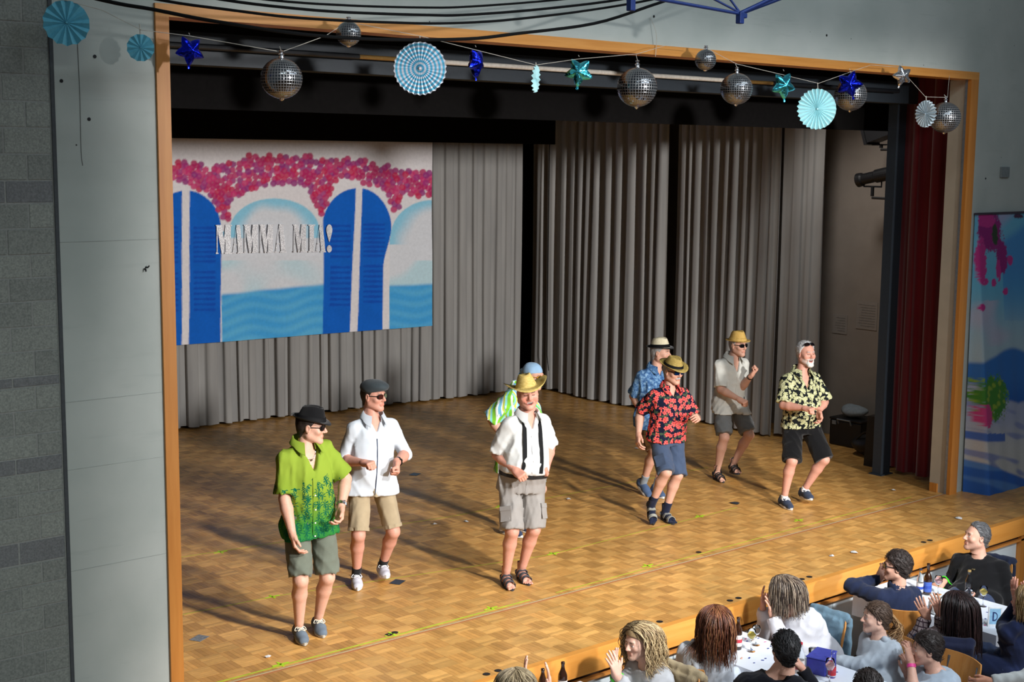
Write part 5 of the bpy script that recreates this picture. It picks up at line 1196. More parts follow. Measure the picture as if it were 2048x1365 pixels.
POSE={'G': {'root': (5.47, 8.93, 0.0),
       'head': (0.023, -0.014, 1.674),
       'neck': (-0.02, 0.013, 1.534),
       'pel': (0.007, -0.004, 0.921),
       'elR': (-0.256, 0.063, 1.092),
       'wrR': (-0.21, -0.106, 0.893),
       'elL': (0.249, -0.094, 1.204),
       'wrL': (0.171, -0.198, 1.046),
       'anR': (-0.091, 0.007, 0.09),
       'anL': (0.118, 0.064, 0.09)},
 'W': {'root': (6.55, 9.72, 0.0),
       'head': (0.047, -0.032, 1.69),
       'neck': (0.043, -0.029, 1.493),
       'pel': (0.027, -0.018, 0.919),
       'elR': (-0.194, 0.106, 1.122),
       'wrR': (-0.166, -0.177, 1.152),
       'elL': (0.211, -0.142, 1.244),
       'wrL': (0.133, -0.259, 1.125),
       'anR': (-0.07, 0.07, 0.09),
       'anL': (0.205, 0.068, 0.12)},
 'S': {'root': (7.62, 9.0, 0.0),
       'head': (0.078, -0.066, 1.703),
       'neck': (0.08, -0.068, 1.508),
       'pel': (0.042, -0.035, 0.927),
       'elR': (-0.138, 0.143, 1.148),
       'wrR': (-0.145, -0.166, 1.067),
       'elL': (0.367, -0.048, 1.133),
       'wrL': (0.201, -0.197, 1.064),
       'anR': (-0.107, -0.021, 0.09),
       'anL': (0.095, 0.007, 0.09)},
 'B': {'root': (8.75, 10.15, 0.0),
       'head': (0.038, -0.033, 1.595),
       'neck': (-0.058, 0.05, 1.468),
       'pel': (-0.098, 0.085, 0.821),
       'elR': (-0.326, 0.149, 1.157),
       'wrR': (-0.295, -0.009, 0.989),
       'elL': (-0.008, -0.125, 1.122),
       'wrL': (-0.087, -0.255, 1.003)},
 'F': {'root': (10.2, 9.72, 0.0),
       'head': (0.08, -0.084, 1.567),
       'neck': (0.062, -0.065, 1.393),
       'pel': (0.043, -0.045, 0.882),
       'elR': (-0.131, 0.181, 1.058),
       'wrR': (-0.225, 0.091, 0.914),
       'elL': (0.23, -0.212, 1.171),
       'wrL': (0.111, -0.406, 1.12),
       'anR': (-0.183, -0.079, 0.19),
       'anL': (0.005, -0.101, 0.09)},
 'BL': {'root': (10.93, 10.6, 0.0),
        'head': (0.081, -0.083, 1.595),
        'neck': (0.049, -0.05, 1.414),
        'pel': (0.023, -0.024, 0.874),
        'elR': (-0.108, 0.111, 1.051),
        'wrR': (-0.099, -0.041, 0.902),
        'elL': (0.256, -0.12, 1.045),
        'wrL': (0.205, -0.211, 0.893),
        'anR': (-0.122, -0.065, 0.14),
        'anL': (-0.031, -0.172, 0.09)},
 'P': {'root': (12.25, 10.62, 0.0),
       'head': (0.08, -0.092, 1.571),
       'neck': (0.041, -0.048, 1.415),
       'pel': (0.026, -0.029, 0.876),
       'elR': (-0.18, -0.006, 1.115),
       'wrR': (-0.158, -0.322, 0.985),
       'elL': (0.097, -0.188, 1.136),
       'wrL': (0.033, -0.344, 1.239),
       'anR': (-0.228, -0.098, 0.09),
       'anL': (0.036, -0.113, 0.14)},
 'C': {'root': (11.9, 9.32, 0.0),
       'head': (0.057, -0.073, 1.652),
       'neck': (0.032, -0.041, 1.447),
       'pel': (0.039, -0.05, 0.871),
       'elR': (-0.234, 0.072, 1.133),
       'wrR': (-0.23, -0.29, 1.109),
       'elL': (0.231, -0.165, 1.161),
       'wrL': (0.062, -0.273, 1.047),
       'anR': (-0.256, -0.096, 0.09),
       'anL': (0.077, -0.103, 0.13)},
 'A1': {'root': (7.04, 6.62, -0.9),
        'head': (-0.128, 0.136, 1.152),
        'neck': (-0.078, 0.083, 0.978),
        'pel': (-0.022, 0.023, 0.601),
        'elR': (-0.355, 0.158, 0.814),
        'wrR': (-0.369, 0.101, 0.96),
        'elL': (-0.206, -0.073, 0.831),
        'wrL': (-0.43, 0.019, 0.977)},
 'A2': {'root': (7.63, 6.72, -0.9),
        'head': (0.029, -0.033, 1.153),
        'neck': (0.0, -0.0, 0.972),
        'pel': (-0.042, 0.048, 0.57),
        'elR': (0.18, -0.053, 0.706),
        'wrR': (0.395, 0.005, 0.677),
        'elL': (-0.034, 0.19, 0.684),
        'wrL': (0.191, 0.237, 0.635)},
 'A3': {'root': (8.92, 6.85, -0.9),
        'head': (-0.101, 0.131, 1.083),
        'neck': (-0.027, 0.036, 0.917),
        'pel': (0.068, -0.089, 0.521),
        'elR': (-0.077, 0.346, 0.69),
        'wrR': (-0.094, 0.319, 0.885),
        'elL': (-0.203, 0.018, 0.775),
        'wrL': (-0.209, 0.107, 0.885)},
 'A4': {'root': (7.62, 6.0, -0.9),
        'head': (0.012, -0.015, 1.146),
        'neck': (-0.032, 0.041, 0.952),
        'pel': (-0.086, 0.109, 0.565),
        'elR': (0.207, -0.102, 0.805),
        'wrR': (0.25, 0.006, 0.932),
        'elL': (-0.212, 0.269, 0.736),
        'wrL': (0.098, 0.361, 0.627)},
 'A5': {'root': (8.98, 6.04, -0.9),
        'head': (-0.054, 0.081, 1.074),
        'neck': (-0.04, 0.059, 0.913),
        'pel': (-0.013, 0.02, 0.528),
        'elR': (-0.074, 0.289, 0.605),
        'wrR': (-0.14, 0.388, 0.634),
        'elL': (-0.278, 0.144, 0.698),
        'wrL': (-0.313, 0.286, 0.717)},
 'A6': {'root': (9.95, 6.62, -0.9),
        'head': (-0.01, 0.015, 1.173),
        'neck': (-0.007, 0.011, 0.982),
        'pel': (0.024, -0.036, 0.499),
        'elR': (0.194, -0.111, 0.707),
        'wrR': (0.385, -0.037, 0.669),
        'elL': (-0.145, 0.308, 0.952),
        'wrL': (0.034, 0.22, 1.002)},
 'A7': {'root': (11.5, 6.75, -0.9),
        'head': (-0.03, 0.051, 1.136),
        'neck': (-0.014, 0.023, 0.95),
        'pel': (0.015, -0.026, 0.453),
        'elR': (-0.108, 0.282, 0.645),
        'wrR': (-0.256, 0.238, 0.681),
        'elL': (0.012, -0.217, 0.747),
        'wrL': (-0.172, -0.103, 0.634)},
 'A8': {'root': (9.62, 5.82, -0.9),
        'head': (-0.021, 0.035, 1.085),
        'neck': (-0.042, 0.069, 0.893),
        'pel': (-0.061, 0.1, 0.466),
        'elR': (0.143, 0.15, 0.658),
        'wrR': (0.099, 0.222, 0.938),
        'elL': (-0.115, 0.287, 0.678),
        'wrL': (-0.045, 0.268, 0.935)},
 'A9': {'root': (8.95, 5.585, -0.9),
        'head': (-0.039, 0.063, 0.957),
        'neck': (-0.006, 0.01, 0.798),
        'pel': (0.026, -0.042, 0.447),
        'elR': (0.01, 0.173, 0.543),
        'wrR': (-0.024, 0.227, 0.696),
        'elL': (-0.289, 0.181, 0.716),
        'wrL': (-0.138, 0.127, 0.854)},
 'A10': {'root': (10.0, 5.3, -0.9),
         'head': (-0.067, 0.125, 1.17),
         'neck': (-0.074, 0.14, 1.003),
         'pel': (-0.073, 0.137, 0.609),
         'elR': (-0.026, 0.049, 0.832),
         'wrR': (0.019, 0.178, 1.097),
         'elL': (-0.148, 0.28, 0.793),
         'wrL': (-0.014, 0.24, 1.13)},
 'A11': {'root': (9.0, 4.6, -0.9),
         'head': (-0.067, 0.13, 1.174),
         'neck': (-0.054, 0.106, 0.993),
         'pel': (-0.038, 0.074, 0.663),
         'elR': (-0.229, 0.228, 0.85),
         'wrR': (-0.297, 0.362, 0.824),
         'elL': (-0.321, 0.189, 1.07),
         'wrL': (-0.387, 0.318, 0.991)},
 'A12': {'root': (7.5, 5.2, -0.9),
         'head': (0.008, -0.011, 1.135),
         'neck': (-0.007, 0.009, 0.967),
         'pel': (-0.016, 0.023, 0.593),
         'elR': (0.081, -0.117, 0.792),
         'wrR': (0.349, 0.023, 0.669),
         'elL': (-0.104, 0.15, 0.751),
         'wrL': (0.197, 0.243, 0.636)},
 'A13': {'root': (5.7, 6.62, -0.9),
         'head': (-0.043, 0.037, 1.137),
         'neck': (-0.046, 0.04, 0.973),
         'pel': (-0.051, 0.044, 0.605),
         'elR': (0.152, 0.001, 0.881),
         'wrR': (0.296, 0.075, 1.015),
         'elL': (0.005, 0.194, 0.856),
         'wrL': (0.143, 0.141, 1.079)}}
# ================================================================ printed cloth
def polar(t,P,scale,rnd):
    vo=t.voro(P,scale,rnd); l=t.vm('SUBTRACT',P,vo['Position']); X,Y,_=t.sep(l); r=t.vm('LENGTH',l,out=1); return X,Y,r,t.math('ARCTAN2',Y,X),vo
def cloth_out(t,c):
    v=t.obj(); t.bump(t.math('ADD',t.noise(v,500,1),t.math('MULTIPLY',t.noise(v,28,3),1.2)),.2,.004); return t.col(c)
t=NT('palm_print_shirt',.85,spec=.15); P=t.attr('pat'); X,Y,Z=t.sep(P)
base=t.ramp(t.step(t.math('ADD',Y,t.math('MULTIPLY',t.noise(P,5,2),.12)),.78,1.42),[(0,sr(18,108,56)),(.34,sr(54,126,46)),(.62,sr(116,142,40)),(1,sr(134,156,52))])
def palm(P,sc,seed):
    P=t.vm('ADD',P,t.vm('MULTIPLY',t.vm('SUBTRACT',t.noise(P,34,2,out=1),(.5,.5,.5)),(.022,.022,0)))
    x,y,r,a,vo=polar(t,t.vm('ADD',P,(seed,seed*.7,0)),sc,.55); fr=t.math('POWER',t.math('ABSOLUTE',t.math('COSINE',t.math('MULTIPLY_ADD',a,3.5,.4))),3.0); R=t.math('MULTIPLY',t.math('MULTIPLY_ADD',fr,.86,.10),.036)
    m=t.math('LESS_THAN',r,R); tr=t.math('MULTIPLY',t.math('LESS_THAN',t.math('ABSOLUTE',x),.0035),t.math('MULTIPLY',t.math('LESS_THAN',y,0),t.math('GREATER_THAN',y,-.045))); return t.math('MAXIMUM',m,tr)
pm=t.math('MAXIMUM',palm(P,14,0),palm(P,11,3.3)); low=t.step(t.math('ADD',Y,t.math('MULTIPLY',t.noise(P,9,2),.42)),1.46,1.45)
c=t.mix(t.math('MULTIPLY',pm,low),base,sr(8,84,58)); M_PALM=cloth_out(t,c)
t=NT('hibiscus_print_shirt',.85,spec=.15); P=t.attr('pat')
x,y,r,a,vo=polar(t,t.vm('ADD',P,(5,2,0)),11,.9); lf=t.math('LESS_THAN',r,t.math('MULTIPLY',t.math('POWER',t.math('ABSOLUTE',t.math('COSINE',t.math('MULTIPLY',a,1.5))),1.5),.045)); c=t.mix(lf,sr(22,26,48),sr(66,82,62))
for sc,sd in ((12,0),(14,7.7)):
    x,y,r,a,vo=polar(t,t.vm('ADD',P,(sd,sd*.31,0)),sc,.62); ab=t.math('MULTIPLY_ADD',vo['Distance'],0,2.5); pt=t.math('ABSOLUTE',t.math('COSINE',t.math('MULTIPLY',a,2.5))); R=t.math('MULTIPLY',t.math('MULTIPLY_ADD',t.math('POWER',pt,.6),.6,.36),.34/sc); pc=t.mix(t.step(t.noise(P,90,2),.35,.65),sr(224,58,62),sr(244,104,100)); pc=t.mix(t.math('LESS_THAN',r,.006),pc,sr(150,24,40)); pc=t.mix(t.math('LESS_THAN',t.math('ABSOLUTE',t.math('SUBTRACT',pt,.98)),.012),pc,sr(250,150,130)); c=t.mix(t.math('LESS_THAN',r,R),c,pc)
M_HIB=cloth_out(t,c)
t=NT('cream_leaf_print_shirt',.85,spec=.15); P=t.attr('pat'); P=t.vm('ADD',P,t.vm('MULTIPLY',t.vm('SUBTRACT',t.noise(P,22,2,out=1),(.5,.5,.5)),(.035,.035,0))); c=sr(20,24,26)
for sc,sd,k in ((12,0,3.5),(17,4.1,2.5),(22,9.3,4.0)):
    x,y,r,a,vo=polar(t,t.vm('ADD',P,(sd,sd*.31,0)),sc,.95); pt=t.math('POWER',t.math('ABSOLUTE',t.math('COSINE',t.math('MULTIPLY',a,k))),.7); R=t.math('MULTIPLY',t.math('MULTIPLY_ADD',pt,.5,.25),.45/sc); vein=t.math('FRACT',t.math('MULTIPLY',a,5.0)); pc=t.mix(t.step(vein,.65,.9),sr(192,192,146),sr(140,146,100)); pc=t.mix(t.step(t.noise(P,40,2),.5,.7),pc,sr(220,216,178)); c=t.mix(t.math('LESS_THAN',r,R),c,pc)
M_LEAF=cloth_out(t,c)
t=NT('blue_batik_shirt',.85,spec=.15); P=t.attr('pat'); n=t.noise(P,26,4,.7); vo=t.voro(P,30,1); c=t.ramp(n,[(.30,sr(34,60,104)),(.46,sr(66,104,152)),(.58,sr(112,152,190)),(.72,sr(176,200,216))]); c=t.mix(t.step(vo['Distance'],.012,.008),c,sr(200,214,226)); M_BATIK=cloth_out(t,c)
t=NT('striped_shirt',.85,spec=.15); P=t.attr('pat'); X,Y,Z=t.sep(P); w=t.math('FRACT',t.math('MULTIPLY',t.math('ADD',X,t.math('MULTIPLY',t.noise(P,4,1),.03)),7.5)); c=t.ramp(w,[(0,sr(130,206,60)),(.20,sr(130,206,60)),(.24,sr(236,244,240)),(.38,sr(236,244,240)),(.42,sr(120,186,216)),(.58,sr(120,186,216)),(.62,sr(238,244,238)),(.70,sr(206,222,90)),(.80,sr(206,222,90)),(.84,sr(140,214,214)),(1,sr(240,246,244))]); c.node.color_ramp.interpolation='CONSTANT'; M_STRIPE=cloth_out(t,c)
t=NT('grid_knit_sweater',.95,spec=.1); P=t.attr('pat'); X,Y,Z=t.sep(P); g=t.math('MAXIMUM',t.math('GREATER_THAN',t.math('FRACT',t.math('MULTIPLY',X,28.0)),.8),t.math('GREATER_THAN',t.math('FRACT',t.math('MULTIPLY',Y,24.0)),.76)); M_GRID=cloth_out(t,t.mix(g,sr(150,136,138),sr(64,50,58)))
M_WSH=fabric('white_shirt_cloth',sr(204,212,220),.03); M_WSH2=fabric('white_cotton_shirt',sr(208,210,208),.03); M_LIN=fabric('white_linen_shirt',sr(206,206,198),.06)
def straw(name,a,b):
    t=NT(name,.75,spec=.25); v=t.obj(); w=t.noise(t.scalev(v,(40,40,170)),1.0,3); w2=t.noise(t.scalev(v,(170,170,40)),1.0,2); t.bump(t.math('ADD',w,w2),.5,.004); return t.col(t.mix(t.step(w,.35,.65),a,b))
M_STRAW=straw('yellow_straw',sr(186,158,84),sr(214,190,116)); M_STRAW2=straw('olive_straw',sr(150,128,66),sr(184,160,92)); M_STRAW3=straw('golden_straw',sr(196,156,78),sr(216,180,104)); M_STRAW4=straw('pale_straw',sr(206,196,162),sr(228,218,190))
M_BLKF=fabric('black_felt',sr(13,13,15),.1); M_BLKB=plain('black_ribbon',sr(13,13,15),.75,spec=.2); M_SHAD=plain('dark_lens',sr(12,12,16),.08,spec=.8); M_BLKP=plain('black_plastic',sr(14,14,16),.35)
M_GOLDP=plain('tortoise_yellow_plastic',sr(206,150,40),.3); M_BLENS=plain('blue_mirror_lens',sr(30,70,140),.06,metal=.8)
M_NAVYS=fabric('navy_sock',sr(26,32,54),.06); M_BLKS=fabric('black_sock',sr(24,25,28),.06); M_GREYS=fabric('grey_sock',sr(140,148,154),.06)
M_WRUB=plain('white_rubber',sr(226,226,222),.5); M_DRUB=plain('dark_rubber',sr(46,48,54),.6); M_LACE=plain('cream_lace',sr(222,214,192),.8); M_SIL=plain('silver_metal',sr(200,200,204),.25,metal=1)
H_GREY=hairmat('grey_hair',sr(150,150,150)); H_DARK=hairmat('dark_brown_hair',sr(44,34,30)); H_BLACK=hairmat('black_hair',sr(22,20,22)); H_SILVER=hairmat('silver_hair',sr(190,190,190)); H_BROWN=hairmat('brown_hair',sr(74,56,44)); H_SALT=hairmat('salt_pepper_hair',sr(92,92,94))
wl=(0,0,-1)
# ---- 1 green palm shirt
p=Person('G','dancer','man in green palm print shirt, black hat and grey shorts, front left of the stage',dict(H=1.79,yawp=254,yaws=268,shtilt=7,yawh=316,pitch=-4,skin=SK['fair'],belly=.012,footR=(252,),footL=(250,),handR=('relax',None,(.6,-.3,0)),handL=('relax',None,(-.7,-.2,0)),squint=0,kneeout=.12),'men dancing on the stage').body()
p.top('shirt',M_PALM,sleeve=.88,drop=.11,fit=.034,vneck=.20,sr_=(.078,.094),wave=(.008,15),seed=2,label='green to lime shirt printed with palm trees'); p.collar(M_PALM,1.08,.16); p.placket(M_PALM,-.22,.62,.035); p.buttons(M_WRUB,(-.12,.05,.22,.4))
g_=fabric('olive_grey_shorts',sr(104,110,98),.06); p.shorts(g_,.93,.018,(.108,.106),seed=4); p.fly(g_)
for n in 'RL': p.shoe(n,'boat',fabric('blue_grey_canvas',sr(98,110,122),.08),plain('pale_sole',sr(176,170,156),.6),M_LACE)
p.hair(H_DARK,tuft=0,thick=.006); p.hat(M_BLKF,M_BLKB,height=.105,taper=.82,brim=.042,curl=(.018,.016,-.014),dent=.03,tilt=(-6,3),z0=.05); p.glasses(M_BLKP,M_SHAD); p.watch('L',M_SIL,M_SIL)
q=[]
for i in range(15):
    t_=-1+2*i/14; u=.075*t_; r_=p.vb.hit(p.neck+p.rt*u+p.fw*.3-p.up*(.012+.095*(1-t_*t_)),-p.fw,.32)
    if r_ is not None: q.append(tuple(A3(r_)+p.fw*.004))
nk=obj('necklace',tube(q,.0022,5),M_SIL,p.e); obj('pendant',lathe([(.001,-.012),(.009,-.006),(.009,.004),(.001,.008)],8,c=q[len(q)//2]),M_SIL,nk)
# ---- 2 white shirt, flat cap
p=Person('W','dancer','man in white shirt, dark flat cap and beige shorts, beside the green shirt dancer',dict(H=1.80,yawp=252,yaws=258,yawh=290,pitch=0,skin=SK['ruddy'],belly=.022,footR=(240,),footL=(246,8),handR=('fist',None,(.2,.1,-1)),handL=('fist',(-.1,-.35,-.9),(-.9,.1,0)),kneeout=.25),'men dancing on the stage').body()
p.top('shirt',M_WSH,sleeve=1.18,drop=.09,fit=.020,vneck=.12,wave=(.007,17),seed=6,label='white shirt with rolled sleeves and a navy placket line'); p.collar(M_WSH,1.06,.14); p.placket(fabric('navy_edge',sr(40,50,74)),-.2,.72,.007,.004)
g_=fabric('beige_shorts',sr(168,152,124),.05); p.shorts(g_,.90,.012,(.102,.092),seed=8); p.fly(g_)
for n in 'RL': p.sock(n,M_BLKS,.09); p.shoe(n,'sneaker',fabric('light_grey_mesh',sr(196,196,206),.06),M_WRUB,plain('white_lace',sr(230,230,232),.7)); p.band('shorts_cuff',p.vs,p.hip[n]+(p.kn[n]-p.hip[n])*.885,p.kn[n]-p.hip[n],.17,.03,.004,g_,p.sho)
p.hair(H_DARK,tuft=0,thick=.006); p.glasses(M_BLKP,plain('brown_lens',sr(60,26,20),.08,spec=.8)); p.watch('L',M_BLKP,M_BLKP)
v=Vol((-.13,-.15,.0),(.13,.20,.17),.006); v.ell((0,-.008,.062),(.094,.116,.068)); v.ell((0,.03,.085),(.088,.105,.045),k=.02); v.ell((0,.118,.046),(.072,.052,.011),k=.015); v.cut((0,0,.030),(0,.25,-1)); V,F=v.mesh(1)
fc=obj('flat_cap',(loc2(V*p.hs,p.Fh@frame(90,-4),p.hc),F),fabric('dark_slate_wool',sr(58,66,70),.12),p.e,smooth=True); obj('cap_button',lst(lathe([(.001,.128),(.009,.131),(.008,.135),(.001,.136)],10),p.Fh,p.hc),fabric('dark_slate_wool',sr(58,66,70)),fc)
# ---- 3 straw hat, braces
p=Person('S','dancer','laughing man in white shirt with black suspenders and wide straw hat, centre stage',dict(H=1.80,yawp=250,yaws=260,yawh=240,pitch=-2,roll=-4,skin=SK['ruddy'],rosy=1.3,belly=.060,footR=(247,),footL=(250,),barefoot=1,handR=('fist',None,(.5,.2,-.6)),handL=('fist',None,(-.7,.1,-.3)),smile=.7,squint=1,jaw=1.12,hscale=1.1,neckw=1.15,kneeout=.1),'men dancing on the stage').body()
p.top('shirt',M_WSH2,sleeve=.90,drop=-.085,fit=.024,vneck=.12,sr_=(.078,.096),wave=(.008,15),seed=11,label='white short sleeved shirt tucked into the shorts'); p.collar(M_WSH2,1.12,.16); p.placket(M_WSH2,.1,.72,.03); p.buttons(M_WRUB,(.2,.36,.52))
g_=fabric('light_grey_cargo',sr(150,146,142),.05); p.shorts(g_,.98,.022,(.106,.116),waist=.155,seed=13); p.fly(g_); p.legpocket('R',g_); p.legpocket('L',g_)
p.band('belt',p.vs,p.pel+(p.neck-p.pel)*.125,p.neck-p.pel,.36,.034,.005,plain('black_leather',sr(24,22,22),.45),p.sho)
for sg in (1,-1):
    P=[];N=[]
    for tt in np.linspace(.10,.93,13):
        q,d=p.front(tt,sg*(.085-.01*tt))
        if q is not None: P.append(q);N.append(d)
    for ang in (25,55,90,125,155):
        d=p.fw*math.cos(math.radians(ang))+A3([0,0,1])*math.sin(math.radians(ang)); c_=p.pel+(p.neck-p.pel)*.93+p.rt*sg*.072-p.up*.03; q=p.vt.hit(c_+d*.25,-d,.25)
        if q is not None: P.append(q);N.append(d)
    for tt in np.linspace(.88,.1,10):
        q,d=p.front(tt,sg*.075*(tt*.9),True)
        if q is not None: P.append(q);N.append(d)
    obj('suspender',ribbon([q+n_*.006 for q,n_ in zip(p.smp(P,6),N)],N,.036,.004),M_BLKB,p.shirt)
for n in 'RL': p.sandal(n,fabric('grey_black_webbing',sr(58,60,68),.15),M_DRUB,[(.135,.01,.135,.02,.034),(.06,.02,.075,.03,.036),(.0,.03,.045,.06,.030)])
p.hair(H_GREY,tuft=0,thick=.006); p.hat(M_STRAW,None,height=.105,taper=.66,brim=.085,curl=(.055,-.012,-.020),dent=.03,pinch=.35,tilt=(4,-6),z0=.052)
# ---- 4 bandana
p=Person('B','dancer','man in light blue bandana, yellow sunglasses and green striped shirt behind the suspender dancer',dict(H=1.76,yawp=285,yaws=292,yawh=288,pitch=-6,skin=SK['fair'],footR=(280,),footL=(280,)),'men dancing on the stage').body()
p.top('shirt',M_STRIPE,sleeve=1.0,drop=.20,fit=.034,vneck=.10,sr_=(.085,.11),wave=(.010,14),seed=21,label='short sleeved shirt with green, white and blue stripes'); p.collar(M_STRIPE,1.05,.14)
p.shorts(fabric('mint_shorts',sr(150,200,186),.05),.92,seed=22)
for n in 'RL': p.shoe(n,'canvas',fabric('dark_blue_canvas',sr(50,62,88),.08),M_WRUB,M_LACE)
v=Vol((-.11,-.19,-.02),(.11,.13,.16),.006); v.ell((0,-.014,.034),(.084,.104,.093)); v.wave(.003,60,3,6); v.ell((0,-.125,.03),(.018,.022,.018),k=.01); v.cut((0,0,.030),(0,.16,-1)); V,F=v.mesh(1); bn=obj('bandana',(loc2(V*p.hs,p.Fh,p.hc),F),fabric('light_blue_bandana',sr(150,184,214),.08),p.e,smooth=True)
for sx in (-1,1): obj('bandana_tail',lst(ribbon([(0,-.125,.03),(sx*.02,-.145,.0),(sx*.03,-.15,-.05)],[(0,-1,.2)]*3,.03,.003),p.Fh,p.hc),MATS['light_blue_bandana'],bn)
p.glasses(M_GOLDP,plain('brown_lens',sr(60,26,20)),w=.029,hh=.021); p.hair(H_GREY,tuft=0,thick=.004)
# ---- 5 red floral
p=Person('F','dancer','man in red hibiscus print shirt, olive straw hat and navy shorts',dict(H=1.72,yawp=255,yaws=252,yawh=266,pitch=-6,skin=SK['fair'],belly=.030,footR=(236,-32),footL=(250,),handR=('relax',None,(.8,-.2,0)),handL=('relax',None,(-.5,.4,-.4)),kneeout=.05),'men dancing on the stage').body()
p.top('shirt',M_HIB,sleeve=.86,drop=.05,fit=.026,vneck=.10,sr_=(.076,.088),wave=(.007,15),seed=31,label='navy shirt printed with red hibiscus flowers'); p.collar(M_HIB,1.05,.14); p.placket(M_HIB,-.2,.7,.03)
g_=fabric('navy_shorts',sr(66,80,104),.08); p.shorts(g_,1.02,.016,(.106,.108),seed=33); p.fly(g_); p.legpocket('R',g_)
for n in 'RL':
    p.sock(n,M_NAVYS,.11); fm=foot_mesh(); V=fm[0]*A3([1.06,1.01,1.04]); F_=p.ff(n); obj('sock_foot',(loc2(V*A3([1 if n=='L' else -1,1,1])-A3([0,0,.083]),F_,p.an[n]),fm[1] if n=='L' else fm[1][:,::-1]),M_NAVYS,p.e,smooth=True)
    p.sandal(n,fabric('grey_webbing',sr(150,150,142),.15),M_DRUB,[(.130,.01,.130,.02,.036),(.03,.03,.06,.05,.030)])
p.hair(H_GREY,tuft=0,thick=.006); p.hat(M_STRAW2,M_BLKB,height=.095,taper=.80,brim=.050,curl=(.024,.02,-.012),dent=.024,tilt=(-8,0),z0=.052,bw=.024); p.glasses(M_BLKP,M_BLENS); p.watch('L',M_BLKP,None,.012)
v=Vol((-.05,.06,-.09),(.05,.13,-.03),.0035); v.cap((-.026,.084,-.064),(0,.100,-.052),.006,.009,.004); v.cap((.026,.084,-.064),(0,.100,-.052),.006,.009,.004); V,F=v.mesh(1); obj('moustache',(loc2(V*p.hs,p.Fh,p.hc),F),H_SILVER,p.e,smooth=True)
# ---- 6 blue batik, partly hidden
p=Person('BL','dancer','man in blue patterned shirt and pale straw hat, behind the red floral dancer',dict(H=1.76,yawp=262,yaws=262,yawh=294,skin=SK['fair'],footR=(262,-28),footL=(250,)),'men dancing on the stage').body()
p.top('shirt',M_BATIK,sleeve=.9,drop=.13,fit=.028,vneck=.08,sr_=(.078,.09),seed=41,label='blue and white patterned short sleeved shirt'); p.collar(M_BATIK,1.05,.14)
g_=fabric('brown_shorts',sr(104,72,34),.1); p.shorts(g_,.95,seed=43); p.legpocket('R',g_)
for n in 'RL': p.sock(n,M_GREYS,.10); p.shoe(n,'canvas',fabric('denim_blue_canvas',sr(72,92,124),.08),M_WRUB,None)
p.hair(H_GREY,tuft=0,thick=.006); p.hat(M_STRAW4,M_BLKB,height=.105,taper=.84,brim=.042,curl=(.012,.014,-.010),dent=.026,tilt=(2,0),z0=.055,bw=.034,brimmat=M_BLKF)
# ---- 7 pale linen shirt
p=Person('P','dancer','man in pale linen shirt, golden straw hat and grey shorts with a raised thumb',dict(H=1.76,yawp=255,yaws=256,yawh=268,skin=SK['fair'],footR=(245,),footL=(240,6),handR=('fist',None,(.3,.2,-1)),handL=('thumbup',(.35,-.5,.75),(-.5,.6,.5)),kneeout=.25),'men dancing on the stage').body()
p.top('shirt',M_LIN,sleeve=.90,drop=.11,fit=.028,vneck=.17,sr_=(.074,.088),wave=(.008,16),seed=51,label='off white short sleeved linen shirt'); p.collar(M_LIN,1.06,.16); p.placket(M_LIN,-.2,.6,.03); p.buttons(M_WRUB,(-.1,.08,.26,.44))
p.shorts(fabric('grey_shorts',sr(108,110,110),.06),.92,.016,(.106,.112),seed=53)
for n in 'RL': p.sandal(n,fabric('black_trek_webbing',sr(26,27,30),.15),M_DRUB,[(.150,.01,.150,.015,.03),(.115,.012,.115,.022,.020),(.08,.02,.08,.03,.020),(.045,.02,.05,.045,.020),(.0,.03,.03,.07,.03)]); 
V0=None
p.hair(H_GREY,tuft=0,thick=.006); p.hat(M_STRAW3,M_STRAW3,height=.11,taper=.82,brim=.042,curl=(.004,.006,-.004),dent=.02,pinch=.15,tilt=(0,0),z0=.052); p.glasses(M_BLKP,M_SHAD); p.watch('L',M_BLKP,M_BLKP,.016)
fm=foot_mesh(); sk_=A3(SK['fair'])
for n in 'RL': obj('sock_foot',(loc2(fm[0]*A3([1 if n=='L' else -1,1,1])-A3([0,0,.085]),p.ff(n),p.an[n]),fm[1] if n=='L' else fm[1][:,::-1]),M_SKIN,p.bo,smooth=True,cols=np.tile(sk_,(len(fm[0]),1))).name='foot'
# ---- 8 cream leaf shirt
p=Person('C','dancer','laughing bearded man in black and cream leaf print shirt and black shorts, rightmost dancer',dict(H=1.77,yawp=252,yaws=250,yawh=254,pitch=2,skin=SK['ruddy'],rosy=.8,belly=.052,footR=(245,),footL=(243,6),handR=('point',None,(.1,.3,-1)),handL=('relax',(.1,-.35,-.9),(-.8,.2,.2)),smile=1.0,squint=1,brow=sr(150,150,150),jaw=1.06,neckw=1.1,kneeout=.4,hairline='receding',stubble=(*sr(206,200,194),.75)),'men dancing on the stage').body()
p.top('shirt',M_LEAF,sleeve=.92,drop=.03,fit=.030,vneck=.19,sr_=(.082,.104),wave=(.008,15),seed=61,label='black shirt with a dense cream leaf print'); p.collar(M_LEAF,1.10,.16); p.placket(M_LEAF,-.18,.55,.03)
p.shorts(fabric('black_shorts',sr(13,13,15),.08),1.0,.018,(.112,.116),seed=63)
for n in 'RL': p.shoe(n,'canvas',fabric('navy_canvas',sr(50,60,80),.08),M_WRUB,plain('white_lace',sr(230,230,232))); p.sock(n,fabric('white_sock',sr(220,220,214),.05),.035,.038)
p.hair(H_SILVER,thick=.012,tuft=900,ln=.022); g=p.glasses(M_BLKP,M_SHAD,up=46,z=.026,y=.124)
v=Vol((-.08,-.01,-.15),(.08,.13,-.03),.0045)
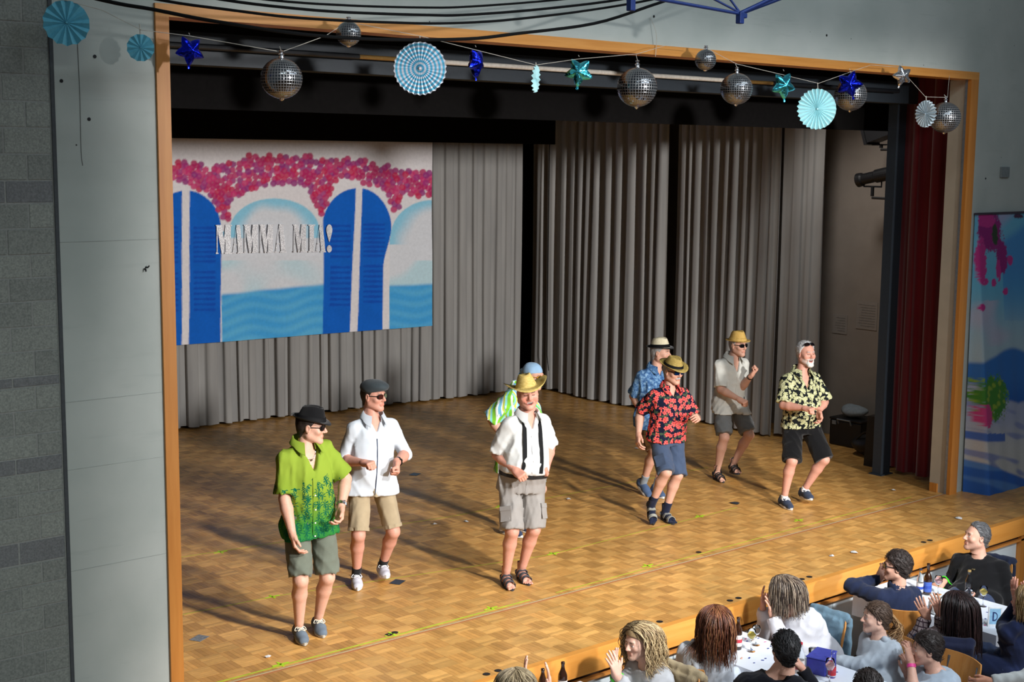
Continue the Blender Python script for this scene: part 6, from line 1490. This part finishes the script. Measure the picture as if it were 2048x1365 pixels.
for sx in (-1,1): v.cap((sx*.054,.02,-.055),(sx*.014,.076,-.108),.016,.022,.02); v.cap((sx*.028,.086,-.062),(sx*.030,.080,-.088),.007,.009,.006); v.cap((sx*.03,.084,-.060),(0,.098,-.051),.006,.007,.005)
v.ell((0,.078,-.118),(.030,.026,.022),k=.02); v.wave(.003,140,4,8); v.ell((0,.099,-.070),(.029,.04,.019),k=.003,op='sub'); V,F=v.mesh(1); obj('beard',(loc2(V*p.hs,p.Fh,p.hc),F),hairmat('white_beard',sr(214,212,206)),p.e,smooth=True)
# ================================================================ tables, chairs and spectators in the hall
FZ=-.9
M_CLOTH=plain('white_paper_cloth',sr(226,230,238),.7,var=.03,scale=8); M_TLEG=plain('table_leg_steel',sr(120,122,126),.4,metal=.7)
def table(x0,x1,y0,y1,label):
    o=empty('banquet_table',((x0+x1)/2,(y0+y1)/2,FZ),label,'table','long banquet tables'); w,d=x1-x0,y1-y0
    obj('tabletop',bevbox((0,0,.715),(w,d,.03),.006,1),plain('tabletop_board',sr(180,150,110),.5),o)
    for sx in (-1,1):
        for sy in (-1,1): obj('leg',tube([(sx*(w/2-.07),sy*(d/2-.1),.7),(sx*(w/2-.05),sy*(d/2-.08),0)],.018,8),M_TLEG,o)
    # paper cloth with short drop
    n=60; P=[]
    def side(a,b,m): return [(a[0]+(b[0]-a[0])*i/m,a[1]+(b[1]-a[1])*i/m) for i in range(m)]
    c=[(-w/2-.004,-d/2-.004),(w/2+.004,-d/2-.004),(w/2+.004,d/2+.004),(-w/2-.004,d/2+.004)]; P=side(c[0],c[1],10)+side(c[1],c[2],20)+side(c[2],c[3],10)+side(c[3],c[0],20); m=len(P); V=[(0,0,.736)]
    for (x,y) in P: V.append((x,y,.736))
    for i,(x,y) in enumerate(P): V.append((x*(1+.012*(1+math.sin(i*1.7))),y*(1+.006*(1+math.sin(i*1.3))),.736-.20+.008*math.sin(i*.9)))
    F=[(0,1+i,1+(i+1)%m) for i in range(m)]+[(1+i,1+m+i,1+m+(i+1)%m,1+(i+1)%m) for i in range(m)]
    c=obj('table_cloth',([(a+(x0+x1)/2,b+(y0+y1)/2,z+FZ) for a,b,z in V],F),M_CLOTH); tag(c,label.replace('long banquet table','white paper cloth').replace('with the letter card in front of','in front of'),'tablecloth','paper table cloths')
    return o
table(6.08,6.78,5.4,7.22,'long banquet table left of the blonde long haired spectator'); table(7.96,8.58,4.9,7.22,'long banquet table between red haired girl and white cardigan woman'); table(10.17,10.93,5.80,7.22,'long banquet table with the letter card in front of the black sweater man')
TZ=-.163
# confetti
cm=[plain('confetti_blue',sr(40,60,150),.6),plain('confetti_pink',sr(220,60,140),.6),plain('confetti_grey',sr(120,130,150),.4,metal=.5)]
for (x0,x1,y0,y1,n,l) in ((8.02,8.6,6.1,7.1,34,'scattered confetti bits on the table by the beer bottle'),(10.3,10.85,5.9,6.7,26,'scattered confetti bits on the table near the letter card')):
    parts=[]; r=np.random.default_rng(int(x0*10))
    for i in range(n):
        x,y=r.uniform(x0,x1),r.uniform(y0,y1); parts.append(box((x,y,TZ+.0025),(r.uniform(.012,.03),r.uniform(.006,.016),.001),Matrix.Rotation(r.uniform(0,3),3,'Z')))
    c=obj('confetti',join(*parts[:n*2//3]),cm[0]); tag(c,l,'confetti',kind='stuff'); c2=obj('confetti_pink_bits',join(*parts[n*2//3:]),cm[1],c); c2['kind']='stuff'
# ---- table ware
def glassmat(name,c,rough=.03,alpha=None):
    if name in MATS: return MATS[name]
    t=NT(name,rough); t.b.inputs['Transmission Weight'].default_value=1.0; t.b.inputs['IOR'].default_value=1.12; t.put(t.b.inputs['Base Color'],(*c,1)); MATS[name]=t.m; return t.m
G_CLEAR=glassmat('clear_glass',(.95,.97,.98)); G_BROWN=plain('brown_bottle_glass',sr(46,24,12),.1,spec=.8,var=.15); G_DARK=plain('dark_bottle_glass',sr(22,22,24),.1,spec=.8)
def bottle(x,y,hh,r,m,lab,cap,label,neck=.36,z=TZ):
    o=empty('bottle',(x,y,z),label,'bottle','bottles on the tables'); b=hh*(1-neck)
    obj('glass_body',lathe([(r*.85,0),(r,.006),(r,b*.9),(r*.92,b),(r*.55,b+.03),(r*.40,b+.05),(r*.36,hh-.02),(r*.44,hh-.018),(r*.44,hh-.004),(r*.40,hh)],20),m,o,smooth=True)
    if lab is not None:
        lb=obj('paper_label',lathe([(r+.0006,b*.18),(r+.0012,b*.19),(r+.0012,b*.72),(r+.0006,b*.73)],20),lab,o); obj('label_stripe',lathe([(r+.0012,b*.36),(r+.0018,b*.37),(r+.0018,b*.52),(r+.0012,b*.53)],20),plain('red_print',sr(186,50,66),.6) if 'red' in label or 'pink' in label else plain('blue_print',sr(40,70,160),.6),lb)
    if cap is not None: obj('cap',lathe([(r*.46,hh-.012),(r*.48,hh-.010),(r*.48,hh+.004),(r*.2,hh+.006)],14),cap,o)
    return o
LW=plain('label_paper',sr(214,206,200),.7); LB=plain('blue_label_paper',sr(60,90,170),.7)
bottle(8.23,6.93,.265,.034,G_BROWN,LW,None,'brown beer bottle with white and red label beside the red haired girl'); bottle(8.27,7.06,.25,.033,G_BROWN,None,None,'unlabelled brown bottle behind the labelled beer bottle')
bottle(10.60,6.82,.24,.030,G_CLEAR,LW,plain('dark_cap',sr(40,44,60),.5),'slim clear bottle with dark cap beside the navy sweater boy'); bottle(10.66,6.78,.29,.036,G_BROWN,LB,None,'tall brown bottle with blue label beside the navy sweater boy',.42)
bottle(10.88,6.50,.25,.032,G_DARK,None,plain('gold_foil',sr(200,170,110),.4,metal=.6),'dark bottle with gold foil top in front of the black sweater man'); bottle(6.49,7.10,.255,.034,G_BROWN,LW,None,'brown beer bottle at the bottom edge left of the clapping blonde'); bottle(6.33,7.14,.23,.032,G_BROWN,None,None,'brown bottle beside the blond head at the bottom edge')
bottle(8.33,6.08,.21,.029,G_CLEAR,plain('red_label',sr(200,40,50),.6),None,'small clear soda bottle with red label on the near table',.45); bottle(8.14,6.24,.27,.036,G_CLEAR,LW,plain('red_cap',sr(200,40,60),.5),'clear plastic water bottle with pink cap behind the black haired man',.3)
def wineglass(x,y,hh,r,liq,label):
    o=empty('wine_glass',(x,y,TZ),label,'glass','glasses on the tables'); s=hh*.48
    obj('glass_bowl',lathe([(.033,0),(.033,.003),(.005,.008),(.004,s),(r*.6,s+.012),(r,s+.04),(r*1.02,s+.06),(r*.82,hh),(r*.79,hh),(r*.98,s+.06),(r*.96,s+.042),(r*.5,s+.016),(.002,s+.008)],24),G_CLEAR,o,smooth=True)
    if liq is not None: obj('wine',lathe([(.002,s+.012),(r*.5,s+.02),(r*.92,s+.044),(r*.94,s+.052),(.002,s+.052)],20),liq,o,smooth=False)
    return o
YW=plain('white_wine',sr(216,190,90),.1); PK=plain('rose_wine',sr(232,176,176),.1)
wineglass(8.28,6.83,.18,.036,YW,'wine glass of white wine beside the labelled beer bottle'); wineglass(8.42,6.90,.16,.036,None,'empty wine glass near the white cardigan woman'); wineglass(8.22,6.02,.19,.036,PK,'wine glass of rose on the near table'); wineglass(10.76,6.28,.18,.036,YW,'wine glass of white wine in front of the black sweater man'); wineglass(10.66,6.36,.16,.036,None,'empty wine glass left of the white wine glass'); wineglass(10.74,6.72,.17,.036,PK,'wine glass near the green wristband hand')
def tumbler(x,y,r,hh,label): 
    o=obj('tumbler',lathe([(r*.85,0),(r,hh),(r*.95,hh),(r*.8,.008),(.001,.008)],20,c=(x,y,TZ)),G_CLEAR,smooth=True); tag(o,label,'glass','glasses on the tables')
tumbler(8.50,6.38,.045,.10,'wide clear tumbler behind the blue bag on the near table'); tumbler(8.33,7.12,.04,.09,'clear tumbler at the stage end of the near table')
bb=empty('gift_bag',(8.38,6.22,TZ),'dark blue box bag on the near table behind the rose glass','bag'); obj('bag_body',bevbox((0,0,.065),(.24,.16,.13),.012,2,Matrix.Rotation(.3,3,'Z')),plain('blue_bag',sr(52,56,150),.45),bb); obj('bag_rim',bevbox((0,0,.132),(.246,.166,.012),.004,1,Matrix.Rotation(.3,3,'Z')),plain('blue_bag_rim',sr(70,76,170),.45),bb)
ln=empty('table_lantern',(10.26,6.42,TZ),'round white glass lantern with blue ribbon beside the clapping dark haired woman','lantern'); obj('glass_globe',lathe([(.04,0),(.066,.02),(.078,.06),(.074,.10),(.055,.135),(.05,.15),(.044,.15),(.05,.132),(.068,.1),(.07,.06),(.06,.024),(.001,.01)],24),plain('milk_glass',sr(226,226,220),.25),ln,smooth=True); obj('ribbon',bevbox((-.06,-.05,.07),(.03,.02,.05),.004,1),plain('blue_ribbon',sr(30,60,190),.4),ln)
cd=empty('table_card',(10.36,5.93,TZ),'white framed table card with the letter D','table card'); Rz=Matrix.Rotation(math.radians(-42),4,'Z')
obj('card_frame',xf(join(bevbox((0,0,.085),(.115,.012,.17),.002,1),box((0,.05,.006),(.11,.11,.006))),Rz),plain('white_frame',sr(232,234,236),.5),cd); obj('card_print',xf(box((0,-.0065,.088),(.092,.001,.135)),Rz),plain('pale_blue_card',sr(150,196,226),.6),cd)
def arc(cx,cz,r,a0,a1,n): return [(cx+r*math.cos(math.radians(a0+(a1-a0)*i/n)),cz+r*1.35*math.sin(math.radians(a0+(a1-a0)*i/n))) for i in range(n+1)]
DP=[(-.022,.048),(-.022,.128)]+arc(-.008,.088,.0296,90,-90,14); V,F=prism(DP,-.0078,-.0072)
t_=[(-.010,.060),(-.010,.116)]+arc(-.006,.088,.0205,90,-90,14)
obj('letter_d',xf((V,F),Rz),plain('navy_print',sr(40,60,110),.6),cd); obj('letter_counter',xf(prism(t_,-.0084,-.0079),Rz),MATS['pale_blue_card'],cd)
tag(obj('party_light',lathe([(.001,0),(.012,.002),(.012,.016),(.001,.02)],10,c=(10.80,6.40,TZ)),plain('blue_party_light',sr(60,90,255),.3)),'tiny blue party light on the table beside the gold topped bottle','light')
E_=MATS['blue_party_light'].node_tree.nodes['Principled BSDF']; E_.inputs['Emission Color'].default_value=(.1,.2,1,1); E_.inputs['Emission Strength'].default_value=6
# ---- chairs: plywood shell on steel legs
M_PLY=wood('orange_plywood',sr(190,124,58),sr(208,146,78),2,.4)
def shellpiece(fn,nu,nv,th):
    V,F=grid(nu,nv,fn); n=len(V); q=nu+1
    nn=[]
    for j in range(nv+1):
        for i in range(nu+1):
            a=A3(V[j*q+min(i+1,nu)])-A3(V[j*q+max(i-1,0)]); b=A3(V[min(j+1,nv)*q+i])-A3(V[max(j-1,0)*q+i]); c=nrm(np.cross(a,b)); nn.append(c)
    V2=[tuple(A3(v)+c*th) for v,c in zip(V,nn)]; F2=[tuple(x+n for x in f[::-1]) for f in F]; E=[]
    bd=[i for i in range(q)]+[j*q+nu for j in range(1,nv+1)]+[nv*q+i for i in range(nu-1,-1,-1)]+[j*q for j in range(nv-1,0,-1)]
    for k in range(len(bd)): a,b=bd[k],bd[(k+1)%len(bd)]; E.append((b,a,a+n,b+n))
    return V+V2,F+F2+E
def rnd(u,v,w,hh): # rounded panel outline scale
    return 1-.10*max(0,abs(v-.5)*2-.6)**2*6
CH=empty('plywood_chair',(0,0,0),'','chair')
obj('seat',shellpiece(lambda u,v:((u-.5)*.40*rnd(u,v,1,1),(v-.45)*.40,.455-.02*math.sin(math.pi*u)*math.sin(math.pi*min(1,v*1.1))-.03*max(0,v-.85)*4),10,10,.012),M_PLY,CH)
obj('backrest',shellpiece(lambda u,v:((u-.5)*.40*(1-.12*max(0,abs(v-.5)*2-.5)**2*2),-.205-.07*v+.05*math.cos(math.pi*(u-.5))*-1+.05,.58+.30*v),10,10,.011),M_PLY,CH)
for sx in (-1,1):
    obj('leg',tube([(sx*.17,.15,.44),(sx*.20,.19,0)],.011,8),M_TLEG,CH); obj('leg',tube([(sx*.17,-.14,.44),(sx*.20,-.20,0)],.011,8),M_TLEG,CH); obj('back_post',tube([(sx*.15,-.13,.44),(sx*.15,-.19,.50),(sx*.15,-.235,.84)],.010,8),M_TLEG,CH)
_first=[True]
def chair(x,y,yaw,label):
    if _first[0]: c=CH; _first[0]=False
    else:
        c=CH.copy(); COL.objects.link(c)
        for ch in CH.children: d=ch.copy(); COL.objects.link(d); d.parent=c
    c.location=(x,y,FZ); c.rotation_euler=(0,0,math.radians(yaw-90)); tag(c,label,'chair','plywood chairs at the tables'); return c
# ---- spectators
def knit(name,c,var=.08): return fabric(name,c,var,.95,260,10)
SEAT=[]
def spect(key,label,spec,top,mat,ch,ch_yaw,chd=.0,leg=None,**kw):
    P=dict(POSE[key]); pl=list(P['pel']); pl[2]=spec.get('pelz',.585); P['pel']=tuple(pl); spec.setdefault('seat',1); spec.setdefault('footR',(spec['yawp'],)); spec.setdefault('footL',(spec['yawp'],))
    p=Person(key,'spectator',label,spec,'spectators at the tables',pose=P,h=.0125).body()
    a=dict(long=True,fit=.026,drop=.10,vneck=0,wave=(.007,22),seed=len(SEAT)+70,neckr=.064); a.update(kw); p.top(top,mat,**a)
    p.shorts(leg or fabric('blue_jeans',sr(52,64,92),.1),name='trousers',shin=.96,seed=len(SEAT)+90)
    for n in 'RL': p.shoe(n,'canvas',fabric('dark_shoe',sr(48,48,52)),M_DRUB)
    a=math.radians(ch_yaw); c=A3(p.root)+A3(p.pel); SEAT.append(1)
    if ch: p.ch=chair(c[0]+math.cos(a)*chd,c[1]+math.sin(a)*chd,ch_yaw,ch)
    return p
def ribs(p,zdrop=.10): pass
# clapping blonde
p=spect('A1','blonde woman with long wavy hair and grey top clapping at the left table',dict(H=1.68,yawp=178,yaws=182,yawh=178,pitch=-6,skin=SK['pale'],fem=1,sw=.15,hscale=1.0,handR=('flat',(-.15,.1,.95),(.3,-.9,.1)),handL=('flat',(-.2,.25,.9),(-.1,.95,.1)),brow=sr(110,84,60)),'sweater',knit('light_grey_sweater',sr(186,186,188)),'plywood chair under the blonde woman with a beige jacket on it',180,.0)
p.longhair([sr(150,126,92),sr(178,154,114),sr(122,100,72),sr(200,178,136)],300,.44,wave=.014,seed=4,front=.2); p.band('wristband',p.vt,p.wr['R']-nrm(p.wr['R']-p.el['R'])*.02,p.wr['R']-p.el['R'],.09,.02,.004,plain('neon_green_band',sr(70,220,40),.5)); PA1=p
# red haired girl
p=spect('A2','girl with long reddish brown hair in a pale printed hoodie, back to the camera',dict(H=1.66,yawp=15,yaws=32,yawh=62,pitch=-4,skin=SK['pale'],fem=1,sw=.155,hscale=1.0),'hoodie',knit('pale_hoodie',sr(206,212,220)),'plywood chair under the girl in the pale printed hoodie',10,fit=.036)
p.longhair([sr(92,52,36),sr(116,68,44),sr(74,42,32),sr(140,96,64)],280,.46,wave=.006,seed=5,front=.1)
v=Vol(p.neck-.26,p.neck+.2,.011); c=p.neck-p.fw*.08-p.up*.05
for sx in (-1,1): v.cap(c+p.rt*sx*.10+p.up*.05+p.fw*.08,c+p.rt*sx*.06-p.up*.05,.036,.045,.03)
v.cap(c+p.rt*.07-p.up*.05,c-p.rt*.07-p.up*.05,.05,.05,.03); v.ell(c-p.up*.09-p.fw*.01,(.09,.05,.06),k=.03); v.wave(.004,40,4); V,F=v.mesh(1); obj('hood',(V,F),MATS['pale_hoodie'],p.shirt,smooth=True)
ink=plain('grey_ink',sr(110,124,150),.8)
for k,(u,t0) in enumerate(((-.10,.34),(-.06,.30),(.02,.32),(.07,.40),(.09,.28),(-.02,.44),(-.11,.46),(.05,.22),(-.05,.18))):
    P_=[];N_=[]
    for i in range(9):
        a=i/8*5.0; q,d=p.front(t0+.03*math.sin(a)*(1+k%3*.3),u+.03*math.cos(a*1.3),True)
        if q is not None: P_.append(q);N_.append(d)
    if len(P_)>3: obj('printed_motif',ribbon(P_,N_,.006,.003),ink,p.shirt)
# white cardigan woman
p=spect('A3','woman with ash brown hair in white cardigan clapping with a green wristband',dict(H=1.68,yawp=178,yaws=165,yawh=112,pitch=-8,skin=SK['fair'],fem=1,sw=.165,belly=.03,hscale=1.03,handR=('flat',(-.25,-.1,.95),(.5,-.8,.1)),handL=('flat',(-.2,.2,.95),(-.3,.9,.1))),'cardigan',knit('white_cardigan',sr(206,206,212),.03),'plywood chair under the white cardigan woman with a blue grey knit on its back',178,.06,fit=.045,wave=(.010,26))
p.longhair([sr(84,70,60),sr(128,112,96),sr(60,50,46),sr(156,140,122)],300,.36,wave=.008,seed=6,spread=1.1,front=.3); p.band('wristband',p.vb,p.wr['R']-nrm(p.wr['R']-p.el['R'])*.02,p.wr['R']-p.el['R'],.08,.022,.004,plain('neon_green_band',sr(70,220,40))); p.watch('L',M_SIL,M_BLKP,.012); PA3=p
# black haired man
p=spect('A4','man with short black hair in black sweater at the bottom, back to the camera',dict(H=1.78,yawp=10,yaws=38,yawh=60,pitch=-4,skin=SK['fair'],sw=.18,hscale=1.06),'sweater',knit('black_sweater',sr(24,24,30)),'plywood chair under the black haired man at the bottom edge',20)
p.hair(H_BLACK,thick=.014,rough=.006,top=.008)
# grey hoodie girl
p=spect('A5','girl with a curly light brown ponytail in a light grey hoodie',dict(H=1.56,yawp=175,yaws=165,yawh=142,pitch=2,skin=SK['pale'],fem=1,sw=.15,hscale=1.0,hairline='long'),'hoodie',knit('light_grey_hoodie',sr(176,184,192)),'plywood chair under the girl with the curly ponytail',175,.04,fit=.034)
p.hair(H_BROWN,thick=.010,rough=.0015)
rg_=np.random.default_rng(9); VV=[];FF=[];KK=[]
for i in range(330):
    a0=A3([rg_.normal(0,.012),-.125,.0+rg_.normal(0,.012)]); ph=rg_.uniform(0,6.28); pts=[]; tgt=A3([rg_.normal(0,.035),-.16+rg_.normal(0,.03),0])
    L=rg_.uniform(.16,.27)
    for j in range(12):
        t_=j/11; q=a0*(1-t_)+A3([tgt[0]*1.4,tgt[1],-L+.0])*t_; q=q+A3([0,-.045*math.sin(math.pi*min(1,t_*1.4)),0]); w_=.012*min(1,t_*3); pts.append(q+A3([math.sin(ph+t_*17)*w_,math.cos(ph+t_*17)*w_,0]))
    V,F=tube(pts,[.0036*(1-.4*j/11) for j in range(12)],3,False); k=len(VV); VV+=V; FF+=[tuple(a+k for a in f) for f in F]; KK+=[A3([sr(150,112,74),sr(190,150,104),sr(120,88,58)][rg_.integers(3)])]*len(V)
o=obj('ponytail',(loc2(A3(VV)*p.hs,p.Fh,p.hc),np.array(FF)),M_HAIR,p.e,smooth=True,cols=np.array(KK)); o['kind']='stuff'
v=Vol(p.neck-.22,p.neck+.2,.011); c=p.neck-p.fw*.07-p.up*.04
for sx in (-1,1): v.cap(c+p.rt*sx*.09+p.up*.05+p.fw*.08,c+p.rt*sx*.05-p.up*.04,.032,.04,.03)
v.cap(c+p.rt*.06-p.up*.04,c-p.rt*.06-p.up*.04,.045,.045,.03); v.wave(.004,40,4); obj('hood',v.mesh(1)[:2],MATS['light_grey_hoodie'],p.shirt,smooth=True)
# navy sweater boy
p=spect('A6','boy with short dark hair in navy sweater adjusting his glasses',dict(H=1.72,yawp=30,yaws=68,yawh=128,pitch=2,skin=SK['fair'],sw=.168,hscale=1.03,handL=('relax',(-.1,.45,.85),(.6,.4,.2))),'sweater',knit('navy_sweater',sr(30,38,62)),'plywood chair under the navy sweater boy',30,-.02)
p.hair(H_DARK,thick=.018,rough=.007,top=.008); p.glasses(M_BLKP,G_CLEAR,w=.025,hh=.018,name='eyeglasses'); v=Vol(p.neck-.2,p.neck+.2,.009); v.cap(p.neck-p.up*.03,p.neck+p.up*.025,.078,.070,.01); v.cap(p.neck-p.up*.1,p.hc,.062,.058,.006,op='sub'); obj('roll_collar',v.mesh(1)[:2],MATS['navy_sweater'],p.shirt,smooth=True)
# black sweater man
p=spect('A7','smiling man with short grey hair in black sweater and green wristband at the stage front',dict(H=1.82,yawp=190,yaws=196,yawh=150,pitch=8,skin=SK['fair'],rosy=.9,sw=.19,belly=.06,hscale=1.08,jaw=1.05,neckw=1.1,hairline='receding',handR=('relax',(-.8,.2,-.2),(0,0,-1)),stubble=(*sr(150,120,104),.4)),'sweater',knit('black_wool_sweater',sr(20,20,22)),'plywood chair under the black sweater man with a navy jacket on it',192,.04,fit=.03)
p.hair(H_SALT,thick=.008); p.band('wristband',p.vt,p.wr['R']-nrm(p.wr['R']-p.el['R'])*.01,p.wr['R']-p.el['R'],.09,.024,.006,plain('neon_green_band',sr(70,220,40))); PA7=p; q,d=p.front(.72,.02); obj('chest_badge',bevbox(tuple(q),(.03,.03,.012),.004,1),plain('dull_brass',sr(120,110,80),.4,metal=.6),p.shirt)
# dark haired clapping woman
p=spect('A8','woman with long straight dark hair in a grid knit sweater clapping',dict(H=1.66,yawp=30,yaws=60,yawh=84,pitch=-4,skin=SK['fair'],fem=1,sw=.158,hscale=1.0,handR=('flat',(-.2,.35,.9),(-.7,-.2,.1)),handL=('flat',(-.45,.2,.85),(.7,.3,.1))),'sweater',M_GRID,'plywood chair under the grid sweater woman with a navy coat on it',35,.0,fit=.034)
p.longhair([sr(40,28,28),sr(56,38,36),sr(30,22,24)],300,.52,wave=.004,seed=8,front=.1); PA8=p
# boy with pink wristband
p=spect('A9','boy with short dark hair in a grey blue tee with a pink wristband',dict(H=1.62,yawp=170,yaws=160,yawh=135,pitch=-4,skin=SK['fair'],sw=.158,hscale=1.03,handL=('relax',(.1,.3,.9),(.3,.8,0)),handR=('relax',(.1,.2,.9),(.2,.8,0))),'tee_shirt',fabric('grey_blue_tee',sr(166,178,190)),'plywood chair under the boy with the pink wristband',165,.03,long=False,sleeve=.85,sr_=(.072,.085))
p.hair(H_DARK,thick=.014,rough=.006,top=.006); p.band('wristband',p.vb,p.wr['L']-nrm(p.wr['L']-p.el['L'])*.03,p.wr['L']-p.el['L'],.08,.026,.004,plain('pink_band',sr(240,70,150),.5)); 
for k in range(5):
    P_=[];N_=[]
    for i in range(6):
        q,d=p.front(.78-.05*k+.02*math.sin(i*1.7+k),-.02+.03*i-.05,True)
        if q is not None: P_.append(q);N_.append(d)
    if len(P_)>2: obj('printed_motif',ribbon(P_,N_,.016,.003),plain('dark_blue_ink',sr(52,66,96),.8),p.shirt)
# right edge blonde in navy
p=spect('A10','person with blond hair in navy jacket clapping at the right edge',dict(H=1.68,yawp=88,yaws=75,yawh=90,skin=SK['ruddy'],fem=1,sw=.165,handL=('flat',(-.1,.2,.95),(.7,-.3,.1)),handR=('flat',(-.2,.2,.95),(-.7,.3,.1))),'jacket',knit('navy_jacket',sr(34,42,72)),None,0)
p.longhair([sr(140,112,74),sr(166,138,96),sr(112,88,58)],200,.30,seed=10,front=.1)
p=spect('A11','person in a light grey knit sleeve at the bottom right corner',dict(H=1.66,yawp=170,yaws=165,yawh=160,skin=SK['deep'],fem=1,sw=.16),'sweater',knit('light_grey_knit',sr(170,172,170)),None,0); p.hair(H_DARK,thick=.014)
p=spect('A12','person with short dark hair, only the crown showing at the bottom edge',dict(H=1.72,yawp=10,yaws=30,yawh=50,skin=SK['fair'],hscale=1.04),'sweater',knit('dark_grey_sweater',sr(60,60,66)),None,0); p.hair(H_DARK,thick=.014,rough=.006)
p=spect('A13','person with ash blond hair clapping at the bottom edge left of the blonde woman',dict(H=1.66,yawp=20,yaws=50,yawh=66,skin=SK['pale'],fem=1,sw=.16,hscale=1.06,handL=('flat',(.0,.15,.98),(.7,-.5,.1)),handR=('flat',(.05,.15,.98),(-.6,.5,.1))),'sweater',knit('grey_sweater',sr(130,130,136)),None,0); p.longhair([sr(150,134,106),sr(176,160,128),sr(126,110,86)],220,.30,wave=.003,seed=12,front=.1)
# ---- jackets hung over chair backs
def jacket(p,yaw,w,hh,m,label,cat='jacket',seed=1):
    F_=frame(yaw); c=p.ch.location; C_=A3([c.x,c.y,c.z]); v=Vol((-.32,-.42,.22),(.32,-.02,.98),.012)
    v.cap((-w,-.258,.885),(w,-.258,.885),.040,.040,.02)
    for zz in np.linspace(.86,.86-hh,14):
        k=(.86-zz)/hh; v.cap((-w*(1+.05*k),-.310+.02*k,zz),(w*(1+.05*k),-.310+.02*k,zz),.024,.024,.03); v.cap((-w*.9,-.205,max(zz,.66)),(w*.9,-.205,max(zz,.66)),.016,.016,.03)
    v.wave(.006,30,seed,8,.35); v.fold(.006,30,seed); V,F=v.mesh(1); o=obj(cat,(C_+V@F_.T,F),m); tag(o,label,cat,'clothes hung on chairs')
jacket(PA1,180,.17,.45,fabric('beige_jacket',sr(170,152,120)),'beige jacket draped over the chair behind the blonde woman',seed=3); jacket(PA3,178,.17,.34,knit('blue_grey_knit',sr(96,122,138),.15),'blue grey knit cardigan draped on the chair behind the white cardigan woman','cardigan',seed=5)
jacket(PA7,192,.18,.5,fabric('navy_anorak',sr(32,38,58)),'navy jacket draped on the chair behind the black sweater man',seed=7); jacket(PA8,35,.20,.5,fabric('dark_navy_coat',sr(28,32,54)),'dark navy coat draped on the chair behind the grid sweater woman','coat',seed=9)
